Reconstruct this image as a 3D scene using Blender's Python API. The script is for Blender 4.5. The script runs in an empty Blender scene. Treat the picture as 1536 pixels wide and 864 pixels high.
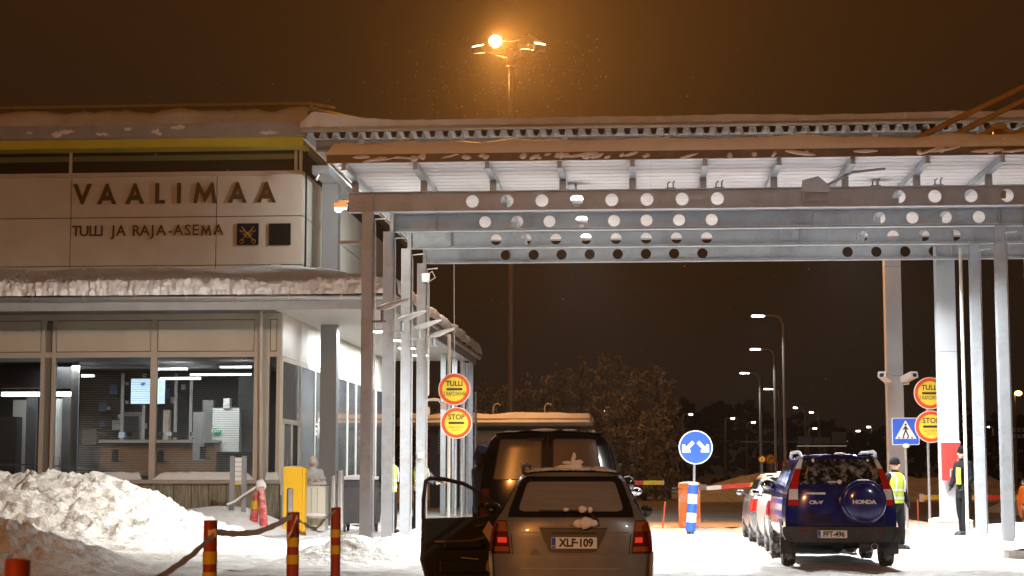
import bpy, bmesh, math, random
from mathutils import Vector, Matrix, noise
from math import radians, sin, cos, pi, sqrt, atan2
random.seed(7)
S = bpy.context.scene
COL = S.collection

# ------------------------------------------------------------ camera
PITCH, YAW, CAMH, FP = radians(6.01), radians(4.186), 1.45, 2650.0
cd = bpy.data.cameras.new('camera')
cam = bpy.data.objects.new('camera', cd)
COL.objects.link(cam)
cam.location = (0, 0, CAMH)
cam.rotation_euler = (radians(90) + PITCH, 0, YAW)
cd.sensor_width = 36
cd.lens = FP / 1536 * 36
cd.clip_start, cd.clip_end = 0.1, 3000
cd.dof.use_dof = True
cd.dof.focus_distance = 30
cd.dof.aperture_fstop = 4.0
S.camera = cam
S.view_settings.view_transform = 'Standard'
S.view_settings.look = 'None'
S.view_settings.exposure = 0.12
S.view_settings.gamma = 1.0
S.cycles.use_denoising = True
S.cycles.max_bounces = 7
S.cycles.diffuse_bounces = 4
S.cycles.transparent_max_bounces = 12
S.cycles.volume_bounces = 0
S.cycles.sample_clamp_indirect = 6.0
S.cycles.caustics_reflective = False
S.cycles.caustics_refractive = False

# ------------------------------------------------------------ world: a night sky lit brown from below
w = bpy.data.worlds.new('World'); S.world = w; w.use_nodes = True
wn, wl = w.node_tree.nodes, w.node_tree.links
wn.clear()
wo = wn.new('ShaderNodeOutputWorld'); wb = wn.new('ShaderNodeBackground')
tc = wn.new('ShaderNodeTexCoord'); sx = wn.new('ShaderNodeSeparateXYZ'); wr = wn.new('ShaderNodeValToRGB')
wl.new(tc.outputs['Generated'], sx.inputs[0]); wl.new(sx.outputs['Z'], wr.inputs[0])
wr.color_ramp.elements[0].position = 0.0; wr.color_ramp.elements[0].color = (0.0130, 0.0088, 0.0062, 1)
wr.color_ramp.elements[1].position = 0.30; wr.color_ramp.elements[1].color = (0.036, 0.0132, 0.0034, 1)
e = wr.color_ramp.elements.new(0.12); e.color = (0.0190, 0.0098, 0.0048, 1)
wl.new(wr.outputs[0], wb.inputs[0]); wb.inputs[1].default_value = 0.85
wl.new(wb.outputs[0], wo.inputs[0])

# ------------------------------------------------------------ helpers
def P(px, py, Y):
    """point on the plane at depth Y seen at a photo pixel (1536x864)"""
    cp, sp, ca, sa = cos(PITCH), sin(PITCH), cos(YAW), sin(YAW)
    f = Vector((-sa * cp, ca * cp, sp)); r = Vector((ca, sa, 0)); u = r.cross(f)
    d = f + r * ((px - 768) / FP) + u * ((432 - py) / FP)
    t = Y / d.y
    return Vector((t * d.x, Y, CAMH + t * d.z))
def PX(px, Y, py=700): return P(px, py, Y).x
def PZ(py, Y, px=768): return P(px, py, Y).z

MATS = {}
def mat(name, col, rough=0.5, metal=0.0, var=0.0, vscale=3.0, bump=0.0, bscale=20.0, emit=None, estr=0.0, coat=0.0,
        dirt=None, dscale=1.2, damt=0.5, spec=0.5, stretch=None, trans=0.0):
    if name in MATS: return MATS[name]
    m = bpy.data.materials.new(name); m.use_nodes = True
    n, l = m.node_tree.nodes, m.node_tree.links
    b = n['Principled BSDF']
    b.inputs['Base Color'].default_value = (*col, 1)
    b.inputs['Roughness'].default_value = rough
    b.inputs['Metallic'].default_value = metal
    b.inputs['Specular IOR Level'].default_value = spec
    if coat:
        b.inputs['Coat Weight'].default_value = coat; b.inputs['Coat Roughness'].default_value = 0.06
    if trans: b.inputs['Transmission Weight'].default_value = trans
    t = n.new('ShaderNodeTexCoord'); src = t.outputs['Object']
    if stretch:
        mp = n.new('ShaderNodeMapping'); mp.inputs['Scale'].default_value = stretch
        l.new(src, mp.inputs[0]); src = mp.outputs[0]
    cur = None
    if var:
        nz = n.new('ShaderNodeTexNoise'); nz.inputs['Scale'].default_value = vscale; nz.inputs['Detail'].default_value = 6
        nz.inputs['Roughness'].default_value = 0.62
        l.new(src, nz.inputs[0])
        mx = n.new('ShaderNodeMix'); mx.data_type = 'RGBA'
        lo = tuple(max(0, c * (1 - var)) for c in col); hi = tuple(min(1, c * (1 + var)) for c in col)
        rp = n.new('ShaderNodeMapRange'); rp.inputs[1].default_value = 0.3; rp.inputs[2].default_value = 0.7
        l.new(nz.outputs[0], rp.inputs[0]); l.new(rp.outputs[0], mx.inputs[0])
        mx.inputs[6].default_value = (*lo, 1); mx.inputs[7].default_value = (*hi, 1)
        cur = mx.outputs[2]
        rr = n.new('ShaderNodeMapRange'); rr.inputs[3].default_value = rough * 0.85; rr.inputs[4].default_value = min(1, rough * 1.2)
        l.new(nz.outputs[0], rr.inputs[0]); l.new(rr.outputs[0], b.inputs['Roughness'])
    if dirt:
        nz2 = n.new('ShaderNodeTexNoise'); nz2.inputs['Scale'].default_value = dscale; nz2.inputs['Detail'].default_value = 8
        nz2.inputs['Roughness'].default_value = 0.7
        l.new(src, nz2.inputs[0])
        mr = n.new('ShaderNodeMapRange'); mr.inputs[1].default_value = 0.48; mr.inputs[2].default_value = 0.68; mr.inputs[4].default_value = damt
        l.new(nz2.outputs[0], mr.inputs[0])
        mx2 = n.new('ShaderNodeMix'); mx2.data_type = 'RGBA'
        l.new(mr.outputs[0], mx2.inputs[0])
        if cur: l.new(cur, mx2.inputs[6])
        else: mx2.inputs[6].default_value = (*col, 1)
        mx2.inputs[7].default_value = (*dirt, 1)
        cur = mx2.outputs[2]
    if cur: l.new(cur, b.inputs['Base Color'])
    if bump:
        nb = n.new('ShaderNodeTexNoise'); nb.inputs['Scale'].default_value = bscale; nb.inputs['Detail'].default_value = 7
        l.new(src, nb.inputs[0])
        bp = n.new('ShaderNodeBump'); bp.inputs['Strength'].default_value = 1.0; bp.inputs['Distance'].default_value = bump
        l.new(nb.outputs[0], bp.inputs['Height']); l.new(bp.outputs[0], b.inputs['Normal'])
    if emit:
        b.inputs['Emission Color'].default_value = (*emit, 1); b.inputs['Emission Strength'].default_value = estr
    MATS[name] = m
    return m

def glass(name, tint=(0.75, 0.8, 0.8), refl=0.12):
    if name in MATS: return MATS[name]
    m = bpy.data.materials.new(name); m.use_nodes = True
    n, l = m.node_tree.nodes, m.node_tree.links; n.clear()
    o = n.new('ShaderNodeOutputMaterial'); a = n.new('ShaderNodeBsdfTransparent'); g = n.new('ShaderNodeBsdfGlossy')
    a.inputs[0].default_value = (*tint, 1); g.inputs['Roughness'].default_value = 0.04; g.inputs[0].default_value = (0.9, 0.92, 0.95, 1)
    lw = n.new('ShaderNodeFresnel'); lw.inputs[0].default_value = 1.5
    ad = n.new('ShaderNodeMath'); ad.operation = 'ADD'; ad.inputs[1].default_value = refl; ad.use_clamp = True
    l.new(lw.outputs[0], ad.inputs[0])
    mx = n.new('ShaderNodeMixShader'); l.new(ad.outputs[0], mx.inputs[0]); l.new(a.outputs[0], mx.inputs[1]); l.new(g.outputs[0], mx.inputs[2])
    l.new(mx.outputs[0], o.inputs[0]); MATS[name] = m
    return m

def snow_mat(name, col, dirt, damt, bump=0.03, fine=0.006, dscale=0.9):
    if name in MATS: return MATS[name]
    m = bpy.data.materials.new(name); m.use_nodes = True
    n, l = m.node_tree.nodes, m.node_tree.links
    b = n['Principled BSDF']; b.inputs['Roughness'].default_value = 0.65
    b.inputs['Specular IOR Level'].default_value = 0.35
    t = n.new('ShaderNodeTexCoord')
    a = n.new('ShaderNodeTexNoise'); a.inputs['Scale'].default_value = dscale; a.inputs['Detail'].default_value = 9; a.inputs['Roughness'].default_value = 0.68
    c = n.new('ShaderNodeTexNoise'); c.inputs['Scale'].default_value = 7; c.inputs['Detail'].default_value = 8
    d = n.new('ShaderNodeTexNoise'); d.inputs['Scale'].default_value = 45; d.inputs['Detail'].default_value = 5
    for q in (a, c, d): l.new(t.outputs['Object'], q.inputs[0])
    mr = n.new('ShaderNodeMapRange'); mr.inputs[1].default_value = 0.42; mr.inputs[2].default_value = 0.72; mr.inputs[4].default_value = damt
    l.new(a.outputs[0], mr.inputs[0])
    mr2 = n.new('ShaderNodeMapRange'); mr2.inputs[1].default_value = 0.35; mr2.inputs[2].default_value = 0.7; mr2.inputs[3].default_value = 0.55; mr2.inputs[4].default_value = 1.25
    l.new(c.outputs[0], mr2.inputs[0])
    mu = n.new('ShaderNodeMath'); mu.operation = 'MULTIPLY'; mu.use_clamp = True
    l.new(mr.outputs[0], mu.inputs[0]); l.new(mr2.outputs[0], mu.inputs[1])
    mx = n.new('ShaderNodeMix'); mx.data_type = 'RGBA'; l.new(mu.outputs[0], mx.inputs[0])
    mx.inputs[6].default_value = (*col, 1); mx.inputs[7].default_value = (*dirt, 1)
    l.new(mx.outputs[2], b.inputs['Base Color'])
    b1 = n.new('ShaderNodeBump'); b1.inputs['Distance'].default_value = bump; l.new(c.outputs[0], b1.inputs['Height'])
    b2 = n.new('ShaderNodeBump'); b2.inputs['Distance'].default_value = fine; l.new(d.outputs[0], b2.inputs['Height']); l.new(b1.outputs[0], b2.inputs['Normal'])
    l.new(b2.outputs[0], b.inputs['Normal'])
    MATS[name] = m
    return m

class MB:
    def __init__(s): s.v, s.f, s.sm = [], [], False
    def add(s, vs, fs):
        o = len(s.v); s.v += [tuple(v) for v in vs]; s.f += [tuple(i + o for i in f) for f in fs]; return s
    def box(s, x0, x1, y0, y1, z0, z1):
        if x0 > x1: x0, x1 = x1, x0
        if y0 > y1: y0, y1 = y1, y0
        if z0 > z1: z0, z1 = z1, z0
        return s.add([(x0,y0,z0),(x1,y0,z0),(x1,y1,z0),(x0,y1,z0),(x0,y0,z1),(x1,y0,z1),(x1,y1,z1),(x0,y1,z1)],
                     [(0,3,2,1),(4,5,6,7),(0,1,5,4),(1,2,6,5),(2,3,7,6),(3,0,4,7)])
    def bevbox(s, x0, x1, y0, y1, z0, z1, r=0.02, seg=3):
        # box with rounded vertical-plane (xz) outline
        if x0 > x1: x0, x1 = x1, x0
        if z0 > z1: z0, z1 = z1, z0
        pts = []
        for cx, cz, a0 in ((x1-r, z1-r, 0), (x0+r, z1-r, 90), (x0+r, z0+r, 180), (x1-r, z0+r, 270)):
            for k in range(seg + 1):
                a = radians(a0 + 90 * k / seg); pts.append((cx + r*cos(a), cz + r*sin(a)))
        return s.prism_xz(pts, y0, y1)
    def prism_xz(s, pts, y0, y1):
        n = len(pts)
        vs = [(x, y0, z) for x, z in pts] + [(x, y1, z) for x, z in pts]
        fs = [tuple(range(n)), tuple(reversed(range(n, 2*n)))] + [(i, i+n, (i+1) % n + n, (i+1) % n) for i in range(n)]
        return s.add(vs, fs)
    def prism_yz(s, pts, x0, x1):
        n = len(pts)
        vs = [(x0, y, z) for y, z in pts] + [(x1, y, z) for y, z in pts]
        fs = [tuple(reversed(range(n))), tuple(range(n, 2*n))] + [(i, (i+1) % n, (i+1) % n + n, i+n) for i in range(n)]
        return s.add(vs, fs)
    def prism_xy(s, pts, z0, z1):
        n = len(pts)
        vs = [(x, y, z0) for x, y in pts] + [(x, y, z1) for x, y in pts]
        fs = [tuple(reversed(range(n))), tuple(range(n, 2*n))] + [(i, (i+1) % n, (i+1) % n + n, i+n) for i in range(n)]
        return s.add(vs, fs)
    def tube(s, pts, r, n=8, cap=True, sq=1.0):
        pts = [Vector(p) for p in pts]
        rs = r if isinstance(r, (list, tuple)) else [r] * len(pts)
        o = len(s.v); up = None
        for i, p in enumerate(pts):
            d = (pts[min(i+1, len(pts)-1)] - pts[max(i-1, 0)])
            d = d.normalized() if d.length > 1e-9 else Vector((0, 0, 1))
            if up is None: up = Vector((0, 0, 1)) if abs(d.z) < 0.9 else Vector((0, 1, 0))
            a = d.cross(up)
            if a.length < 1e-4: a = d.cross(Vector((1, 0, 0)))
            a.normalize(); b = a.cross(d).normalized()
            for k in range(n):
                t = 2*pi*k/n; s.v.append(tuple(p + a*(rs[i]*cos(t)) + b*(rs[i]*sq*sin(t))))
        for i in range(len(pts)-1):
            for k in range(n):
                s.f.append((o+i*n+k, o+i*n+(k+1) % n, o+(i+1)*n+(k+1) % n, o+(i+1)*n+k))
        if cap:
            s.f.append(tuple(o+k for k in reversed(range(n)))); e = o+(len(pts)-1)*n; s.f.append(tuple(e+k for k in range(n)))
        return s
    def bar(s, a, b, w, h=None, n=4):
        a, b = Vector(a), Vector(b); h = h or w
        d = (b-a).normalized(); up = Vector((0,0,1)) if abs(d.z) < 0.95 else Vector((0,1,0))
        x = d.cross(up).normalized()*w/2; y = x.cross(d).normalized()*h/2
        vs = [a-x-y, a+x-y, a+x+y, a-x+y, b-x-y, b+x-y, b+x+y, b-x+y]
        return s.add(vs, [(0,3,2,1),(4,5,6,7),(0,1,5,4),(1,2,6,5),(2,3,7,6),(3,0,4,7)])
    def lathe(s, prof, axis='z', c=(0,0,0), n=20, squash=1.0):
        # prof: list of (r, h)
        o = len(s.v)
        for r, h in prof:
            for k in range(n):
                t = 2*pi*k/n
                if axis == 'z': p = (c[0]+r*cos(t), c[1]+r*squash*sin(t), c[2]+h)
                elif axis == 'y': p = (c[0]+r*cos(t), c[1]+h, c[2]+r*squash*sin(t))
                else: p = (c[0]+h, c[1]+r*cos(t), c[2]+r*squash*sin(t))
                s.v.append(p)
        for i in range(len(prof)-1):
            for k in range(n):
                s.f.append((o+i*n+k, o+i*n+(k+1) % n, o+(i+1)*n+(k+1) % n, o+(i+1)*n+k))
        s.f.append(tuple(o+k for k in range(n))); e = o+(len(prof)-1)*n; s.f.append(tuple(e+k for k in range(n)))
        return s
    def ball(s, c, r, n=10, m=7, sc=(1,1,1)):
        o = len(s.v); c = Vector(c)
        for i in range(m+1):
            ph = pi*i/m
            for k in range(n):
                t = 2*pi*k/n
                s.v.append((c.x+r*sc[0]*sin(ph)*cos(t), c.y+r*sc[1]*sin(ph)*sin(t), c.z+r*sc[2]*cos(ph)))
        for i in range(m):
            for k in range(n):
                s.f.append((o+i*n+k, o+(i+1)*n+k, o+(i+1)*n+(k+1) % n, o+i*n+(k+1) % n))
        return s
    def grid(s, nx, ny, fn):
        o = len(s.v)
        for j in range(ny+1):
            for i in range(nx+1): s.v.append(tuple(fn(i/nx, j/ny)))
        for j in range(ny):
            for i in range(nx):
                a = o+j*(nx+1)+i; s.f.append((a, a+1, a+nx+2, a+nx+1))
        return s
    def build(s, name, m, parent=None, world=False, bevel=0, smooth=False, kind=None, angle=35, loc=None):
        me = bpy.data.meshes.new(name)
        vs = s.v
        off = Vector((0,0,0))
        if parent is None:
            if loc is not None: off = Vector(loc)
            else:
                xs = [v[0] for v in vs]; ys = [v[1] for v in vs]
                off = Vector(((min(xs)+max(xs))/2, (min(ys)+max(ys))/2, min(v[2] for v in vs)))
        elif world:
            q = parent
            while q is not None: off += q.location; q = q.parent
        vs = [(v[0]-off.x, v[1]-off.y, v[2]-off.z) for v in vs]
        me.from_pydata(vs, [], s.f)
        bm = bmesh.new(); bm.from_mesh(me)
        bmesh.ops.remove_doubles(bm, verts=bm.verts, dist=1e-5)
        bmesh.ops.recalc_face_normals(bm, faces=bm.faces)
        bm.to_mesh(me); bm.free()
        if isinstance(m, (list, tuple)):
            for q in m: me.materials.append(q)
        elif m is not None: me.materials.append(m)
        ob = bpy.data.objects.new(name, me); COL.objects.link(ob)
        ob.location = off if parent is None else (0,0,0)
        if parent is not None: ob.parent = parent
        if kind: ob['kind'] = kind
        if smooth:
            me.shade_smooth() if hasattr(me, 'shade_smooth') else None
            try: me.set_sharp_from_angle(angle=radians(angle))
            except Exception: pass
        if bevel:
            b = ob.modifiers.new('bevel', 'BEVEL'); b.width = bevel; b.segments = 2; b.limit_method = 'ANGLE'
        return ob

def tag(o, label=None, cat=None, group=None, kind=None):
    if label: o['label'] = label
    if cat: o['category'] = cat
    if group: o['group'] = group
    if kind: o['kind'] = kind
    return o
def thing(name, label, cat, loc=(0,0,0), rz=0, group=None):
    o = bpy.data.objects.new(name, None); COL.objects.link(o)
    o.location = loc; o.rotation_euler = (0, 0, rz); o.empty_display_size = 0.2
    return tag(o, label, cat, group)
def kids(o): return [c for c in bpy.data.objects if c.parent == o]
def dup(o, loc=None, label=None, rz=None, parent=None):
    ch = kids(o)
    c = o.copy(); COL.objects.link(c)
    if parent is not None: c.parent = parent
    if loc is not None: c.location = loc
    if rz is not None: c.rotation_euler = (0, 0, rz)
    if label: c['label'] = label
    for k in ch: dup(k, parent=c)
    return c
def area(name, loc, size, power, col=(1,1,1), rot=(0,0,0), sy=None, spread=pi, parent=None):
    l = bpy.data.lights.new(name, 'AREA'); l.energy = power; l.color = col; l.size = size; l.spread = spread
    if sy: l.shape = 'RECTANGLE'; l.size_y = sy
    o = bpy.data.objects.new(name, l); COL.objects.link(o); o.location = loc; o.rotation_euler = rot
    if parent: o.parent = parent
    return o
def spot(name, loc, target, power, col, ang=120, blend=0.5, rad=0.3, parent=None):
    l = bpy.data.lights.new(name, 'SPOT'); l.energy = power; l.color = col; l.spot_size = radians(ang); l.spot_blend = blend; l.shadow_soft_size = rad
    o = bpy.data.objects.new(name, l); COL.objects.link(o); o.location = loc
    o.rotation_euler = (Vector(target) - Vector(loc)).to_track_quat('-Z', 'Y').to_euler()
    if parent: o.parent = parent; 
    return o
def text(s, name, m, size, loc, rot=(radians(90), 0, 0), ext=0.004, sx=1.0, sp=1.0, parent=None, bold=0.0, align='CENTER', kind=None, world=False):
    c = bpy.data.curves.new('t', 'FONT'); c.body = s; c.size = size; c.extrude = ext; c.space_character = sp
    c.align_x = align; c.align_y = 'CENTER'; c.offset = bold; c.resolution_u = 3
    t = bpy.data.objects.new('t', c); COL.objects.link(t)
    dg = bpy.context.evaluated_depsgraph_get()
    me = bpy.data.meshes.new_from_object(t.evaluated_get(dg))
    bpy.data.objects.remove(t); bpy.data.curves.remove(c)
    me.name = name; me.materials.clear(); me.materials.append(m)
    o = bpy.data.objects.new(name, me); COL.objects.link(o)
    o.rotation_euler = rot; o.scale = (sx, 1, 1)
    L = Vector(loc)
    if parent is not None:
        o.parent = parent
        if world:
            q = parent
            while q is not None: L = L - q.location; q = q.parent
    o.location = L
    if kind: o['kind'] = kind
    return o
def fbm(x, y, z, o=4, h=1.0):
    return noise.fractal(Vector((x, y, z)), h, 2.1, o)
def sstep(a, b, x):
    t = max(0.0, min(1.0, (x-a)/(b-a))); return t*t*(3-2*t)

# ------------------------------------------------------------ shared materials
SNOW = snow_mat('snow', (0.84, 0.85, 0.86), (0.62, 0.58, 0.52), 0.35)
SNOW_ROOF = snow_mat('roof snow', (0.78, 0.77, 0.75), (0.5, 0.44, 0.37), 0.5, bump=0.02)
SNOW_PILE = snow_mat('ploughed snow', (0.82, 0.81, 0.77), (0.30, 0.25, 0.19), 0.8, bump=0.06, fine=0.012, dscale=1.6)
GROUND = snow_mat('trodden snow ground', (0.78, 0.77, 0.74), (0.22, 0.18, 0.14), 1.0, bump=0.05, fine=0.016, dscale=1.1)
STEEL = mat('grey painted steel', (0.33, 0.36, 0.385), 0.42, var=0.08, vscale=2, dirt=(0.20, 0.17, 0.14), dscale=2.2, damt=0.5, bump=0.0008, bscale=120)
STEEL_D = mat('dark grey painted steel', (0.16, 0.16, 0.155), 0.5, var=0.12)
GALV = mat('galvanised steel', (0.5, 0.52, 0.53), 0.35, 0.7, var=0.15, vscale=12)
WHITE_S = mat('white roof sheet', (0.82, 0.83, 0.85), 0.45, var=0.06, vscale=1.5, dirt=(0.45, 0.44, 0.42), dscale=1.1, damt=0.3)
BEIGE = mat('beige facade panel', (0.53, 0.475, 0.385), 0.5, var=0.06, vscale=1.2, dirt=(0.40, 0.35, 0.30), dscale=0.8, damt=0.35)
BEIGE_F = mat('beige window frame', (0.48, 0.43, 0.36), 0.4, var=0.05)
IVORY = mat('ivory wall panel', (0.66, 0.66, 0.58), 0.45, var=0.05, vscale=1.0, dirt=(0.55, 0.54, 0.48), dscale=0.9, damt=0.3)
BLACK = mat('black', (0.012, 0.012, 0.013), 0.5)
JOINT = mat('dark joint', (0.03, 0.028, 0.026), 0.7)
RUBBER = mat('rubber', (0.02, 0.02, 0.021), 0.8, bump=0.004, bscale=60, dirt=(0.5, 0.5, 0.5), dscale=14, damt=0.5)
GLASS = glass('window glass', (0.80, 0.82, 0.82), 0.03)
CONC = mat('stained concrete', (0.30, 0.27, 0.20), 0.85, var=0.35, vscale=2.5, stretch=(6, 6, 0.8), dirt=(0.10, 0.10, 0.06), dscale=3.0, damt=0.7, bump=0.004, bscale=30)
# ------------------------------------------------------------ lights of the place
WARM = (1.0, 0.36, 0.075)
COOL = (0.96, 0.99, 1.0)
SODIUM_E = mat('sodium lamp glow', (0.9, 0.6, 0.3), 0.5, emit=(1.0, 0.62, 0.22), estr=14)
SODIUM_H = mat('sodium lamp aimed glow', (0.9, 0.6, 0.3), 0.5, emit=(1.0, 0.66, 0.28), estr=60)
LED_E = mat('white lamp glow', (0.9, 0.9, 0.9), 0.5, emit=(1.0, 0.98, 0.92), estr=14)
MASTM = mat('mast steel', (0.36, 0.32, 0.27), 0.5, 0.3, var=0.15)

def high_mast(label, x, y, z, lamps, r0=0.17, r1=0.1, hot=None):
    t = thing('high_mast_lamp', label, 'lamp mast', (x, y, 0))
    MB().tube([(0,0,0), (0,0,z*0.5), (0,0,z)], [r0, (r0+r1)/2, r1], 12).build('pole', MASTM, t, smooth=True)
    MB().tube([(0,0,z-0.9), (0,0,z-0.1)], 0.24, 12).build('head_ring', STEEL_D, t, smooth=True)
    for (dx, dy, dz, az, tilt, glow, hs) in lamps:
        f = Vector((sin(az), -cos(az), 0))
        arm = MB().tube([(0,0,z-0.5), (dx*0.9, dy*0.9, z+dz)], 0.05, 6).build('arm', STEEL_D, t)
        m = MB().add([( -0.32,-0.2,-0.26),(0.32,-0.2,-0.26),(0.32,0.12,-0.2),(-0.32,0.12,-0.2),(-0.3,-0.12,0.22),(0.3,-0.12,0.22),(0.22,0.22,0.16),(-0.22,0.22,0.16)],
                     [(0,3,2,1),(4,5,6,7),(0,1,5,4),(1,2,6,5),(2,3,7,6),(3,0,4,7)])
        h = m.build('floodlight', STEEL_D, t); h.location = (dx, dy, z+dz); h.rotation_euler = (tilt, 0, az); h.scale = (hs, hs, hs)
        g = MB().bevbox(-0.27, 0.27, -0.225, -0.205, -0.2, 0.16, 0.04).build('lens', glow, h)
    return t
mA = high_mast('tall slender lamp mast with orange floodlights rising above the canopy roof', PX(766.5, 88, 600), 88, 23.0, [
    (-1.60, -0.3, -0.10, -0.5, -1.15, SODIUM_E, 1.0), (0.75, 0.6, 0.45, 2.7, 0.5, SODIUM_E, 1.3),
    (1.45, -0.35, -0.05, 0.5, -1.15, SODIUM_E, 0.95), (0.75, -0.5, -0.35, 0.3, -1.45, SODIUM_E, 0.8), (1.15, -0.2, -0.3, 0.2, -1.5, SODIUM_E, 0.6)], r0=0.185, r1=0.1)
hh_ = MB().lathe([(0.20, 0.12), (0.34, 0.0), (0.36, -0.12), (0.0, -0.13)], 'y', (-0.75, -0.5, 23.25), 18).build('floodlight', STEEL_D, mA, smooth=True)
MB().lathe([(0.31, -0.131), (0.25, -0.17), (0.0, -0.19)], 'y', (-0.75, -0.5, 23.25), 18).build('lens', SODIUM_H, hh_, smooth=True)
MB().tube([(0, 0, 22.6), (-0.7, -0.4, 23.1)], 0.05, 6).build('arm', STEEL_D, mA)
MB().add([(0.55, -0.35, 23.55), (1.05, -0.25, 23.62), (1.75, -0.3, 23.05), (1.55, -0.45, 22.95), (0.55, -0.32, 23.58), (1.05, -0.22, 23.65), (1.78, -0.27, 23.08), (1.55, -0.42, 22.98)], [(0,3,2,1),(4,5,6,7),(0,1,5,4),(1,2,6,5),(2,3,7,6),(3,0,4,7)]).build('shield', MASTM, mA)
MB().tube([(-0.8, 0.2, 23.5), (0.0, 0.5, 23.55), (0.9, 0.1, 23.6), (0.9, -0.3, 23.1)], 0.05, 6).build('crown_ring', MASTM, mA)
MASTX, MASTY = mA.location.x, 88
l = bpy.data.lights.new('mast_light', 'POINT'); l.energy = 4500; l.color = (1.0, 0.42, 0.11); l.shadow_soft_size = 0.4
lo = bpy.data.objects.new('mast_light', l); COL.objects.link(lo); lo.parent = mA; lo.location = (-0.9, 3.0, 22.0)
sa = spot('aimed_light', (0,0,0), (0,0,-1), 150000, (1.0, 0.36, 0.06), 36, 0.5, 0.25); sa.parent = mA; sa.location = (-0.75, -0.85, 23.25)
sa.rotation_euler = (Vector((7.5, 33, 5)) - (mA.location + sa.location)).to_track_quat('-Z', 'Y').to_euler()
mB = high_mast('tall lamp mast with orange floodlights on the yard behind the viewer', -14, -25, 14.0, [
    (-0.8, 0.5, 0, 2.9, -0.8, SODIUM_E, 1.0), (0.8, 0.5, 0, 3.4, -0.8, SODIUM_E, 1.0), (0, 0.8, 0.2, 3.14, -0.8, SODIUM_E, 1.0)])
sp = spot('yard_light', (-14, -24, 14), (-3, 40, 6), 24000, WARM, 100, 0.6, 0.5); 
sp.location = (0, 1.0, 14.0); sp.parent = mB
LED_FILL = mat('yard lamp glow', (0.9, 0.9, 0.9), 0.5, emit=(1.0, 0.98, 0.92), estr=14)
mC = high_mast('lamp mast with white floodlights on the yard behind the viewer to the right', 15, -4, 14.0, [(-0.6, 0.4, 0, 2.9, -0.8, LED_FILL, 1.0), (0.6, 0.4, 0, 3.4, -0.8, LED_FILL, 1.0)])  # added unseen mast, white front fill for the off-roader
sc_ = spot('yard_light', (15, -3, 14), (3, 21, 0), 3400, (1.0, 0.96, 0.88), 40, 0.5, 0.4); sc_.parent = mC; sc_.location = (0, 1.0, 13.8)

# ------------------------------------------------------------ ground
def lines(a, b, fine0, fine1, step, grow=1.25):
    v = [fine0 + i*step for i in range(int((fine1-fine0)/step)+1)]
    s_ = step; x = v[-1]
    while x < b: s_ *= grow; x += s_; v.append(x)
    s_ = step; x = v[0]
    while x > a: s_ *= grow; x -= s_; v.insert(0, x)
    return v
def ground_z(x, y):
    if y > 75 or y < 8 or abs(x) > 30: k = 0
    else: k = min(1, (75-y)/25) * min(1, (y-8)/3) * min(1, (30-abs(x))/10)
    if k <= 0: return 0.0
    z = 0.026*fbm(x*1.3, y*0.6, 1.0, 5) + 0.022*fbm(x*4, y*3, 4.0, 4)
    for tx, wd, dp in ((-1.45, 0.16, 0.03), (-0.05, 0.16, 0.03), (2.5, 0.16, 0.025), (3.9, 0.16, 0.025), (-3.2, 0.2, 0.02), (-8, 0.25, 0.03), (-6.4, 0.25, 0.03)):
        c = x - tx - 0.25*noise.noise(Vector((tx*7, y*0.11, 0)))
        z -= dp*math.exp(-(c/wd)**2)*1.6
        z += dp*0.6*math.exp(-((abs(c)-wd*1.9)/0.1)**2)*(0.5+noise.noise(Vector((x*3, y*3, 2))))
    return z*k*0.8
gx = lines(-1500, 1500, -17, 10, 0.11, 1.3); gy = lines(-60, 2200, 14, 50, 0.14, 1.18)
m = MB(); nx, ny = len(gx), len(gy)
m.v = [(x, y, ground_z(x, y)) for y in gy for x in gx]
m.f = [(j*nx+i, j*nx+i+1, (j+1)*nx+i+1, (j+1)*nx+i) for j in range(ny-1) for i in range(nx-1)]
me = bpy.data.meshes.new('ground'); me.from_pydata(m.v, [], m.f); me.materials.append(GROUND); me.shade_smooth()
go = bpy.data.objects.new('ground', me); COL.objects.link(go); tag(go, kind='structure')
# worn road beyond the gates
ROAD = snow_mat('slushy road', (0.34, 0.30, 0.26), (0.10, 0.09, 0.08), 0.9, bump=0.01, dscale=0.35)
MB().grid(20, 30, lambda u, v: (-12 + 60*u, 49 + 60*v + 3*noise.noise(Vector((u*9, v*2, 0))), 0.012)).build('road', ROAD, kind='structure')

# snow heaps: height fields
def heap(name, label, x0, x1, y0, y1, fn, m, res=0.08, cat='snow heap', grp=None):
    nx, ny = int((x1-x0)/res), int((y1-y0)/res)
    mb = MB().grid(nx, ny, lambda u, v: (x0+(x1-x0)*u, y0+(y1-y0)*v, fn(x0+(x1-x0)*u, y0+(y1-y0)*v, u, v)))
    o = mb.build(name, m, smooth=True, angle=60)
    return tag(o, label, cat, grp)
def clump(x, y, amp):
    # blocky ploughed lumps
    s_ = 0
    wx = x+0.25*noise.noise(Vector((x*2, y*2, 9))); wy = y+0.25*noise.noise(Vector((x*2, y*2, 19)))
    for k, (f_, a_) in enumerate(((1.3, 0.26), (3.2, 0.36), (6.5, 0.40), (12, 0.24))):
        d, p = noise.voronoi(Vector((wx*f_, wy*f_, k*5.0)))
        hgt = noise.cell(Vector((p[0][0]*7.3, p[0][1]*5.1, k*3.0)))
        s_ += a_*(0.35+0.65*abs(hgt))*sqrt(max(0, 1-min(1, d[0]*1.25)**2))
    return amp*(s_-0.45)
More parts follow.
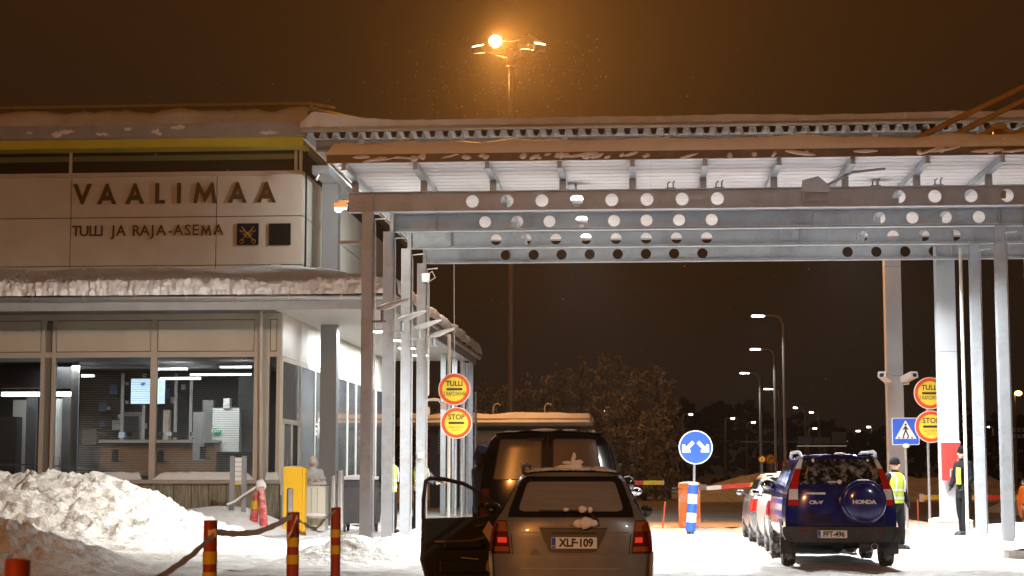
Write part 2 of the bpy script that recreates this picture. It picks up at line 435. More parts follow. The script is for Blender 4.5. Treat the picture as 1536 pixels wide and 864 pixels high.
def pile_h(x, y, u, v):
    # ridge under the windows descending to the right
    top = 1.62
    ridge = [(-17.5, 1.30), (-13.5, 1.34), (-12.0, 1.38), (-10.5, 1.34), (-9.7, 1.08), (-9.0, 0.74), (-8.2, 0.38), (-7.3, 0.14), (-6.4, 0)]
    xr = x + (y-34)*0.23
    h = 0
    for (xa, ha), (xb, hb) in zip(ridge, ridge[1:]):
        if xa <= xr <= xb: h = ha + (hb-ha)*(xr-xa)/(xb-xa)
    if xr < ridge[0][0]: h = 1.35
    yc = 35.5
    fy = math.exp(-((y-yc)/(3.6 if y < yc else 2.6))**2*1.3)
    z = h*fy*1.0
    # carved face nearer the camera on the left
    e = min(1, u*8, (1-u)*8, v*6, (1-v)*6)
    z += clump(x, y, 0.36)*min(1, z*2.2)
    z += 0.05*fbm(x*3, y*3, 0, 4)*min(1, z*3)
    return max(-0.05, z*sstep(0, 0.8, e) - 0.05*(1-e))
heap('snow_pile', 'large ploughed snow pile of rough lumps below the customs building windows', -18, -4.8, 29.0, 40.5, pile_h, SNOW_PILE, 0.07, 'snow pile')
def pile2_h(x, y, u, v):
    e = min(1, u*5, (1-u)*5, v*4, (1-v)*4)
    h = 0.95*math.exp(-((x+11.2)/2.6)**2 - ((y-26.6)/1.5)**2)*1.0
    z = h + clump(x, y, 0.34)*min(1, h*3)
    return max(-0.05, z*sstep(0, 1, e) - 0.04*(1-e))
heap('snow_pile', 'low brownish snow pile in the bottom left corner, in front of the large pile', -15, -6.8, 23.6, 29.6, pile2_h, SNOW_PILE, 0.06, 'snow pile')
def drift_h(x, y, u, v):
    e = min(1, u*4, (1-u)*4, v*3, (1-v)*3)
    z = 0.50*math.exp(-((y-44.4)/1.7)**2) * (0.75+0.45*noise.noise(Vector((x*0.5, 3, 1)))) + 0.30*math.exp(-((x+10.2)/1.8)**2-((y-43.6)/1.5)**2) + 0.012*fbm(x*4, y*4, 0, 3)
    return z*sstep(0, 1, e) - 0.03*(1-e)
heap('snow_drift', 'smooth white snow drift against the concrete base of the customs building', -17.5, -7.6, 40.4, 45.95, drift_h, SNOW, 0.12, 'snow drift')
def small_h(cx, cy, rx, ry, h, amp=0.18):
    def fn(x, y, u, v):
        e = min(1, u*4, (1-u)*4, v*4, (1-v)*4)
        g = h*math.exp(-((x-cx)/rx)**2-((y-cy)/ry)**2)
        return (g + clump(x, y, amp)*min(1, g*4))*sstep(0, 1, e) - 0.03*(1-e)
    return fn
heap('snow_heap', 'small lumpy snow heap at the foot of the nearest left canopy column', -6.5, -3.3, 27.3, 31.2, small_h(-4.75, 29.6, 1.0, 0.9, 0.38), SNOW_PILE, 0.05)
heap('snow_heap', 'small snow heap beside the open car door below the second column', -5.3, -3.2, 30.6, 34, small_h(-4.5, 32.3, 0.6, 0.9, 0.28), SNOW_PILE, 0.06)
heap('snow_bank', 'low white snow bank on the kerb island at the right columns', 6.2, 11.5, 33.0, 45, small_h(8.2, 38, 2.0, 3.6, 0.42, 0.1), SNOW, 0.09, 'snow bank')
def far_bank(x0, x1, y0, y1, h, seed):
    def fn(x, y, u, v):
        e = min(1, u*5, (1-u)*5, v*3, (1-v)*3)
        return h*sstep(0, 1, e)*(0.62+0.55*noise.noise(Vector((x*0.22, y*0.3, seed)))) + 0.18*fbm(x*0.8, y*0.8, seed, 4)*e - 0.05*(1-e)
    return fn
heap('snow_bank', 'long grey snow bank beyond the barrier, behind the blue round sign', 1.5, 22, 92, 104, far_bank(1.5, 22, 92, 104, 1.9, 3), SNOW_PILE, 0.35, 'snow bank')
heap('snow_bank', 'brown-lit snow bank behind the red hose cabinet and right columns', 12.5, 34, 62, 72, far_bank(12, 34, 62, 72, 1.9, 8), SNOW_PILE, 0.3, 'snow bank')
heap('snow_bank', 'snow bank at the foot of the frosted trees', -30, 5, 104, 112, far_bank(-30, 5, 104, 112, 1.3, 5), SNOW_PILE, 0.5, 'snow bank')

# kerb islands
def island(x0, x1, y0, y1):
    def r(x0, x1, y0, y1, r=0.3):
        p = []
        for cx, cy, a0 in ((x1-r, y1-r, 0), (x0+r, y1-r, 90), (x0+r, y0+r, 180), (x1-r, y0+r, 270)):
            for k in range(5):
                a = radians(a0+90*k/4); p.append((cx+r*cos(a), cy+r*sin(a)))
        return p
    MB().prism_xy(r(x0, x1, y0, y1), -0.02, 0.14).build('kerb_island', mat('kerb stone', (0.38, 0.37, 0.35), 0.8, var=0.2, bump=0.004), kind='structure')
    MB().grid(12, 90, lambda u, v: (x0+0.04+(x1-x0-0.08)*u, y0+0.04+(y1-y0-0.08)*v, 0.15+0.035*fbm(u*5, v*30, x0, 4)*min(1, u*6, (1-u)*6) + (0.03 if 0.1 < u < 0.9 else 0))).build('island_snow', SNOW, smooth=True, kind='structure')
island(-5.45, -4.45, 30.4, 47)
island(6.2, 7.75, 31.2, 51)

# ------------------------------------------------------------ customs building
XW = -9.46      # side wall plane
YL, YU = 46.0, 48.6
B = thing('customs_building', 'two-storey customs building with beige panels, dark windows and snowy roofs at the left', 'building', (-17.0, 46.0, 0))
def bp(mb, name, m, **k): return mb.build(name, m, B, world=True, **k)
XL = -25.0
# upper storey
bp(MB().box(XL, XW-0.03, YU+0.03, 70, 6.2, 11.12), 'upper_wall', JOINT)
zr = [10.9, 9.80, 8.53, 7.19, 5.9]
xs_u = [XL, -23.7, -19.7, PX(107, YU, 300), PX(325, YU, 300), XW]
for a, b in zip(xs_u, xs_u[1:]):
    for z1, z0 in ((9.95, 8.67), (8.67, 7.29), (7.29, 5.9)):
        bp(MB().box(a+0.012, b-0.012, YU, YU+0.04, z0+0.012, z1-0.012), 'panel', BEIGE)
# upper window band
zt, zb = PZ(221, YU), PZ(252, YU)
bp(MB().box(XL, XW, YU-0.06, YU+0.02, zt, zt+0.09).box(XL, XW, YU-0.06, YU+0.02, zb-0.08, zb).box(XL, XW, YU-0.09, YU+0.0, zb-0.12, zb-0.085), 'window_frame', BEIGE_F)
for x in (-19.7, PX(107, YU, 235), XW-0.06, XW-0.20): bp(MB().box(x-0.04, x+0.04, YU-0.055, YU+0.018, zb, zt), 'mullion', BEIGE_F)
DGL = mat('dark upper glazing', (0.012, 0.013, 0.010), 0.45, spec=0.2)
for a, b in ((XL, -19.74), (-19.66, PX(107, YU, 235)-0.04), (PX(107, YU, 235)+0.04, XW-0.25)):
    bp(MB().box(a, b, YU-0.01, YU+0.015, zb, zt), 'window_pane', DGL)
bp(MB().box(XL, XW-0.2, YU-0.035, YU-0.012, (zb+zt)/2+0.04, (zb+zt)/2+0.19), 'blind_box', mat('olive blind', (0.10, 0.095, 0.04), 0.6))
# fascia bands
bp(MB().box(XL, XW+0.13, 47.9, YU+0.2, 10.54, 10.785), 'yellow_band', mat('yellow fascia', (0.50, 0.42, 0.04), 0.4, var=0.06))
bp(MB().box(XL, XW+0.20, 47.65, YU+0.3, 10.79, 11.15), 'fascia', mat('grey fascia sheet', (0.30, 0.29, 0.28), 0.45, var=0.12, dirt=(0.6, 0.58, 0.55), dscale=2.0, damt=0.12))
bp(MB().box(XW-0.02, XW+0.13, 48.8, 70, 10.54, 11.1), 'fascia', STEEL_D)
for k in range(9):
    x = -17.3 + random.random()*7.2
    zz0 = 10.86+random.random()*0.2; mb = MB().ball((0, 0, 0), 1, 18, 8, (0.10+0.16*random.random(), 0.02, 0.03+0.06*random.random()))
    mb.v = [(x+vx*(1+0.9*noise.noise(Vector((vx*14, vz*30, k)))), 47.645+vy, zz0+vz*(1+0.9*noise.noise(Vector((vx*25, k, vz*30))))+0.05*noise.noise(Vector((vx*12, k, 0)))) for vx, vy, vz in mb.v]
    bp(mb, 'snow_patch', SNOW, smooth=True)
PAR = mat('parapet sheet', (0.20, 0.17, 0.14), 0.6, var=0.1)
bp(MB().box(XL, -9.9, 51.9, 52.2, 11.1, PZ(156, 51.9, 440)), 'parapet', PAR)
bp(MB().tube([(XL, 51.85, PZ(156, 51.9, 440)), (-9.9, 51.85, PZ(156, 51.9, 440)), (-9.2, 52.2, PZ(160, 52, 450))], 0.05, 6), 'parapet_cap', BEIGE_F)
def usnow(u, v):
    v = v**1.7; x = XL + (XW+0.25-XL)*u; y = 47.68 + 4.2*v
    z = 11.15 + (0.44*sstep(-0.02, 0.10, v) + 0.72*v)*(0.92+0.22*noise.noise(Vector((x*0.9, v*2, 0)))+0.10*noise.noise(Vector((x*2.6, v*3, 4)))) + 0.1*noise.noise(Vector((x*0.8, 5, v)))*min(1, v*2) + 0.02*fbm(x*3, v*4, 0, 3)
    return (x, y + 0.05*noise.noise(Vector((x*2, 0, 0))), z if v > 0 else 11.15)
bp(MB().grid(360, 22, usnow), 'roof_snow', SNOW_ROOF, smooth=True)
# lower storey
bp(MB().box(XL, XW, YL-0.04, YL+0.3, -0.1, 1.20), 'base_wall', CONC)
bp(MB().box(XL, XW+0.02, YL-0.16, YL+0.3, 1.20, 1.30), 'window_sill', mat('sill sheet', (0.40, 0.36, 0.32), 0.5, var=0.1))
def sillsnow(px0, px1):
    xa, xb = PX(px0, 45.9, 716), PX(px1, 45.9, 716)
    def f(u, v):
        a = pi*v; e = min(1, u*14, (1-u)*14)
        return (xa+(xb-xa)*u, 45.92-0.10*cos(a), 1.30+(0.20+0.05*noise.noise(Vector((u*(xb-xa)*3, 0, px0))))*sin(a)**0.5*e)
    bp(MB().grid(40, 6, f), 'sill_snow', SNOW, smooth=True)
sillsnow(150, 212); sillsnow(229, 382); sillsnow(398, 418)
# vertical board joints in the base
for k in range(34): 
    x = XL+0.5+k*0.47
    bp(MB().box(x-0.008, x+0.008, YL-0.045, YL-0.038, 0, 1.18), 'base_joint', JOINT)
FT = 5.685
zp1, zp0, zw1 = PZ(480, YL, 200), PZ(528, YL, 200), PZ(536, YL, 200)
bp(MB().box(XL, XW, YL, YL+0.14, zp1+0.0, FT), 'top_rail', BEIGE_F)
bp(MB().box(XL, XW, YL, YL+0.14, zw1, zp0), 'middle_rail', BEIGE_F)
bp(MB().box(XL, XW, YL-0.03, YL, FT-0.14, FT), 'top_trim', BEIGE)
mull = [(57, 63), (74, 79), (223, 232), (379, 386), (398, 402), (413, 419)]
for a, b in mull:
    bp(MB().box(PX(a, YL), PX(b, YL), YL-0.02, YL+0.14, 1.3, zp1), 'mullion', BEIGE_F)
bp(MB().box(PX(63, YL), PX(74, YL), YL+0.06, YL+0.2, 1.3, FT-0.2), 'post', mat('dark post', (0.16, 0.16, 0.14), 0.5))
bp(MB().box(PX(386, YL), PX(398, YL), YL+0.03, YL+0.2, 1.3, zp1), 'post', BEIGE_F)
bays = [(-210, 57), (79, 223), (232, 379), (402, 413)]
for a, b in bays:
    xa, xb = PX(a, YL), PX(b, YL)
    bp(MB().box(xa, xb, YL+0.05, YL+0.1, zp0, zp1), 'panel_joint', JOINT)
    bp(MB().box(xa+0.02, xb-0.02, YL+0.01, YL+0.05, zp0+0.02, zp1-0.02), 'panel', BEIGE)
    bp(MB().box(xa, xb, YL+0.05, YL+0.06, 1.3, zw1), 'window_pane', GLASS)
for a, b in ((PX(113, YL), PX(223, YL)), (PX(232, YL), PX(379, YL))):   # blinds
    mb = MB(); z = 1.42
    while z < zw1-0.08:
        mb.add([(a+0.02, YL+0.16, z), (b-0.02, YL+0.16, z), (b-0.02, YL+0.185, z+0.012), (a+0.02, YL+0.185, z+0.012)], [(0,1,2,3)]); z += 0.047
    bp(mb, 'blind_slats', mat('blind slat', (0.30, 0.30, 0.29), 0.5), kind='stuff')
# interior
INW = mat('interior grey wall', (0.10, 0.105, 0.11), 0.7, var=0.1)
INWH = mat('interior white wall', (0.75, 0.78, 0.78), 0.5)
INBR = mat('interior wood', (0.22, 0.11, 0.05), 0.5, var=0.2)
LUM = mat('interior luminaire glow', (1, 1, 1), 0.5, emit=(0.95, 1.0, 1.0), estr=5)
bp(MB().box(XL, XW-0.1, YL+0.2, 54, 0.85, 0.9), 'interior_floor', mat('interior floor', (0.20, 0.19, 0.18), 0.3))
bp(MB().box(XL, XW-0.1, YL+0.2, 54, 4.62, 4.7), 'interior_ceiling', mat('interior ceiling', (0.28, 0.28, 0.28), 0.7))
bp(MB().box(XL, XW-0.1, 53.9, 54, 0.9, 4.62), 'interior_wall', INW)
def ir(name, p0, q0, p1, q1, Y, m, d=0.06, k=None):
    a, b = P(p0, q0, Y), P(p1, q1, Y)
    return bp(MB().box(a.x, b.x, Y, Y+d, b.z, a.z), name, m)
ir('interior_header', 0, 540, 108, 582, 49.5, mat('dark header', (0.02, 0.021, 0.025), 0.5), 0.1)
ir('interior_light', 2, 588, 106, 594, 49.6, LUM, 0.2)
ir('interior_partition', 40, 596, 52, 716, 50, INW, 0.1)
ir('interior_shelf', 0, 625, 22, 718, 50.3, mat('interior dark cabinet', (0.05, 0.05, 0.055), 0.5), 0.5)
ir('interior_wall', 20, 600, 41, 718, 51, INWH, 0.1)
ir('interior_door', 76, 598, 94, 716, 50.2, INWH, 0.05)
ir('interior_partition', 94, 590, 112, 718, 50.1, INW, 0.1)
ir('interior_frame', 108, 538, 114, 718, 49.0, GALV, 0.1)
ir('interior_paper', 123, 643, 144, 667, 47.2, mat('paper', (0.7, 0.7, 0.65), 0.7), 0.01)
ir('interior_panel', 124, 560, 178, 716, 53.2, mat('interior brown panel', (0.10, 0.075, 0.055), 0.6), 0.1)
ir('interior_counter', 150, 664, 322, 714, 51.0, INBR, 0.8)
ir('interior_counter_top', 148, 660, 324, 664, 50.9, mat('counter top', (0.35, 0.33, 0.30), 0.35), 0.95)
ir('interior_door_frame', 180, 618, 212, 690, 53.0, mat('interior frame grey', (0.35, 0.36, 0.36), 0.5), 0.1)
ir('interior_door', 186, 624, 206, 690, 52.95, INW, 0.04)
ir('interior_column', 304, 600, 318, 716, 52.0, mat('interior grey column', (0.32, 0.33, 0.34), 0.6), 0.3)
ir('interior_cabinet', 319, 612, 358, 680, 51.6, INWH, 0.3)
ir('interior_pipe', 335, 597, 344, 612, 51.5, INWH, 0.3)
ir('interior_counter', 325, 678, 376, 716, 48.6, mat('dark counter', (0.025, 0.025, 0.028), 0.4), 0.4)
ir('interior_partition', 358, 560, 379, 690, 52.5, INW, 0.1)
ir('exit_sign', 318, 643, 331, 650, 51.5, mat('exit green', (0.0, 0.25, 0.12), 0.5, emit=(0.0, 0.5, 0.22), estr=0.5), 0.04)
text('EXIT', 'exit_lettering', mat('white letter', (0.9, 0.9, 0.9), 0.5, emit=(1, 1, 1), estr=0.6), 0.14, P(324.5, 646.5, 51.48), parent=B, world=True, kind=None)
ir('interior_stack', 290, 618, 302, 690, 50.2, mat('interior light grey', (0.5, 0.5, 0.5), 0.6), 0.3)
ir('interior_machine', 245, 615, 252, 660, 52.0, mat('interior beige', (0.5, 0.45, 0.38), 0.6), 0.3)
for p0, q0, p1, Y in ((122, 562, 140, 50), (232, 552, 280, 49.5), (240, 566, 300, 50.5), (330, 549, 376, 49), (285, 560, 376, 52)):
    a, b = P(p0, q0, Y), P(p1, q0+2, Y)
    bp(MB().box(a.x, b.x, Y, Y+0.1, b.z-0.02, a.z), 'interior_luminaire', LUM)
for (px, qy) in ((188, 573), (188, 601), (215, 560), (300, 625), (210, 650), (246, 690), (160, 610)):
    ir('wall_notice', px, qy, px+5, qy+5, 52.9, mat('interior light grey', (0.5, 0.5, 0.5), 0.6), 0.02)
rn_ = random.Random(21)
for k in range(9):
    px = 150+rn_.random()*170; w_ = 7+rn_.random()*7
    ir('interior_monitor', px, 648, px+w_, 648+w_*0.75, 50.9, mat('monitor back', (0.04, 0.04, 0.045), 0.5) if k % 3 else mat('monitor lit', (0.3, 0.35, 0.4), 0.5, emit=(0.5, 0.65, 0.8), estr=0.5), 0.05)
for k in range(14):
    px = 118+rn_.random()*250; q = 575+rn_.random()*60; w_ = 3+rn_.random()*9
    ir('wall_notice', px, q, px+w_, q+w_*1.3, 52.85-0.01*k, mat('notice pale', (0.45, 0.45, 0.42), 0.7) if k % 2 else mat('notice blue', (0.12, 0.18, 0.28), 0.7), 0.008)
for px in (182, 214, 262, 285): ir('interior_pipe', px, 560, px+1.6, 690, 52.2, mat('interior light grey', (0.5, 0.5, 0.5)), 0.06)
for px, q in ((168, 690), (236, 692), (300, 686)):
    ir('interior_chair', px, q-16, px+9, q, 48.4, mat('chair dark', (0.03, 0.03, 0.04), 0.6), 0.06); ir('interior_chair', px-1, q, px+11, q+3, 48.0, mat('chair dark', (0.03, 0.03, 0.04), 0.6), 0.4)
ir('interior_beam', 114, 548, 378, 552, 51.0, mat('interior light grey', (0.5, 0.5, 0.5)), 0.2)
# handrail seen through the glass
bp(MB().tube([P(0, 697, 47.0), P(57, 697, 47.0)], 0.025, 6).tube([P(76, 698, 47), P(230, 712, 46.8), P(300, 716, 46.7)], 0.025, 6).tube([P(76, 686, 47.6), P(89, 686, 47.6), P(89, 714, 47.6)], 0.018, 6), 'handrail', GALV)
for xx, yy, pw in ((-16.2, 49.4, 150), (-12.8, 50, 120), (-10.8, 49.5, 90)):
    a_ = area('room_light', (xx, yy, 4.5), 1.2, pw, (1, 0.98, 0.94)); a_.parent = B; a_.location = Vector((xx, yy, 4.5)) - B.location

# screens
def screen(p0, q0, p1, q1, label, mark):
    a, b = P(p0, q0, 50.6), P(p1, q1, 50.6)
    t = thing('display_screen', label, 'screen', ((a.x+b.x)/2, 50.6, b.z))
    w_, h_ = (b.x-a.x)/2, a.z-b.z
    MB().bevbox(-w_-0.02, w_+0.02, 0.0, 0.08, -0.02, h_+0.02, 0.01).build('casing', BLACK, t)
    MB().box(-w_, w_, -0.008, -0.001, 0, h_).build('display', mat('screen glow', (0.5, 0.7, 0.9), 0.4, emit=(0.62, 0.82, 1.0), estr=1.25), t)
    if mark:
        MB().prism_xz([(-0.05+0.03, h_*0.78), (0.06, h_*0.86), (0.16, h_*0.82), (0.10, h_*0.76), (0.12, h_*0.7), (0.02, h_*0.74)], -0.014, -0.009).build('picture', mat('screen blue', (0.05, 0.25, 0.7), 0.5, emit=(0.05, 0.3, 0.9), estr=0.8), t)
screen(197, 568, 225, 606, 'glowing pale blue display screen in the middle of the left window with a blue mark', True)
screen(228, 568, 247, 606, 'narrow pale blue display screen behind the second window beside the mullion', False)

# eave over the ground floor: sloped roof, soffit, gutter and snow, wrapping round the corner
XE, YE, ZE = -6.08, 43.1, 5.62
YEND = 66.0
def eave_box(mb, t0, t1, a0, a1):
    "ring between offsets a0 and a1 in from the eave edge"
    mb.box(XL, XE-a0, YE+a0, YE+a1, t0, t1); mb.box(XE-a1, XE-a0, YE+a1+0.001, YEND, t0, t1); return mb
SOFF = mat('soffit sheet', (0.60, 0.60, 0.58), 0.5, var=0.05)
bp(MB().box(XL, XW, YE+0.16, YL+0.14, ZE+0.07, ZE+0.11), 'soffit', mat('dark soffit sheet', (0.13, 0.13, 0.125), 0.6, var=0.1))  # shade under the front eave put into a darker sheet colour
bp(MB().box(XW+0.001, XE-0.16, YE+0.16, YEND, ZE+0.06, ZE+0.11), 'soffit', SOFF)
bp(eave_box(MB(), ZE-0.10, ZE+0.26, 0.1, 0.155), 'fascia', mat('eave fascia', (0.34, 0.36, 0.37), 0.45, var=0.1))
def gut(mb, pts, r=0.085):
    n = 8; pts = [Vector(p) for p in pts]; o = len(mb.v)
    for i, p in enumerate(pts):
        if i == 0: d = pts[1]-p
        elif i == len(pts)-1: d = p-pts[-2]
        else: d = (pts[i+1]-pts[i]).normalized() + (p-pts[i-1]).normalized()
        d = Vector((d.x, d.y, 0)).normalized(); s_ = d.cross(Vector((0,0,1)))
        if 0 < i < len(pts)-1: s_ *= 1.41
        for k in range(n+1):
            a = pi + pi*k/n; mb.v.append(tuple(p + s_*(r*cos(a)) + Vector((0, 0, r*1.15*sin(a)))))
    for i in range(len(pts)-1):
        for k in range(n): mb.f.append((o+i*(n+1)+k, o+i*(n+1)+k+1, o+(i+1)*(n+1)+k+1, o+(i+1)*(n+1)+k))
    return mb
g_ = gut(MB(), [(XL, YE, ZE+0.21), (XE, YE, ZE+0.21), (XE, YEND+0.2, ZE+0.21)])
go_ = bp(g_, 'gutter', mat('gutter sheet', (0.5, 0.52, 0.53), 0.3, 0.6, var=0.12), smooth=True)
so_ = go_.modifiers.new('solid', 'SOLIDIFY'); so_.thickness = 0.008
for px in (50, 127, 203, 280, 358, 434, 513):
    x = PX(px, YE, 447); bp(MB().box(x-0.015, x+0.015, YE-0.10, YE-0.088, ZE+0.12, ZE+0.27).box(x-0.015, x+0.015, YE-0.10, YE+0.1, ZE+0.255, ZE+0.27), 'gutter_bracket', GALV)
for k in range(10):
    y = 45+k*2.2; bp(MB().box(XE+0.088, XE+0.10, y-0.015, y+0.015, ZE+0.12, ZE+0.27).box(XE-0.1, XE+0.1, y-0.015, y+0.015, ZE+0.255, ZE+0.27), 'gutter_bracket', GALV)
# roof deck
ZR = 7.0
bp(MB().add([(XL, YE+0.08, ZE+0.28), (XE-0.08, YE+0.08, ZE+0.28), (XW, YU, ZR-0.15), (XL, YU, ZR-0.15), (XE-0.08, YEND, ZE+0.28), (XW, YEND, ZR-0.15)],
             [(0,1,2,3), (1,4,5,2)]), 'eave_roof', STEEL_D)
def esnow(side):
    def f(u, v):
        hv = v**2.2                                   # rows crowd at the edge
        if side == 0:
            xa = XL + (XE-XL)*u; xw = XL + (XW-XL)*u; q_ = xa
        else: q_ = (YEND-YE)*u + 50
        def N(fr, a, b=0.0): return noise.noise(Vector((q_*fr, a, b+side*9)))
        ov = 0.07+0.10*N(0.8, 1.5) + 0.05*N(3, 8) + 0.03*N(9, 2)
        if side == 0:
            y0, y1 = YE-0.04-ov, YU+0.05
            X = xa + (xw-xa)*hv; Y = y0 + (y1-y0)*hv
        else:
            Y0 = YE + (YEND-YE)*u; Y1 = YU + (YEND-YU)*u
            Y = Y0 + (Y1-Y0)*hv; X = XE+0.04+ov + (XW-XE-ov)*hv
        base = ZE+0.29 + (ZR-0.10-ZE-0.29)*hv
        cut = sstep(0.30, 0.42, N(0.7, 44)+0.35*N(2.5, 47))   # stretches that have slid off
        full = 0.34 + 0.10*N(0.5, 3) + 0.05*N(2.2, 4, hv*3) + 0.02*N(7, 9, hv*9) + 0.012*N(17, 5, hv*25)
        d = hv*5.5
        th = full*min(1, 0.10+(1-math.exp(-d/0.06)))
        if d < 0.7: th = th*(1-0.55*cut*(1-d/0.7)) + 0.035*N(11, 13, v*12)*min(1, d*9)
        return (X, Y+(0.08*N(3, 31, th*5)+0.06*N(7, 21, th*11)+0.03*N(16, 25, th*24))*max(0, 1-d/0.8), base + (th if v > 0 else -0.03))
    return f
bp(MB().grid(900, 44, esnow(0)), 'eave_snow', SNOW, smooth=True)
bp(MB().grid(360, 26, esnow(1)), 'eave_snow', SNOW_ROOF, smooth=True)
for k in range(40):
    x = -17 + 10.5*random.random(); y = 44 + 4.0*random.random(); s_ = 0.05+0.12*random.random()
    hv = (y-YE)/(YU-YE); mb = MB().ball((x, y, ZE+0.52+(ZR-ZE-0.55)*hv), s_, 7, 5, (1.3, 1, 0.8))
    mb.v = [(a+0.3*s_*noise.noise(Vector((a*9, b*9, c*9))), b, c+0.4*s_*noise.noise(Vector((a*8, b*8, c*8+4)))) for a, b, c in mb.v]
    bp(mb, 'snow_lump', SNOW_ROOF, smooth=True)

# drainpipe on the front
bp(MB().tube([P(391, 456, YL-0.35), P(391, 700, YL-0.35), P(391, 752, YL-0.35)], 0.05, 8), 'drainpipe', BEIGE_F, smooth=True)

# side wall
bp(MB().box(XW-0.12, XW-0.03, YL+0.32, 68, 0.0, 5.67), 'side_wall', JOINT)
bp(MB().box(XW-0.12, XW-0.031, YU+0.2, 68, 5.74, 10.53), 'side_wall', JOINT)
ys = [YL+0.02, YU, 50.75, 52.0, 54.3, 56.5, 58.2, 60.4, 62.6, 64.8, 67]
for a, b in zip(ys, ys[1:]):
    rows = ((9.95, 8.67), (8.67, 7.29), (7.29, 5.7)) if a >= YU-0.01 else ()
    for z1, z0 in rows: bp(MB().box(XW-0.03, XW+0.01, a+0.015, b-0.015, z0+0.015, z1-0.015), 'side_panel', IVORY)
    bp(MB().box(XW-0.03, XW+0.01, a+0.015, b-0.015, 4.55, 5.67), 'side_panel', IVORY)
    bp(MB().box(XW-0.03, XW+0.03, a, b, 4.42, 4.53), 'side_rail', IVORY)
    bp(MB().box(XW-0.03, XW+0.03, a-0.06, a+0.06, 0.9, 4.42), 'side_mullion', IVORY)
    bp(MB().box(XW-0.03, XW+0.005, a+0.06, b-0.06, 0.9 if a > 48 else 2.9, 4.42), 'side_window', mat('side window', (0.10, 0.11, 0.12), 0.08, coat=0.3, dirt=(0.35, 0.35, 0.33), dscale=0.7, damt=0.35))
    bp(MB().box(XW-0.05, XW+0.02, a, b, 0, 0.9), 'side_base', CONC)
# door in the first side bay
bp(MB().box(XW-0.02, XW+0.04, 46.15, 46.28, 0, 2.85).box(XW-0.02, XW+0.04, 47.3, 47.42, 0, 2.85).box(XW-0.02, XW+0.04, 48.4, 48.52, 0, 2.85).box(XW-0.02, XW+0.04, 46.1, 48.5, 2.78, 2.9), 'door_frame', IVORY)
dr = bp(MB().box(XW-0.02, XW+0.02, 46.3, 47.28, 0, 2.76), 'door', mat('door glass', (0.14, 0.15, 0.15), 0.1, coat=0.3))
MB().tube([(XW+0.07, 47.1, 0.9), (XW+0.07, 47.1, 1.9)], 0.02, 6).build('handle', GALV, dr, world=True)
bp(MB().tube([(XW+0.09, 48.62, 5.95), (XW+0.09, 48.62, 10.5)], 0.03, 6), 'cable_conduit', BLACK)
# white zigzag film on the side glass
zz = MB(); 
for base in (0, 1, 2):
    pts = []
    for k in range(25):
        y = 50.8+k*0.09; pts.append((XW+0.02, y, 2.6 + 0.35*base*0.4 + (1.1 if k % 2 else -0.7)*math.exp(-((k-12-base*2)/7)**2)*(0.6+0.4*sin(k*1.7+base))))
    zz.tube(pts, 0.012, 4)
bp(zz, 'window_film', mat('white film', (0.8, 0.8, 0.78), 0.5))

# roof luminaires under the side eave
EAVE_L = []
for k, y in enumerate((51.5, 55.0, 58.5, 62)):
    t = thing('soffit_lamp', ['flat square lamp in the side soffit, nearest of the row', 'flat square lamp in the side soffit, second from the front', 'flat square lamp in the side soffit, third from the front', 'flat square lamp in the side soffit, farthest of the row'][k], 'lamp', (-7.8, y, ZE+0.005), group='lamps under the side eave')
    MB().box(-0.3, 0.3, -0.3, 0.3, 0, 0.05).build('housing', GALV, t); MB().box(-0.26, 0.26, -0.26, 0.26, -0.012, -0.001).build('lens', LED_E, t)
    area('soffit_light', (0, 0, -0.03), 0.5, 340, COOL, parent=t)

# posts carrying the end of the side eave
for k, (px, y) in enumerate(((665, 61), (682, 63.5), (694, 65.8), (706, 66.1))):
    t = tag(MB().box(-0.09, 0.09, -0.09, 0.09, 0, ZE).build('eave_post', STEEL, loc=(0,0,0)), ['pale post carrying the end of the side eave, leftmost of four', 'pale post of the side eave just behind the round customs signs', 'slim post between the two right posts of the side eave', 'rightmost grey post at the far end of the side eave'][k], 'post', 'posts under the far end of the eave')
    t.location = (PX(px, y, 640), y, 0)
# ------------------------------------------------------------ front canopy
CY = [31.6, 34.24, 36.88, 39.52]      # frames
ZB0, ZB1 = 6.19, 6.555                 # beam bottom / top
XCL, XCR = -4.94, 6.88
ZD = 6.89
CAN = thing('lane_canopy', 'steel canopy over the lanes with perforated beams, white roof sheet and snow along its edge', 'canopy', (1.0, 30.3, 0))
def cp(mb, name, m, **k): return mb.build(name, m, CAN, world=True, **k)
XA, XB = -5.3, 8.6
HL = [-3.035+0.632*k for k in range(8)]; HR = [4.61+0.632*k for k in range(4)]
def web(mb, x0, x1, holes, y, z0, z1, r, th=0.014):
    zc = (z0+z1)/2; hh = (z1-z0)/2
    edges = [x0]
    segs = []
    cur = x0
    for hx in holes:
        segs.append((cur, hx-hh, None)); segs.append((hx-hh, hx+hh, hx)); cur = hx+hh
    segs.append((cur, x1, None))
    for a, b, hx in segs:
        if hx is None: mb.box(a, b, y, y+th, z0, z1); continue
        n = 24; out, inn = [], []
        for k in range(n):
            t = 2*pi*k/n; c, s_ = cos(t), sin(t); q = max(abs(c), abs(s_))
            out.append((hx+hh*c/q, zc+hh*s_/q)); inn.append((hx+r*c, zc+r*s_))
        for k in range(n):
            j = (k+1) % n
            vs = [(out[k][0], y, out[k][1]), (out[j][0], y, out[j][1]), (inn[j][0], y, inn[j][1]), (inn[k][0], y, inn[k][1])]
            vs += [(x_, y+th, z_) for x_, _, z_ in vs]
            mb.add(vs, [(0,1,2,3), (7,6,5,4), (2,3,7,6)])
    return mb
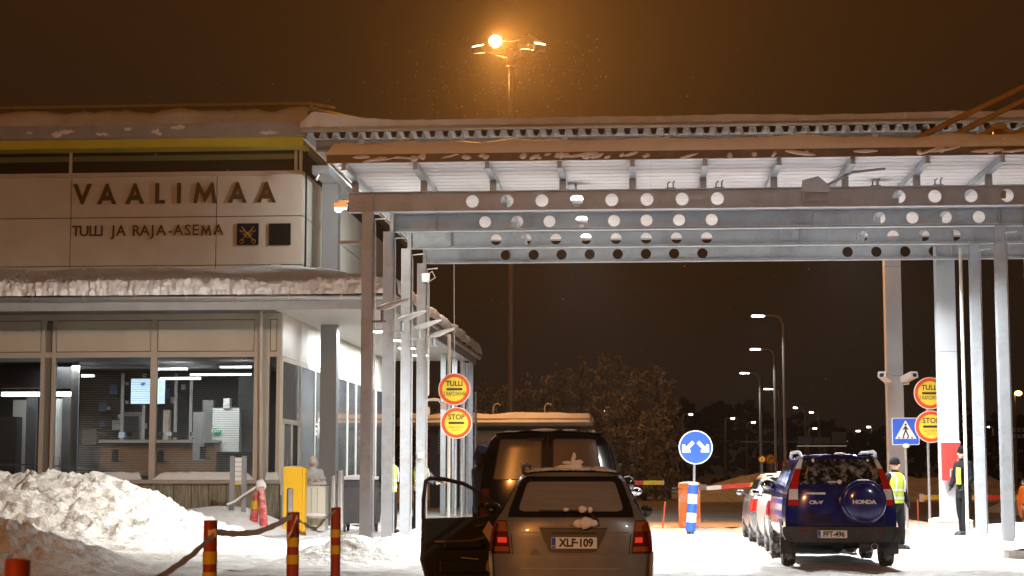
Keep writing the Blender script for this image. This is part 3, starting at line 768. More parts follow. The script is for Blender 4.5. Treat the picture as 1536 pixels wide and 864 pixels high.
for k, y in enumerate(CY):
    bm_ = cp(web(MB(), XA if k == 0 else XCL+0.02, XB, HL + HR, y, ZB0+0.016, ZB1-0.016, 0.116), 'beam', STEEL)
    x0 = XA if k == 0 else XCL+0.02
    MB().box(x0, XB, y-0.085, y+0.1, ZB0, ZB0+0.015).build('flange', STEEL, bm_, world=True)
    MB().box(x0, XB, y-0.085, y+0.1, ZB1-0.015, ZB1).build('flange', STEEL, bm_, world=True)
    # stiffeners and the bolted splice
    for x in ([XCL+0.1, XCR] + ([2.92, 3.34] if k else [2.92, 3.34]) + ([-4.0] if k else [])):
        MB().box(x-0.006, x+0.006, y-0.08, y-0.001, ZB0+0.017, ZB1-0.017).build('stiffener', STEEL, bm_, world=True)
    MB().box(2.93, 3.33, y-0.07, y-0.062, ZB0+0.12, ZB0+0.132).build('splice_shelf', STEEL, bm_, world=True)
    MB().box(2.93, 3.33, y-0.012, y-0.002, ZB0+0.13, ZB1-0.017).build('splice_plate', STEEL, bm_, world=True)
    bo = MB()
    for x in (XCL-0.16, XCL-0.07, 3.0, 3.25): 
        for z in ((ZB0+ZB1)/2,): bo.lathe([(0.014, -0.012), (0.014, 0)], 'y', (x, y, z), 6)
    if k == 0: bo.build('bolt', STEEL_D, bm_, world=True)
    if k == 0:
        MB().prism_xz([(2.88, ZB1-0.02), (2.90, ZB1+0.12), (3.18, ZB1+0.19), (3.38, ZB1+0.02), (3.38, ZB1-0.1), (2.88, ZB1-0.1)], y-0.098, y-0.088).build('gusset', STEEL, bm_, world=True)
# roof deck: transverse ribs
def deck_profile(y0, y1, pitch, zlo, zhi, flat=0.7):
    pts, y = [], y0
    while y < y1-1e-6:
        pts += [(y, zlo), (y+pitch*flat, zlo), (y+pitch*(flat+0.04), zhi), (y+pitch*0.96, zhi)]; y += pitch
    pts.append((y1, zlo)); return pts
YF, YB = 30.3, 40.75
pr = deck_profile(YF, YB, 0.38, ZD, ZD+0.03, 0.84)
mb = MB(); n = len(pr)
for (xa, xb) in ((-5.42, 0.2), (0.203, 5.6), (5.603, 9.6)):
    o = len(mb.v)
    mb.v += [(xa, y, z) for y, z in pr] + [(xb, y, z) for y, z in pr]
    mb.f += [(o+i, o+i+1, o+n+i+1, o+n+i) for i in range(n-1)]
cp(mb, 'roof_sheet', WHITE_S)
cp(MB().box(-5.42, 9.6, YF, YB, ZD+0.06, ZD+0.10), 'roof_board', STEEL_D)
cp(MB().box(-5.47, 9.65, YF-0.07, YF-0.005, ZD-0.02, ZD+0.12), 'front_fascia', mat('brown grey fascia', (0.15, 0.115, 0.09), 0.5, var=0.15, dirt=(0.4, 0.36, 0.32), dscale=3, damt=0.2))
cp(MB().box(-5.47, -5.43, YF, YB, ZD-0.03, ZD+0.16), 'side_fascia', STEEL_D)
cp(MB().box(-5.47, 9.65, YB+0.005, YB+0.06, ZD-0.03, ZD+0.16), 'rear_fascia', STEEL)
for k in range(12):
    x = -5.18+1.263*k
    cp(MB().box(x-0.035, x+0.035, YF+0.01, YB-0.02, ZD-0.13, ZD-0.006).box(x-0.055, x+0.055, YF+0.01, YB-0.02, ZD-0.142, ZD-0.131), 'rafter', STEEL)
    for j, y in enumerate(CY):
        cp(MB().box(x-0.06, x+0.06, y-0.05, y+0.05, ZB1+0.001, ZD-0.144), 'roof_stub', STEEL)
# snow on the canopy edge and over the roof
def csnow(u, v):
    x = -5.47+15.1*u
    n1 = 0.06*noise.noise(Vector((x*0.55, 2, 0))) + 0.035*noise.noise(Vector((x*1.6, 7, 0))) + 0.012*noise.noise(Vector((x*6, 1, v*3)))
    e = sstep(0, 0.01, u)
    th = (0.215 + n1 + 0.03*noise.noise(Vector((x*0.8, v*9, 3))))*(0.25+0.75*e)
    prof = [0, 0.55, 0.85, 1.0]
    if v < 0.06: q = v/0.06; return (x - 0.02, YF-0.075+0.05*q**2, ZD+0.12 + th*sin(q*pi/2))
    return (x, YF-0.02+(YB-YF)*((v-0.06)/0.94)**1.5, ZD+0.12 + th + 0.05*sstep(0.06, 0.16, v) + 0.05*noise.noise(Vector((x*1.2, v*10, 0)))*sstep(0.06, 0.2, v))
cp(MB().grid(420, 34, csnow), 'roof_snow', SNOW, smooth=True)
for k in range(46):
    x = -5.3+14*random.random(); L = 0.05+0.26*random.random()**2
    mb = MB().ball((0, 0, 0), 1, 8, 5, (L, 0.035, 0.018+0.045*random.random()))
    a = 0.5*(random.random()-0.3)
    mb.v = [(x+vx+0.02*noise.noise(Vector((vx*20, vz*20, k))), YF-0.075+vy, ZD+0.035+0.06*random.random()*0+vz+vx*a+0.02*noise.noise(Vector((vx*15, k, 0)))) for vx, vy, vz in mb.v]
    dz = 0.07*random.random()-0.03
    mb.v = [(a_, b_, c_+dz) for a_, b_, c_ in mb.v]
    cp(mb, 'snow_patch', SNOW, smooth=True)
mb = MB().grid(300, 3, lambda u, v: (-5.45+15.05*u, YF-0.085+0.03*v, ZD-0.035-0.018*(0.5+noise.noise(Vector((u*90, 0, 0))))*sin(pi*(1-v))+0.02*v))
cp(mb, 'drip_edge_snow', SNOW_ROOF)

# columns
def icol(label, x, y, z0=0.14, z1=ZB0, w=0.195, back=None):
    t = thing('canopy_column', label, 'column', (x, y, z0), group='slim I-section columns of the lane canopy')
    h = z1-z0; d = 0.20
    MB().box(-w/2, w/2, -d/2, -d/2+0.013, 0, h-0.001).build('front_flange', STEEL, t)
    MB().box(-w/2, w/2, d/2-0.013, d/2, 0, h-0.001).build('rear_flange', STEEL, t)
    MB().box(-0.005, 0.005, -d/2+0.0135, d/2-0.0135, 0, h-0.001).build('web', STEEL, t)
    MB().box(-0.16, 0.16, -0.16, 0.16, -0.02, 0.02).build('base_plate', STEEL_D, t)
    MB().tube([(w/2+0.035, 0.0, 0.1), (w/2+0.035, 0.0, h-0.25), (w/2+0.02, 0.05, h-0.12), (0.35, 0.05, h-0.1)], 0.014, 6).build('conduit', GALV, t, smooth=True)
    return t
LAB = ['nearest left canopy column, dark grey, at the left end of the first perforated beam', 'left canopy column second from the front', 'left canopy column third from the front', 'rearmost of the left canopy columns, beside the police in yellow vests']
LABR = ['right canopy column outside the open lane, nearest to the viewer', 'rightmost slim canopy column in view, right of the red cabinet', 'slim right canopy column beside the officer in black, with pipes next to it', 'rearmost right canopy column, behind the boxy white column with the red cabinet']
for k, y in enumerate(CY):
    icol(LAB[k], XCL, y)
    if k < 3: icol(LABR[k], XCR, y)
# conduits beside the right third column
for (px, Y, r, lb) in ((1449, 37.1, 0.035, 'slim cream pole in front of the officer in black at the right'), (1470, 37.3, 0.03, 'grey drainpipe on the right side of the third right canopy column')):
    t = tag(MB().tube([(0, 0, 0), (0, 0, 6.0)], r, 8).build('standpipe', IVORY if px < 1460 else GALV, smooth=True, loc=(0,0,0)), lb, 'pipe'); t.location = (PX(px, Y, 700), Y, 0.14)

# column luminaires
for k, y in enumerate(CY):
    zz_ = PZ([483, 498, 509, 520][k], y, [565, 598, 622, 645][k])
    t = thing('column_luminaire', ['street-lamp style luminaire on the nearest left column', 'street-lamp style luminaire on the second left column', 'street-lamp style luminaire on the third left column', 'street-lamp style luminaire on the rearmost left column'][k], 'luminaire', (XCL+0.10, y-0.12, zz_), group='luminaires on the left canopy columns')
    MB().box(0, 0.26, -0.02, 0.02, -0.02, 0.02).build('bracket', STEEL_D if k == 0 else STEEL, t)
    MB().tube([(0.19, 0, 0.0), (0.19, 0, 0.21)], 0.032, 8).build('stem', STEEL_D if k == 0 else STEEL, t, smooth=True)
    mb = MB(); mb.lathe([(0.02, -0.10), (0.055, -0.07), (0.075, 0.05), (0.07, 0.2), (0.045, 0.42), (0.02, 0.50)], 'x', (0, 0, 0), 14, 0.75)
    h = mb.build('lamp_head', mat('luminaire shell', (0.50, 0.50, 0.48), 0.35, var=0.05), t, smooth=True); h.location = (0.19, 0, 0.25); h.rotation_euler = (0, -radians(17), 0)
    MB().lathe([(0.01, -0.02), (0.055, 0.02), (0.06, 0.14), (0.045, 0.24), (0.01, 0.27)], 'x', (0, 0, -0.035), 12, 0.55).build('lens', mat('luminaire lens', (0.5, 0.45, 0.4), 0.2), h, smooth=True)
# canopy floodlights
FLN = {(-1.2, 0): 'white floodlight under the canopy roof between the first beams on the left', (-1.2, 1): 'white floodlight under the canopy roof between the middle beams on the left', (-1.2, 2): 'white floodlight under the canopy roof before the last beam on the left',
       (4.4, 0): 'white floodlight under the canopy roof between the first beams on the right', (4.4, 1): 'white floodlight under the canopy roof between the middle beams on the right', (4.4, 2): 'white floodlight under the canopy roof before the last beam on the right'}
for x in (-1.2, 4.4):
    for j, y in enumerate((32.9, 35.55, 38.2)):
        t = thing('canopy_floodlight', FLN[(x, j)], 'floodlight', (x, y, ZD-0.28), group='floodlights under the lane canopy')
        MB().bevbox(-0.22, 0.22, -0.17, 0.17, 0.02, 0.12, 0.03).build('housing', GALV, t)
        MB().box(-0.02, 0.02, -0.02, 0.02, 0.12, 0.27).build('hanger', GALV, t)
        MB().box(-0.19, 0.19, -0.15, 0.15, 0.0, 0.015).build('lens', LED_E, t)
        area('canopy_light', (0, 0, -0.02), 0.35, 800, COOL, spread=radians(128), parent=t)

# ------------------------------------------------------------ big roof behind
UR = thing('rear_roof', 'large corrugated steel roof behind the lane canopy, thick with snow', 'roof', (4.0, 44.0, 0))
def up(mb, name, m, **k): return mb.build(name, m, UR, world=True, **k)
XU0, XU1, YU0, YU1 = -8.6, 20.0, 44.0, 55.0
ZC0, ZC1 = 9.98, 10.15
mb = MB(); p = 0.33; prof = []; x = XU0
while x < XU1: prof += [(x, ZC0), (x+0.10, ZC0), (x+0.14, ZC1-0.02), (x+0.29, ZC1-0.02)]; x += p
n = len(prof); mb.v = [(a, YU0+0.03, z) for a, z in prof] + [(a, YU1, z) for a, z in prof]; mb.f = [(i, i+1, n+i+1, n+i) for i in range(n-1)]
up(mb, 'roof_sheet', mat('galvanised deck', (0.55, 0.60, 0.64), 0.35, 0.3, var=0.15, vscale=5))
up(MB().box(XU0, XU1, YU0+0.02, YU1, ZC1, ZC1+0.05), 'roof_board', STEEL_D)
up(MB().box(XU0-0.02, XU1, YU0-0.05, YU0+0.01, ZC1-0.01, ZC1+0.12).box(XU0-0.02, XU1, YU0-0.075, YU0-0.051, ZC1+0.02, ZC1+0.05), 'fascia', mat('olive grey gutter', (0.30, 0.27, 0.22), 0.5, var=0.1))
for y in (44.35, 53.2): 
    b_ = up(MB().box(XU0+0.3, XU1, y-0.01, y+0.01, 9.72, ZC0-0.004), 'cross_beam', STEEL_D)
    MB().box(XU0+0.3, XU1, y-0.12, y+0.12, 9.705, 9.72).box(XU0+0.3, XU1, y-0.12, y+0.12, ZC0-0.018, ZC0-0.003).build('flange', STEEL_D, b_, world=True)
    for k in range(11):
        x = XU0+1.5+k*2.6; MB().box(x-0.07, x+0.07, y-0.11, y-0.011, 9.721, ZC0-0.02).build('stiffener', STEEL, b_, world=True)
def usn(u, v):
    x = XU0-0.05+(XU1-XU0)*u; base = ZC1+0.11
    th = 0.27 + 0.10*noise.noise(Vector((x*0.3, 4, 0))) + 0.04*noise.noise(Vector((x*1.1, 9, 0))) + 0.012*fbm(x*4, v*4, 2, 3)
    th = (th + 0.42*math.exp(-((x-XU0)/1.3)**2))*(0.35+0.65*sstep(0, 0.012, u))
    if v < 0.08: q = v/0.08; return (x, YU0-0.05+0.1*q*q+0.04*noise.noise(Vector((x*3, 0, 0))), base+th*0.7*sin(q*pi/2))
    return (x, YU0+0.05+8*(v-0.08)/0.92, base+th*(0.7+0.3*sstep(0.08, 0.2, v))+0.1*v)
up(MB().grid(400, 18, usn), 'roof_snow', SNOW_ROOF, smooth=True)
# longitudinal box beams
for x in (-8.83, 7.09):
    up(MB().box(x-0.24, x+0.24, 47.9, 53, 9.74, 9.97) if x < 0 else MB().box(x-0.2, x+0.2, 44.6, 53, 9.74, 9.97), 'box_beam', STEEL)
t = MB().tube([P(474, 270, 47.8), P(478, 262, 47.8)], 0.05, 6); up(t, 'cable_gland', GALV)

# tall box columns
def boxcol(label, x, y, w=0.42, h=9.735, plinth=False, m_=None):
    t = thing('box_column', label, 'column', (x, y, 0), group='tall box columns of the rear roof')
    MB().box(-w/2, w/2, -w/2, w/2, 0.3 if plinth else 0, h-0.002).build('shaft', m_ or mat('pale grey column', (0.40, 0.43, 0.46), 0.45, var=0.05, dirt=(0.38, 0.39, 0.40), dscale=1.5, damt=0.2), t)
    for z in ((4.15, 7.2) if h > 7.3 else (4.15,)): MB().box(-w/2-0.002, w/2+0.002, -w/2-0.002, w/2+0.002, z, z+0.012).build('joint', STEEL_D, t)
    if plinth:
        MB().prism_xy([(-0.42, -0.42), (0.42, -0.42), (0.42, 0.42), (-0.42, 0.42)], 0, 0.42).build('plinth', mat('plinth concrete', (0.42, 0.39, 0.34), 0.85, var=0.25, bump=0.006, bscale=15), t, bevel=0.03)
        mb = MB().grid(14, 14, lambda u, v: (-0.43+0.86*u, -0.43+0.86*v, 0.42+0.10*sin(pi*u)**0.4*sin(pi*v)**0.4+0.02*noise.noise(Vector((u*6, v*6, 0)))))
        mb.build('plinth_snow', SNOW, t, smooth=True)
    else: MB().box(-w/2-0.08, w/2+0.08, -w/2-0.08, w/2+0.08, 0, 0.04).build('base_plate', STEEL_D, t)
    return t
boxcol('tall pale box column on a concrete plinth, with the red hose cabinet on it', PX(1421, 39.95, 600), 39.95, 0.40, h=6.86, plinth=True)
boxcol('tall pale box column carrying two white cameras, behind the crossing sign', PX(1341, 49.8, 560), 49.8, 0.44)
boxcol('tall grey box column beside the side wall of the customs building', PX(494, 49.8, 600), 49.8, 0.46, m_=mat('mid grey column', (0.20, 0.215, 0.22), 0.5, var=0.06))

# tubular stays on the roof at the right
t = thing('roof_stay', 'orange-lit pair of tubular stays rising to the right above the canopy snow', 'roof stay', (6.0, 35.0, 6.8))
OR = mat('stay paint', (0.45, 0.33, 0.20), 0.45, var=0.1)
for a, b in (((1345, 222), (1560, 118)), ((1385, 226), (1560, 138))):
    MB().tube([P(*a, 35.0), P(*b, 35.0)], 0.055, 8).build('tube', OR, t, world=True, smooth=True)
t2 = thing('roof_brace', 'orange-lit braced post standing in the snow at the right end of the canopy roof', 'roof brace', (8.3, 34.4, 6.8))
a = P(1497, 188, 34.4)
MB().box(a.x-0.10, a.x+0.10, 34.34, 34.46, 6.75, a.z-0.08).build('post', mat('brown steel', (0.22, 0.12, 0.06), 0.5), t2, world=True)
MB().box(a.x-0.14, a.x+0.14, 34.32, 34.48, a.z-0.08, a.z+0.02).build('cap', OR, t2, world=True)
MB().tube([P(1490, 193, 34.4), P(1430, 222, 34.4)], 0.05, 8).build('tube', OR, t2, world=True, smooth=True)
MB().tube([P(1505, 193, 34.4), P(1560, 214, 34.4)], 0.04, 8).build('tube', OR, t2, world=True, smooth=True)
MB().tube([P(1502, 222, 34.2), P(1560, 186, 34.2)], 0.13, 8).build('tube', OR, t2, world=True, smooth=True)
# vertical cable from the canopy
t = tag(MB().tube([P(681, 396, 42), P(681.5, 560, 42)], 0.012, 5).build('suspended_cable', IVORY), 'thin white vertical cable hanging down above the round customs sign', 'cable')

for k, (x, y, tgt, pw) in enumerate(((-6.3, 46.5, (-9.4, 52, 7.0), 700), (-6.3, 52.5, (-9.4, 56, 6), 550), (0.5, 46, (0.5, 44, 0), 1100), (5.0, 46, (5.5, 44, 0), 900), (11.5, 46, (10.5, 44, 0), 500))):  # added lights that brighten the side wall and the lanes
    t = thing('roof_floodlight', ['white floodlight under the rear roof aimed at the side wall, nearer one', 'white floodlight under the rear roof aimed at the side wall, farther one', 'white floodlight under the rear roof above the left lane', 'white floodlight under the rear roof above the right lane', 'white floodlight under the rear roof right of the last lane'][k], 'floodlight', (x, y, 9.3), group='floodlights under the rear roof')
    hd_ = MB().bevbox(-0.22, 0.22, -0.15, 0.15, 0.03, 0.14, 0.03).build('housing', GALV, t); MB().box(-0.02, 0.02, -0.02, 0.02, 0.14, 0.54).build('hanger', GALV, t)
    MB().box(-0.19, 0.19, -0.13, 0.13, 0.01, 0.029).build('lens', LED_E, t)
    s_ = spot('roof_light', (0, 0, 0), (0, 0, -1), pw, COOL, 130, 0.8, 0.15); s_.parent = t; s_.location = (0, 0, -0.03)
    s_.rotation_euler = (Vector(tgt)-Vector((x, y, 9.3))).to_track_quat('-Z', 'Y').to_euler()

# small fittings on the canopy steel
for k, (x, y) in enumerate(((0.55, 31.6), (1.42, 31.6), (4.2, 31.6), (5.3, 31.6), (7.0, 31.6), (-2.2, 34.24), (2.0, 34.24))):
    cp(MB().box(x-0.09, x+0.09, y-0.06, y+0.06, ZB1+0.002, ZB1+0.02).tube([(x-0.05, y, ZB1+0.02), (x-0.05, y, ZB1+0.10), (x-0.01, y, ZB1+0.14)], 0.012, 6).tube([(x+0.05, y, ZB1+0.02), (x+0.05, y, ZB1+0.12), (x+0.08, y, ZB1+0.15)], 0.012, 6), 'beam_bracket', STEEL_D)
for y in CY[1:]:
    cp(MB().tube([(XCL+0.2, y-0.05, ZB0+0.035), (-1.2, y-0.05, ZB0+0.035), (4.4, y-0.05, ZB0+0.04), (XB-0.2, y-0.05, ZB0+0.035)], 0.014, 6), 'conduit', GALV)
cp(MB().tube([(XCL+0.18, CY[3]-0.13, 3.2), (XCL+0.18, CY[3]-0.13, 5.7), (XCL+0.10, CY[3]-0.13, 5.9), (XCL+0.25, CY[3]-0.13, 6.0), (XCL+0.32, CY[3]-0.13, 5.86), (XCL+0.2, CY[3]-0.13, 5.78)], 0.012, 6), 'cable_loop', IVORY, smooth=True)
cp(MB().bevbox(XCL+0.02, XCL+0.20, CY[3]-0.2, CY[3]-0.12, 5.75, 5.95, 0.02), 'cable_box', GALV)
cp(MB().tube([(3.35, 31.5, ZB1+0.03), (3.75, 31.2, ZB1+0.2), (4.3, 31.0, ZB1+0.22)], 0.025, 6), 'strut', STEEL_D)
# ------------------------------------------------------------ lettering on the facade
LET = mat('bronze letter', (0.05, 0.032, 0.016), 0.42, 0.3, var=0.2, vscale=8)
def letter_big(ch, cx, zc, w, h, par, st=0.105, y0=-0.05, y1=-0.005):
    mb = MB(); x0, x1, z0, z1 = cx-w/2, cx+w/2, zc-h/2, zc+h/2
    def stroke(ax, az, bx, bz): # quad with horizontal cut ends
        mb.prism_xz([(ax-st/2, az), (ax+st/2, az), (bx+st/2, bz), (bx-st/2, bz)], y0, y1)
    if ch == 'V':
        mb.prism_xz([(x0, z1), (x0+st*1.15, z1), (cx, z0+st*1.9), (x1-st*1.15, z1), (x1, z1), (cx+st*0.3, z0), (cx-st*0.3, z0)], y0, y1)
    elif ch == 'A':
        k = 0.30; i0 = st*1.15
        mb.prism_xz([(x0, z0), (x0+i0, z0), (x0+i0+(cx-x0-i0)*k*0.75, z0+h*k*0.62), (x1-i0-(x1-cx-i0)*k*0.75, z0+h*k*0.62), (x1-i0, z0), (x1, z0),
                     (x1-(x1-cx)*0.42, z0+h*0.42+0.0), (x0+(cx-x0)*0.42, z0+h*0.42)], y0, y1)
        mb.prism_xz([(x0+(cx-x0)*0.42, z0+h*0.42+0.0005), (x0+(cx-x0)*0.42+i0*0.9, z0+h*0.42+0.0005), (cx, z1-st*1.6), (x1-(x1-cx)*0.42-i0*0.9, z0+h*0.42+0.0005), (x1-(x1-cx)*0.42, z0+h*0.42+0.0005), (cx+st*0.3, z1), (cx-st*0.3, z1)], y0, y1)
    elif ch == 'L':
        mb.prism_xz([(x0, z0), (x1, z0), (x1, z0+st*0.95), (x0+st, z0+st*0.95), (x0+st, z1), (x0, z1)], y0, y1)
    elif ch == 'I': mb.prism_xz([(cx-st/2, z0), (cx+st/2, z0), (cx+st/2, z1), (cx-st/2, z1)], y0, y1)
    elif ch == 'M':
        a = w*0.14
        mb.prism_xz([(x0, z0), (x0+st, z0), (x0+st+a*0.62, z1-st*2.3), (cx, z0), (x1-st-a*0.62, z1-st*2.3), (x1-st, z0), (x1, z0), (x1-a, z1), (x1-a-st*0.6, z1), (cx, z0+st*2.6), (x0+a+st*0.6, z1), (x0+a, z1)], y0, y1)
    return mb.build('letter', LET, par)
YS = YU-0.006
SG = thing('building_sign', 'bronze raised lettering VAALIMAA across the upper beige panels', 'sign', (PX(262, YS, 290), YS, 8.75))
zc = (PZ(292, YS, 124)+PZ(288, YS, 400))/2 - 8.75
for ch, px, wpx in zip('VAALIMAA', (124, 161, 203, 240.7, 269, 308, 356.5, 400), (29, 30, 30, 15, 6, 36, 30, 30)):
    x = PX(px, YS, 290); w = wpx*YS/FP
    letter_big(ch, x-SG.location.x, zc, w, 0.585, SG)
SG2 = thing('building_sign', 'smaller raised lettering TULLI JA RAJA-ASEMA under the big name', 'sign', (PX(220, YS, 345), YS, 7.9))
zc = PZ(346.5, YS, 220)-7.9
for ch, px in zip('TULLIJARAJA-ASEMA', (114.6, 126.5, 138.3, 146.3, 153.2, 170.6, 182.0, 204.5, 217.5, 229.5, 242.0, 256, 267.8, 281.5, 293.5, 309.5, 328)):
    if ch == 'M': letter_big('M', PX(px, YS, 345)-SG2.location.x, zc, 0.30, 0.30, SG2, st=0.05, y0=-0.032, y1=-0.008); continue
    text(ch, 'letter', LET, 0.43, (PX(px, YS, 345)-SG2.location.x, -0.02, zc), ext=0.012, sx=0.8 if ch == 'M' else 0.96, bold=0.003, parent=SG2)
GOLD = mat('gold emblem', (0.55, 0.33, 0.06), 0.35, 0.6)
def emblem(px0, px1, label, keys):
    a, b = P(px0, 335.5, YS), P(px1, 367.5, YS); w = (b.x-a.x)/2
    t = thing('emblem_plate', label, 'emblem', ((a.x+b.x)/2, YS-0.01, b.z), group=None)
    h = a.z-b.z
    MB().box(-w, w, -0.035, 0, 0, h).build('plate', mat('dark navy plate' if keys else 'dark green plate', (0.006, 0.009, 0.016) if keys else (0.008, 0.012, 0.007), 0.7, spec=0.15), t)
    if keys:
        mb = MB(); c = h/2
        for s_ in (-1, 1):
            mb.tube([(s_*w*0.55, -0.04, c-h*0.30), (-s_*w*0.55, -0.04, c+h*0.34)], 0.011, 5)
            mb.tube([(s_*w*0.55+0.055*cos(t_), -0.04, c-h*0.34+0.055*sin(t_)) for t_ in [2*pi*k/10 for k in range(11)]], 0.01, 5)
            mb.tube([(-s_*w*0.30, -0.04, c+h*0.19), (-s_*w*0.62, -0.04, c+h*0.10), (-s_*w*0.70, -0.04, c+h*0.20)], 0.012, 5)
            mb.tube([(s_*w*0.2, -0.04, c-h*0.1), (s_*w*0.42, -0.04, c+h*0.02), (s_*w*0.22, -0.04, c+h*0.16)], 0.009, 5)
        mb.tube([(0.07*cos(t_), -0.04, c-0.02+0.07*sin(t_)) for t_ in [2*pi*k/12 for k in range(13)]], 0.010, 5)
        mb.build('crossed_keys', GOLD, t)
emblem(356, 388, 'square dark plate with golden crossed keys, left of the two emblems on the facade', True)
emblem(404, 436, 'plain dark square plate, right of the keys emblem near the corner of the facade', False)

# ------------------------------------------------------------ road signs
RED = mat('sign red', (0.62, 0.07, 0.02), 0.4); YEL = mat('sign yellow', (0.85, 0.62, 0.05), 0.4)
BLU = mat('sign blue', (0.02, 0.09, 0.50), 0.4); WHI = mat('sign white', (0.82, 0.82, 0.80), 0.4); SBK = mat('sign black', (0.015, 0.015, 0.015), 0.5)
CREAM = mat('sign rim cream', (0.80, 0.76, 0.62), 0.4)
def disc(r, y0, y1, n=36): return MB().lathe([(r, y0), (r, y1)], 'y', n=n)
def round_sign(name, label, loc, r, lines_, tilt=0, cat='sign', rx=0):
    t = thing(name, label, cat, loc, tilt)
    disc(r, 0, 0.02).build('plate', CREAM, t)
    disc(r*0.95, -0.004, -0.0005).build('red_ring', RED, t)
    disc(r*0.745, -0.009, -0.0045).build('yellow_face', YEL, t)
    b = MB(); b.bevbox(-r*0.5, r*0.5, -0.013, -0.0095, -r*0.07, r*0.07, r*0.05).build('black_bar', SBK, t)
    for s_, z, sz, sx_ in lines_: text(s_, 'lettering', SBK, sz*r, (0, -0.011, z*r), ext=0.0015, sx=sx_, bold=0.004*r/0.4 if sz > 0.4 else (0.001 if sz > 0.3 else -0.001), parent=t)
    return t
TL = [('TULLI', 0.34, 0.44, 0.95), ('ТАМОЖНЯ', -0.30, 0.33, 0.80)]
SL = [('STOP', 0.36, 0.46, 0.95), ('RAJAVARTIO-', -0.27, 0.19, 0.85), ('LAITOS', -0.45, 0.19, 0.9)]
SY = 42.0
for (cx1, cy1, cx2, cy2, px, lab, r1, r2) in ((682, 584, 685, 634.5, 682.5, 'left', 0.385, 0.375), (1394.5, 590, 1396, 640, 1393, 'right', 0.385, 0.385)):
    Y = SY if lab == 'left' else 43.0
    p1, p2 = P(cx1, cy1, Y), P(cx2, cy2, Y)
    round_sign('customs_sign', 'round yellow sign with red rim reading TULLI, '+('upper one left of the van' if lab == 'left' else 'upper one at the right column'), (p1.x, Y-0.06, p1.z), r1, TL)
    round_sign('stop_sign', 'round yellow STOP sign with red rim, '+('lower one left of the black van' if lab == 'left' else 'lower one beside the crossing sign at the right'), (p2.x, Y-0.06, p2.z), r2, SL, radians(3) if lab == 'left' else 0)
    t = thing('sign_pole', 'grey pole carrying the two round signs at the '+lab, 'pole', (PX(px, Y, 700), Y, 0))
    MB().tube([(0, 0, 0), (0, 0, p1.z+0.3)], 0.032, 8).build('pole', GALV, t, smooth=True)
    for z in (p1.z, p2.z): MB().box(-0.06, 0.06, -0.045, 0.03, z-0.03, z+0.03).build('clamp', GALV, t)
# more bare poles near the left signs
for px, Y, r, top, lb in ((673, 43.5, 0.045, 4.9, 'white pole just left of the round customs signs'), (692, 44.2, 0.04, 4.4, 'slim white pole right of the STOP sign post'), (700, 47, 0.03, 4.4, 'slim grey pole behind the STOP sign near the van')):
    o = tag(MB().tube([(0,0,0), (0,0,top)], r, 8).build('bare_pole', IVORY if px == 673 else GALV, smooth=True, loc=(0,0,0)), lb, 'pole'); o.location = (PX(px, Y, 700), Y, 0)

# pedestrian crossing sign
Y = 43.3; c = P(1358.5, 647, Y)
t = thing('crossing_sign', 'square blue pedestrian crossing sign in front of the box column with cameras', 'sign', (c.x, Y, c.z))
h = 0.325
MB().bevbox(-h, h, 0, 0.02, -h, h, 0.03).build('plate', WHI, t)
MB().bevbox(-h*0.95, h*0.95, -0.004, -0.0005, -h*0.95, h*0.95, 0.03).build('blue_face', BLU, t)
MB().prism_xz([(-h*0.78, -h*0.55), (h*0.78, -h*0.55), (0, h*0.82)], -0.008, -0.0045).build('white_triangle', WHI, t)
mb = MB(); y0, y1 = -0.012, -0.0085
mb.lathe([(h*0.085, y0), (h*0.085, y1)], 'y', (0.0, 0, h*0.50), 10)
mb.prism_xz([(-h*0.09, h*0.38), (h*0.08, h*0.38), (h*0.07, 0.0), (-h*0.07, 0.0)], y0, y1)
mb.prism_xz([(-h*0.06, h*0.37), (-h*0.24, h*0.12), (-h*0.17, h*0.09), (-h*0.02, h*0.26)], y0, y1)
mb.prism_xz([(h*0.05, h*0.35), (h*0.22, h*0.13), (h*0.17, h*0.08), (h*0.03, h*0.22)], y0, y1)
mb.prism_xz([(-h*0.07, 0.02), (h*0.03, 0.02), (-h*0.14, -h*0.42), (-h*0.24, -h*0.40)], y0, y1)
mb.prism_xz([(-h*0.03, 0.02), (h*0.07, 0.02), (h*0.26, -h*0.40), (h*0.16, -h*0.42)], y0, y1)
for k in range(4): mb.prism_xz([(-h*0.60+k*h*0.33, -h*0.52), (-h*0.44+k*h*0.33, -h*0.52), (-h*0.40+k*h*0.30, -h*0.42), (-h*0.52+k*h*0.30, -h*0.42)], y0, y1)
mb.build('walking_figure', SBK, t)
t = thing('sign_pole', 'short grey pole with snow cap under the blue crossing sign', 'pole', (c.x-0.0, Y+0.06, 0))
MB().tube([(0,0,0), (0,0,c.z-0.1)], 0.03, 8).build('pole', GALV, t, smooth=True)
MB().ball((0, -0.09, c.z-h-0.02), 0.075, 8, 6, (1.2, 0.8, 0.8)).build('snow_cap', SNOW, t, smooth=True)

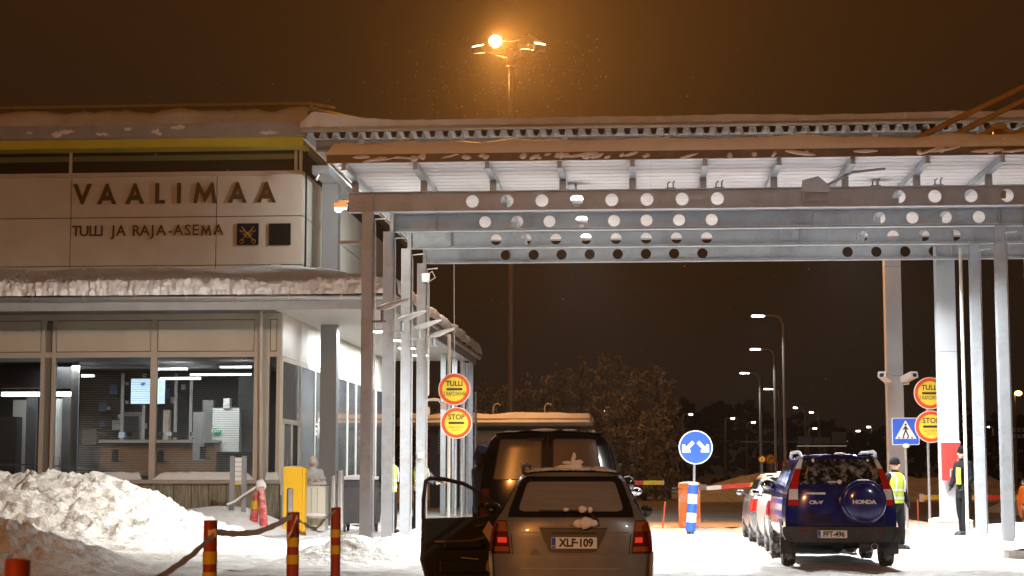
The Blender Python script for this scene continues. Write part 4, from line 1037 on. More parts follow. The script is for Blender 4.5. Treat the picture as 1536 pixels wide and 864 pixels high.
# keep-either-side sign and striped bollard
Y = 43.0; c = P(1043.5, 671, Y)
t = thing('round_blue_sign', 'large round blue sign with two white arrows pointing down to both sides', 'sign', (c.x, Y, c.z))
r = 0.41
disc(r, 0, 0.02).build('plate', WHI, t); disc(r*0.93, -0.004, -0.0005).build('blue_face', BLU, t)
for s_ in (-1, 1):
    mb = MB(); q = lambda a, b: (s_*a*r, b*r)
    # arrow from upper centre outwards down
    d = Vector((0.72, -0.69)).normalized(); n_ = Vector((-d.y, d.x)); a0 = Vector((0.13, 0.32)); tip = Vector((0.72, -0.27))
    pts = [a0+n_*0.075, tip-d*0.22+n_*0.075, tip-d*0.40+n_*0.28, tip-d*0.30+n_*0.36, tip+n_*0.0, tip-d*0.36-n_*0.32-d*0.0, tip-d*0.30-n_*0.37+d*0.0, tip-d*0.22-n_*0.075, a0-n_*0.075]
    pts = [a0+n_*0.075, tip-d*0.2+n_*0.075, Vector((0.72, 0.02)), Vector((0.72, -0.27)), Vector((0.34, -0.31)), tip-d*0.2-n_*0.075, a0-n_*0.075]
    pts = [a0+n_*0.105, tip-d*0.30+n_*0.105, Vector((0.62, 0.17)), Vector((0.78, 0.17)), Vector((0.79, -0.30)), Vector((0.30, -0.30)), Vector((0.30, -0.15)), tip-d*0.34-n_*0.105, a0-n_*0.105]
    mb.prism_xz([q(*p_) for p_ in pts], -0.008, -0.0045).build('arrow', WHI, t)
MB().tube([(-0.02, 0.04, 0.2), (-0.045, 0.04, -c.z+1.15)], 0.03, 8).build('pole', GALV, t, smooth=True)
Y = 43.0; pb, ptp = P(1035.5, 798, Y), P(1040, 727, Y)
t = thing('striped_bollard', 'blue and white striped round bollard under the blue arrow sign', 'bollard', (pb.x, Y, 0.02))
cols = [BLU, WHI, BLU, WHI, BLU]; zs = [0.06, 0.28, 0.50, 0.72, 0.95, 1.17]; lean = (ptp.x-pb.x)/1.15
for k in range(5): MB().tube([(lean*zs[4-k] if 0 else lean*zs[k], 0, zs[k]), (lean*zs[k+1], 0, zs[k+1]-0.001)], 0.118, 16).build('band', cols[k], t, smooth=True)
MB().lathe([(0.09, 0), (0.09, 0.06)], 'z', n=16).build('foot', RUBBER, t)
mb = MB().lathe([(0.12, 1.17), (0.11, 1.21), (0.05, 1.235), (0.0, 1.24)], 'z', (lean*1.2, 0, 0), 16); mb.build('snow_cap', SNOW, t, smooth=True)

# barriers
BO = mat('barrier orange', (0.75, 0.20, 0.03), 0.4, dirt=(0.75, 0.72, 0.68), dscale=2.5, damt=0.6)
RFL = mat('barrier red', (0.65, 0.05, 0.03), 0.4); YFL = mat('barrier yellow', (0.80, 0.72, 0.05), 0.4)
def arm(par, x0, x1, z, segs, y=0, dz=0, hh=0.055, th=0.04):
    n = len(segs)
    for k, m_ in enumerate(segs):
        a, b = x0+(x1-x0)*k/n, x0+(x1-x0)*(k+1)/n
        za, zb = z+dz*k/n, z+dz*(k+1)/n
        MB().prism_xz([(a, za-hh), (b-0.001 if b > a else b+0.001, zb-hh), (b-0.001 if b > a else b+0.001, zb+hh), (a, za+hh)], y-th, y+th).build('arm_segment', m_, par)
Y = 48.4
t = thing('lane_barrier', 'orange barrier housing with a red and yellow arm lowered to its right', 'barrier', (PX(1034, Y, 750), Y, 0))
MB().bevbox(-0.29, 0.29, -0.18, 0.18, 0.03, 1.05, 0.04).build('housing', BO, t, bevel=0.01)
MB().bevbox(-0.30, 0.30, -0.19, 0.19, 1.055, 1.20, 0.05).build('lid', BO, t, bevel=0.01)
MB().grid(8, 6, lambda u, v: (-0.3+0.6*u, -0.18+0.36*v, 1.20+0.05*sin(pi*u)**0.5*sin(pi*v)**0.5)).build('snow_cap', SNOW, t, smooth=True)
MB().box(0.26, 0.46, -0.27, -0.2, 1.03, 1.17).build('arm_root', STEEL_D, t)
arm(t, 0.46, 3.6, 1.07, [WHI, RFL, RFL, YFL, YFL, RFL, RFL, YFL], y=-0.235, dz=0.25)
Y = 56
t = thing('lane_barrier', 'red and yellow barrier arm with white tip just right of the van', 'barrier', (PX(880, Y, 750), Y, 0))
MB().bevbox(-0.29, 0.29, -0.18, 0.18, 0, 1.05, 0.04).build('housing', BO, t)
x1 = PX(994, Y, 724)-t.location.x; z_ = PZ(724, Y, 970)
arm(t, 0.3, x1, z_, [RFL, YFL, YFL, RFL, RFL, YFL, YFL], y=-0.23, hh=0.065); MB().box(x1, x1+0.04, -0.28, -0.18, z_-0.07, z_+0.07).build('arm_tip', WHI, t)
Y = 52
t = thing('lane_barrier', 'red and yellow barrier arm of the right lane, behind the columns and the red cabinet', 'barrier', (PX(1600, Y, 750), Y, 0))
MB().bevbox(-0.29, 0.29, -0.18, 0.18, 0, 1.05, 0.04).build('housing', BO, t)
x1 = PX(1384, Y, 746)-t.location.x; z_ = PZ(746, Y, 1450)
arm(t, -0.3, x1, z_, [YFL, RFL, YFL, RFL, RFL, YFL, RFL, YFL], y=-0.23, hh=0.07); MB().box(x1-0.12, x1, -0.28, -0.18, z_-0.12, z_+0.1).build('arm_tip', WHI, t)

# orange snow poles
for px, Y, q0, q1, ln, lb in ((997, 47.5, 752, 792, -0.06, 'thin orange snow marker stick leaning beside the road left of the orange barrier box'), (1377, 49, 749, 797, 0.0, 'thin orange snow marker stick behind the officer, below the crossing sign')):
    o = tag(MB().tube([(ln, 0, -0.02), (-ln*0.3, 0, PZ(q0, Y, px))], 0.022, 6).build('snow_marker', mat('marker orange', (0.7, 0.13, 0.06), 0.5), loc=(0,0,0)), lb, 'snow pole'); o.location = (PX(px, Y, 770), Y, 0)

# ------------------------------------------------------------ delineator posts with tape (foreground)
PR = mat('post red', (0.36, 0.045, 0.02), 0.5, var=0.15, vscale=6, bump=0.001); PY = mat('post yellow film', (0.72, 0.50, 0.03), 0.4, var=0.1)
def delin(px, Y, pytop, bands, label):
    p = P(px, pytop, Y); s_ = Y/FP
    t = thing('marker_post', label, 'marker post', (p.x, Y, 0), group='red marker posts with yellow bands')
    MB().lathe([(0.052, 0), (0.052, p.z-0.004), (0.045, p.z)], 'z', n=20).build('post', PR, t, smooth=True)
    MB().lathe([(0.16, 0), (0.15, 0.03), (0.07, 0.06)], 'z', n=20).build('foot', RUBBER, t, smooth=True)
    for a, b in bands: MB().lathe([(0.0545, PZ(b, Y, px)), (0.0545, PZ(a, Y, px))], 'z', n=20).build('band', PY, t, smooth=True)
    return p
pa = delin(316, 13.2, 780, [(827, 846), (858, 874)], 'red marker post with yellow bands, left of the three taped in the foreground')
pbb = delin(440, 14.9, 768, [(806, 820), (832, 846)], 'red marker post with yellow bands, middle of the three taped, below the yellow box')
pc = delin(504, 18.8, 761, [(794, 806), (818, 831)], 'red marker post with yellow bands, right of the three, near the grey column')
pd = delin(27, 7.3, 838, [], 'blurred red marker post in the bottom left corner, closest to the viewer')
TAPE = mat('barrier tape', (0.88, 0.74, 0.62), 0.5, var=0.12, vscale=5)
def tape(name, label, pts, w=0.06, tw=0.35):
    # ribbon along a sagging path
    mb = MB(); n = len(pts); tot = []
    P_ = [Vector(p) for p in pts]
    fine = []
    for i in range(n-1):
        for k in range(10): fine.append(P_[i].lerp(P_[i+1], k/10))
    fine.append(P_[-1]); nn = len(fine)
    sm = fine[:]
    for _ in range(6): sm = [sm[0]] + [(sm[i-1]+sm[i]*2+sm[i+1])/4 for i in range(1, nn-1)] + [sm[-1]]
    for i, p in enumerate(sm):
        a = tw*sin(i*0.35+pts[0][0]); d = Vector((0, sin(a), cos(a)))*w/2
        w2 = 1-0.25*abs(sin(i*0.5))
        mb.v += [tuple(p-d*w2), tuple(p+d*w2), tuple(p+d*w2+Vector((0, 0.004, 0))), tuple(p-d*w2+Vector((0, 0.004, 0)))]
    for i in range(nn-1):
        for k in range(4): mb.f.append((i*4+k, i*4+(k+1) % 4, i*4+4+(k+1) % 4, i*4+4+k))
    return tag(mb.build(name, TAPE), label, 'tape')
def pp(px, py, Y): return tuple(P(px, py, Y))
tape('barrier_tape', 'pale barrier tape sagging between the left and middle marker posts', [pp(312, 800, 13.13), pp(326, 798, 13.1), pp(352, 801, 13.6), pp(385, 799, 14.0), pp(415, 787, 14.5), pp(438, 774, 14.8)])
tape('barrier_tape', 'barrier tape running from the left marker post down to the bottom edge', [pp(324, 800, 13.12), pp(316, 806, 13.08), pp(290, 831, 12.2), pp(262, 851, 11.4), pp(225, 876, 10.5)])
tape('barrier_tape', 'crumpled barrier tape between the middle and right marker posts', [pp(448, 780, 14.9), pp(462, 790, 15.6), pp(474, 794, 16.5), pp(488, 778, 17.6), pp(503, 766, 18.7)], 0.05, 1.2)
tape('tape_knot', 'loose knot of tape tied round the middle marker post', [pp(431, 806, 14.82), pp(436, 800, 14.8), pp(446, 772, 14.8), pp(449, 800, 14.86), pp(459, 800, 14.9), pp(459, 806, 14.9)], 0.04)
# white tape and soft posts by the building
t = tag(MB().tube([P(340, 757, 43), P(352, 752, 43.1), P(366, 742, 43.2), P(386, 729, 43.3)], 0.028, 6).build('snowy_rope', SNOW, smooth=True), 'snow-covered rope from the notice stand up to the red soft posts', 'rope')
SR = mat('soft post red', (0.55, 0.07, 0.06), 0.5, dirt=(0.85, 0.85, 0.85), dscale=6, damt=0.8)
for px0, px1, q0, q1, Y, lb in ((380, 385, 737, 790, 43.0, 'leaning red soft post with a yellow band, left of the pair under the drainpipe'), (392, 396, 730, 795, 42.8, 'red soft post dusted with snow, right of the pair under the drainpipe')):
    a, b = P(px1 if px0 == 380 else px0, q0, Y), P(px0 if px0 == 380 else px1, q1, Y)
    t = thing('soft_post', lb, 'marker post', (b.x, Y, b.z))
    MB().tube([(0,0,0), ((a.x-b.x)*0.6, 0, (a.z-b.z)*0.6), (a.x-b.x, 0, a.z-b.z)], [0.105, 0.095, 0.07], 12).build('post', SR, t, smooth=True)
    if px0 == 380: MB().tube([((a.x-b.x)*0.52, 0, (a.z-b.z)*0.50), ((a.x-b.x)*0.72, 0, (a.z-b.z)*0.72)], [0.104, 0.096], 12).build('band', PY, t, smooth=True)
c = P(391, 728, 42.9)
mb = MB().ball(tuple(c), 0.13, 12, 9, (0.95, 0.9, 1.25)); mb.v = [(x+0.04*noise.noise(Vector((x*9, y, z*9))), y, z+0.03*noise.noise(Vector((x*7, 3, z*7)))) for x, y, z in mb.v]
tag(mb.build('snow_lump', SNOW, smooth=True), 'lump of snow on top of the red soft posts by the drainpipe', 'snow')

# notice stand
Y = 43.4
t = thing('notice_stand', 'grey two-legged notice stand covered in snow before the right window', 'notice stand', (PX(357, Y, 700), Y, 0.2))
for px in (348.5, 366.5): 
    x = PX(px, Y, 700)-t.location.x; MB().box(x-0.055, x+0.055, -0.03, 0.03, 0, PZ(684, Y, px)-0.2).build('leg', mat('stand grey', (0.26, 0.28, 0.31), 0.45), t)
xa, xb = PX(352.5, Y)-t.location.x, PX(363, Y)-t.location.x
MB().box(xa, xb, -0.02, 0.02, PZ(727, Y)-0.2, PZ(686, Y)-0.2).build('board', mat('board grey', (0.5, 0.5, 0.5), 0.6), t)
for k in range(5):
    z0 = PZ(721-k*7.2, Y)-0.2
    MB().bevbox(xa+0.005, xb-0.005, -0.045, -0.021, z0, z0+0.095, 0.02).build('snowy_slot', SNOW, t)
MB().box(xa, xb, -0.03, -0.021, PZ(727, Y)-0.2, PZ(724, Y)-0.2).build('yellow_strip', YEL, t)

# yellow box
Y = 43.2
t = thing('yellow_cabinet', 'tall bright yellow box standing in the snow at the corner of the building', 'cabinet', (PX(443, Y, 740), Y, 0.0))
z1 = PZ(700, Y, 440)
MB().bevbox(-0.27, 0.19, -0.12, 0.25, 0.0, z1, 0.01).build('front_panel', mat('cabinet yellow', (0.85, 0.50, 0.02), 0.4, var=0.04), t, bevel=0.008)
MB().box(0.192, 0.25, -0.08, 0.22, 0.02, z1-0.02).build('side_panel', mat('cabinet yellow', (0.85, 0.50, 0.02)), t, bevel=0.008)
MB().grid(6, 4, lambda u, v: (-0.27+0.5*u, -0.12+0.36*v, z1+0.002+0.02*sin(pi*u)*sin(pi*v))).build('snow_cap', SNOW, t)
# steel bollards
for px, Y, q0, r, lb in ((435, 40.5, 732, 0.075, 'short shiny steel bollard in front of the yellow box'), (499.5, 39, 713, 0.055, 'slim shiny steel bollard right of the tall grey column'), (510, 40, 705, 0.085, 'thicker shiny steel bollard beside the dark waste bin')):
    mb = MB().lathe([(r, 0), (r, PZ(q0, Y, px)-0.02), (r*0.7, PZ(q0, Y, px))], 'z', n=14)
    o = tag(mb.build('steel_bollard', mat('polished steel', (0.75, 0.75, 0.75), 0.18, 0.9), smooth=True, loc=(0,0,0)), lb, 'bollard'); o.location = (PX(px, Y, 740), Y, 0)

# waste bin
Y = 44.5
t = thing('waste_bin', 'dark grey wheeled waste bin with snowy lid behind the nearest canopy column', 'waste bin', (PX(541, Y, 760), Y, 0.0))
BG = mat('bin plastic', (0.065, 0.068, 0.08), 0.45, var=0.1)
mb = MB(); w0, w1 = 0.44, 0.52
mb.add([(-w0,-0.36,0.22),(w0,-0.36,0.22),(w0,0.36,0.22),(-w0,0.36,0.22),(-w1,-0.46,1.15),(w1,-0.46,1.15),(w1,0.46,1.15),(-w1,0.46,1.15)], [(0,3,2,1),(4,5,6,7),(0,1,5,4),(1,2,6,5),(2,3,7,6),(3,0,4,7)])
mb.build('body', BG, t, bevel=0.03)
MB().box(-w1-0.03, w1+0.03, -0.49, 0.49, 1.152, 1.20).build('rim', BG, t, bevel=0.01)
MB().grid(10, 8, lambda u, v: (-w1-0.02+(2*w1+0.04)*u, -0.5+1.0*v, 1.201+0.16*sin(pi*v)**0.6*(1))).build('lid', mat('bin lid', (0.10, 0.10, 0.11), 0.4), t, smooth=True)
MB().grid(14, 10, lambda u, v: (-w1+2*w1*u, -0.42+0.84*v, 1.30+0.12*sin(pi*v)**0.6*sin(pi*u)**0.3+0.01)).build('lid_snow', SNOW, t, smooth=True)
for x in (-0.36, 0.36):
    for y in (-0.28, 0.28):
        MB().lathe([(0.09, -0.025), (0.09, 0.025)], 'x', (x, y, 0.09), 14).build('wheel', RUBBER, t); MB().box(x-0.04, x+0.04, y-0.03, y+0.03, 0.12, 0.22).build('caster', STEEL_D, t)
for x in (-w1, w1): MB().box(x-0.03, x+0.03, -0.2, 0.2, 0.95, 1.0).build('handle', BG, t)

# white counter by the wall
Y = 43.95
t = thing('white_cabinet', 'white cabinet with a snowy rail in front of the side windows, beside the column', 'cabinet', (PX(470, Y, 740), Y, 0.0))
MB().box(-0.32, 0.30, 0, 0.5, 0.05, 1.15).build('body', IVORY, t, bevel=0.01)
for x in (-0.2, -0.05, 0.1): MB().box(x-0.004, x+0.004, -0.003, -0.0005, 0.1, 1.1).build('joint', JOINT, t)
MB().box(-0.36, 0.34, -0.08, 0.55, 1.19, 1.24).build('top', GALV, t)
MB().tube([(-0.36, -0.15, 1.35), (0.34, -0.15, 1.35)], 0.03, 8).build('rail', GALV, t)
MB().grid(10, 6, lambda u, v: (-0.38+0.74*u, -0.30+0.3*v, 0.42+0.07*sin(pi*v)*sin(pi*u)**0.4)).build('shelf_snow', SNOW, t, smooth=True)
MB().box(-0.38, 0.36, -0.30, -0.001, 0.36, 0.42).build('shelf', GALV, t)

# red hose cabinet
Y = 39.62
a, b = P(1412, 664, Y), P(1440.5, 721, Y); t = thing('hose_cabinet', 'red hose cabinet with a white symbol mounted on the box column', 'cabinet', ((a.x+b.x)/2, Y, b.z))
w, h = (b.x-a.x)/2, a.z-b.z
RC = mat('cabinet red', (0.42, 0.03, 0.025), 0.4, var=0.08)
MB().box(-w, w, -0.13, 0.07, 0, h).build('case', RC, t, bevel=0.01)
d_ = MB().box(-w+0.025, w-0.025, -0.142, -0.131, 0.025, h-0.025).build('door', RC, t, bevel=0.004)
MB().box(w-0.08, w-0.06, -0.155, -0.143, h*0.5, h*0.56).build('handle', GALV, d_)
fr = MB(); cx_, cz_ = 0.04, 0.17; s_ = 0.085
for (p0, p1, q0, q1) in ((-s_, s_, s_-0.012, s_), (-s_, s_, -s_, -s_+0.012), (-s_, -s_+0.012, -s_, s_), (s_-0.012, s_, -s_, s_)): fr.box(cx_+p0, cx_+p1, -0.146, -0.1425, cz_+q0, cz_+q1)
fr.tube([(cx_-0.02, -0.146, cz_-0.05), (cx_-0.035, -0.146, cz_), (cx_+0.0, -0.146, cz_+0.055), (cx_+0.035, -0.146, cz_+0.02), (cx_+0.01, -0.146, cz_-0.05)], 0.009, 5)
fr.tube([(cx_-0.01, -0.146, cz_+0.03), (cx_+0.01, -0.146, cz_-0.01), (cx_-0.03, -0.146, cz_-0.06)], 0.007, 5)
fr.build('hose_symbol', WHI, t)
MB().grid(12, 6, lambda u, v: (-w-0.015+(2*w+0.03)*u, -0.14+0.22*v, h+0.002+0.085*sin(pi*u)**0.4*sin(pi*v)**0.4)).build('snow_cap', SNOW, t, smooth=True)

# cameras on the box column
for sx_, px, lb in ((-1, 1328, 'white security camera on the left side of the box column, aimed left'), (1, 1363, 'white security camera on the right side of the box column, aimed right')):
    Y = 49.3; c = P(px, 567, Y)
    t = thing('security_camera', lb, 'camera', (c.x, Y, c.z))
    hsg = MB().bevbox(-0.12, 0.12, -0.28, 0.22, -0.07, 0.11, 0.03).build('housing', WHI, t, bevel=0.01); hsg.rotation_euler = (radians(-14), radians(0), sx_*radians(28))
    MB().bevbox(-0.06, 0.06, -0.29, -0.281, -0.05, 0.05, 0.02).build('lens', SBK, hsg)
    colx = PX(1341, 49.8, 567)+sx_*0.22
    MB().tube([(0, 0.05, -0.12), (0, 0.05, -0.16), (colx-c.x, 0.2, -0.16)], 0.022, 6).build('bracket', WHI, t)
# dome camera on arm left
Y = 45; a, b, c = P(664, 607, Y), P(650, 599, Y), P(638, 608, Y)
t = thing('dome_camera', 'white dome camera on a curved arm left of the round customs signs', 'camera', tuple(a))
q = [Vector(v)-a for v in (a, P(658, 600, Y), b, P(641, 600, Y), c)]
MB().tube(q, 0.035, 8).build('arm', WHI, t, smooth=True)
MB().lathe([(0.05, 0.0), (0.12, -0.06), (0.12, -0.2), (0.08, -0.3), (0.02, -0.34)], 'z', tuple(q[-1]), 14).build('dome', WHI, t, smooth=True)
MB().box(-0.04, 0.1, -0.06, 0.06, -0.13, 0.08).build('mounting_box', WHI, t)
# globe lamp on the second beam aimed at the wall
Y = 34.2; c = P(508, 312, Y)
t = thing('wall_floodlight', 'round white lamp on a bracket at the left end of the second beam', 'lamp', tuple(c))
MB().ball((0, 0, 0), 0.085, 14, 10).build('globe', mat('globe glow', (0.9, 0.9, 0.9), 0.4, emit=(1, 0.97, 0.88), estr=0.45), t, smooth=True)
MB().tube([(0, 0, 0.08), (0, 0, 0.14), (XCL-c.x, 0.0, 0.14)], 0.02, 6).build('bracket', GALV, t)
t2_ = thing('side_floodlight', 'small white floodlight under the left end of the canopy, aimed at the snow pile', 'floodlight', (-5.72, 33.2, 6.52))  # added lamp that whitens the snow pile and the facade
MB().bevbox(-0.12, 0.12, -0.10, 0.10, 0, 0.1, 0.02).build('housing', GALV, t2_); MB().box(-0.02, 0.8, -0.02, 0.02, 0.10, 0.13).build('arm', GALV, t2_); MB().box(-0.10, 0.10, -0.08, 0.08, -0.012, -0.001).build('lens', LED_E, t2_)
fl_ = spot('side_light', (0,0,0), (0,0,-1), 3000, (1.0, 0.96, 0.88), 118, 0.5, 0.1); fl_.parent = t2_; fl_.location = (0, 0, -0.04); fl_.rotation_euler = (Vector((-12, 37, 0.2))-Vector((-5.72, 33.2, 6.5))).to_track_quat('-Z', 'Y').to_euler()
l_ = bpy.data.lights.new('globe_light', 'POINT'); l_.energy = 180; l_.color = (1, 0.97, 0.86); l_.shadow_soft_size = 0.12
o_ = bpy.data.objects.new('globe_light', l_); COL.objects.link(o_); o_.parent = t; o_.location = (0, -0.0, -0.22)
# horizontal stub bar left of nearest column
tag(MB().box(PX(506, 31.6, 363), XCL-0.1, 31.58, 31.66, PZ(366, 31.6, 520), PZ(361, 31.6, 520)).build('stub_bar', STEEL), 'short horizontal bar sticking out left of the nearest canopy column', 'bracket')
tag(MB().bevbox(-0.055, 0.055, -0.05, 0, 0, 0.12, 0.01).build('junction_box', IVORY, loc=(0,0,0)), 'small pale junction box on the rearmost left canopy column', 'junction box').location = (XCL+0.0, CY[3]-0.105, PZ(687, CY[3], 632))
# ------------------------------------------------------------ street lamps in the distance
POLE = mat('lamp pole', (0.22, 0.18, 0.14), 0.5)
LEDF = mat('distant white lamp glow', (0.9, 0.95, 1.0), 0.5, emit=(0.92, 0.97, 1.0), estr=9)
SODF = mat('distant orange lamp glow', (1, 0.7, 0.4), 0.5, emit=(1.0, 0.5, 0.14), estr=14)
SL_ = [ # head px,py, pole px, height above camera, name
 (1137, 473, 1178, 10.5, 'nearest of the tall curved white street lamps beyond the barrier'),
 (1133, 523, 1164, 10.5, 'second of the tall curved white street lamps in the row'),
 (1117, 559, 1142, 10.5, 'third of the tall curved white street lamps, lower and further left'),
 (1153, 583, 1171, 10.5, 'small distant white street lamp between the tall poles'),
 (1036, 621, 1024, 7.0, 'white street lamp directly above the round blue sign'),
 (1099, 627, 1088, 7.0, 'distant white street lamp right of the round blue sign'),
 (1130, 633, 1120, 7.0, 'distant white street lamp above the yellow round signs'),
 (1193, 611, 1209, 8.0, 'faint white street lamp left of the motorway gantry'),
 (1217, 618, 1230, 8.0, 'white street lamp above the motorway gantry'),
 (1222, 642, 1213, 6.0, 'low white street lamp in front of the motorway gantry'),
 (1287, 646, 1279, 6.0, 'low white street lamp above the roof of the blue off-roader'),
 (1303, 640, 1310, 8.0, 'faint far street lamp left of the box column with cameras'),
 (909, 615, 896, 6.5, 'white street lamp in front of the frosted trees right of the van'),
 (1481, 640, 1492, 6.5, 'small white street lamp between the two right canopy columns')]
for k, (hx, hy, px, dz, lb) in enumerate(SL_):
    Y = dz*FP/(711-hy); hd = P(hx, hy, Y); x = PX(px, Y, 690); top = hd.z
    t = thing('street_lamp', lb, 'street lamp', (x, Y, 0), group='street lamps beyond the border gates')
    r = max(0.055, 0.0007*Y); dx = hd.x-x
    MB().tube([(0,0,0), (0,0,top-0.6), (dx*0.12, 0, top-0.12), (dx*0.35, 0, top), (dx, 0, top)], [r*1.3, r, r*0.9, r*0.8, r*0.7], 7).build('pole', POLE, t, smooth=True)
    hw_ = max(0.45, 0.0028*Y) if dz > 10 else 0.0012*Y
    MB().lathe([(0.02, -hw_), (0.13 if dz > 10 else 0.00075*Y, -hw_*0.8), (0.12 if dz > 10 else 0.00075*Y, hw_*0.8), (0.02, hw_)], 'x', (dx, 0, top-0.05), 10, 0.55).build('lamp_head', LEDF, t)
    l_ = bpy.data.lights.new('street_light', 'SPOT') if k < 3 else None
    if l_:
        l_.energy = 3500; l_.color = (0.9, 0.95, 1); l_.spot_size = radians(110); l_.spot_blend = 0.9; l_.shadow_soft_size = 0.2
        o_ = bpy.data.objects.new('street_light', l_); COL.objects.link(o_); o_.parent = t; o_.location = (dx, 0, top-0.35)
Y = 6.0*FP/(711-590); hd = P(1527, 590, Y)
t = thing('street_lamp', 'orange glowing street lamp at the right edge of the view', 'street lamp', (PX(1524, Y, 690), Y, 0))
MB().tube([(0,0,0), (0,0,hd.z)], 0.1, 7).build('pole', POLE, t)
MB().ball((hd.x-t.location.x, -0.1, hd.z), 0.22, 10, 8, (1.2, 1, 0.8)).build('lamp_head', SODF, t, smooth=True)

# small round temporary signs
for px, py, rpx, Y, s_, lb in ((1181, 697, 8, 105, '30', 'round yellow speed limit 30 sign with red rim, behind the off-roader mirror'), (1156, 689, 7.5, 106, 'arrow', 'round yellow sign with a bent black arrow beside the small blue panel'),
                            (1143, 689, 5.2, 120, 'bar', 'smallest round yellow sign, left of the arrow sign'), (937, 688.5, 6, 100, 'bar', 'round yellow sign by the frosted trees, right of the van')):
    c = P(px, py, Y); r = rpx*Y/FP
    t = thing('round_sign', lb, 'sign', (c.x, Y, c.z))
    disc(r, 0, 0.03, 24).build('plate', RED, t); disc(r*0.78, -0.01, -0.001, 24).build('yellow_face', YEL, t)
    MB().tube([(0, 0.06, 0), (0, 0.06, -c.z)], 0.05, 6).build('pole', POLE, t)
    if s_ == '30': text('30', 'lettering', SBK, r*1.15, (0, -0.015, 0), ext=0.003, bold=0.02, parent=t)
    elif s_ == 'arrow': MB().tube([(-r*0.3, -0.02, -r*0.45), (-r*0.3, -0.02, 0), (0, -0.02, r*0.25), (r*0.3, -0.02, r*0.25)], r*0.09, 5).prism_xz([(r*0.2, r*0.02), (r*0.2, r*0.5), (r*0.55, r*0.26)], -0.03, -0.012).build('arrow', SBK, t)
    else: MB().box(-r*0.12, r*0.12, -0.03, -0.012, -r*0.4, r*0.4).build('figure', SBK, t)
Y = 108; a, b = P(1150, 686, Y), P(1164, 707, Y)
t = thing('blue_panel_sign', 'small blue rectangular road sign with white arrow behind the silver car', 'sign', ((a.x+b.x)/2, Y, b.z))
w_, h_ = (b.x-a.x)/2, a.z-b.z
MB().box(-w_, w_, 0, 0.04, 0, h_).build('plate', BLU, t); MB().box(-0.03, 0.04, -0.01, -0.001, 0.1, h_*0.7).prism_xz([(-0.12, h_*0.7), (0.13, h_*0.7), (0.005, h_*0.9)], -0.01, -0.001).box(0.2, 0.26, -0.01, -0.001, 0.05, h_*0.95).build('arrow', WHI, t)
MB().tube([(0, 0.08, 0), (0, 0.08, -b.z)], 0.05, 6).build('pole', POLE, t)
# gantry
Y = 190
t = thing('sign_gantry', 'dim grey motorway sign gantry seen from behind in the distance', 'sign gantry', (PX(1230, Y, 700), Y, 0))
def R_(p0, q0, p1, q1, nm, m_, d=0.15, y=0):
    a, b = P(p0, q0, Y), P(p1, q1, Y); return MB().box(a.x, b.x, Y+y, Y+y+d, b.z, a.z).build(nm, m_, t, world=True)
GM = mat('gantry grey', (0.13, 0.125, 0.12), 0.5)
R_(1196, 668.3, 1270, 669.5, 'lit_rail', mat('gantry lit rail', (0.5, 0.5, 0.4), 0.5, emit=(0.8, 0.75, 0.5), estr=0.22)); R_(1110, 662, 1270, 663, 'truss', GM, 0.3, 0.3)
R_(1197, 655, 1219, 666, 'panel', GM); R_(1221, 656, 1246, 666, 'panel', GM); R_(1248, 648, 1270, 666, 'panel', GM)
for p_ in (1196, 1268): R_(p_, 660, p_+1.5, 710, 'leg', GM, 0.15, 0.6)
# blue motorway signs at the right edge
Y = 95
t = thing('direction_sign', 'blue direction sign with two boards at the right edge of the view', 'sign', (PX(1526, Y, 700), Y, 0))
for q0, q1 in ((641, 649), (651, 658)):
    a, b = P(1516, q0, Y), P(1548, q1, Y); MB().box(a.x, b.x, Y, Y+0.05, b.z, a.z).build('board', mat('dim sign blue', (0.03, 0.06, 0.22), 0.5), t, world=True)
    for k in range(2):
        zz_ = b.z+(a.z-b.z)*(0.22+0.42*k); lw = MB()
        for j in range(5): lw.box(a.x+0.12+j*0.22, a.x+0.12+j*0.22+0.15, Y-0.02, Y-0.005, zz_, zz_+0.05)
        lw.build('lettering', WHI, t, world=True)
MB().tube([(0.5, 0.1, 0), (0.5, 0.1, 4)], 0.05, 6).build('pole', POLE, t)

# gatehouse with a snowy roof
Y = 75
G = thing('gatehouse', 'low gatehouse with a thick orange-lit snowy flat roof behind the van', 'building', (PX(765, Y, 700), Y, 0))
def gp(mb, nm, m_, **k): return mb.build(nm, m_, G, world=True, **k)
xa, xb = PX(596, Y, 640), PX(890, Y, 640); z0, z1 = PZ(643, Y, 700), PZ(624, Y, 700)
gp(MB().box(xa, xb, Y, Y+6, z0+0.12, z1-0.1), 'roof', mat('gate roof edge', (0.30, 0.22, 0.15), 0.6, var=0.1))
gp(MB().grid(160, 14, lambda u, v: (xa-0.05+(xb-xa+0.1)*u, Y-0.12+6*v, z1-0.30+ (0.02 if v == 0 else 0.42+0.10*noise.noise(Vector((u*9, v*3, 0))))*min(1, 0.2+u*40, 0.2+(1-u)*30))), 'roof_snow', SNOW_ROOF, smooth=True)
gp(MB().box(PX(645, Y+2, 700), PX(870, Y+2, 700), Y+2, Y+5.5, 0, z0+0.12), 'wall', mat('gate dark wall', (0.07, 0.06, 0.05), 0.6))
GW = mat('gate orange wall', (0.45, 0.30, 0.20), 0.6, var=0.08)
gp(MB().box(PX(714, Y+1.9, 660), PX(756, Y+1.9, 660), Y+1.85, Y+1.99, PZ(668, Y+1.9), PZ(646, Y+1.9)), 'wall_panel', GW)
for k in range(10): gp(MB().box(PX(656, Y+1.8), PX(664, Y+1.8), Y+1.9, Y+1.98, PZ(680, Y)+k*0.11, PZ(680, Y)+k*0.11+0.05), 'louvre', mat('louvre', (0.4, 0.33, 0.2), 0.6))
a, b = P(703, 648, Y-1), P(712, 692, Y-1)
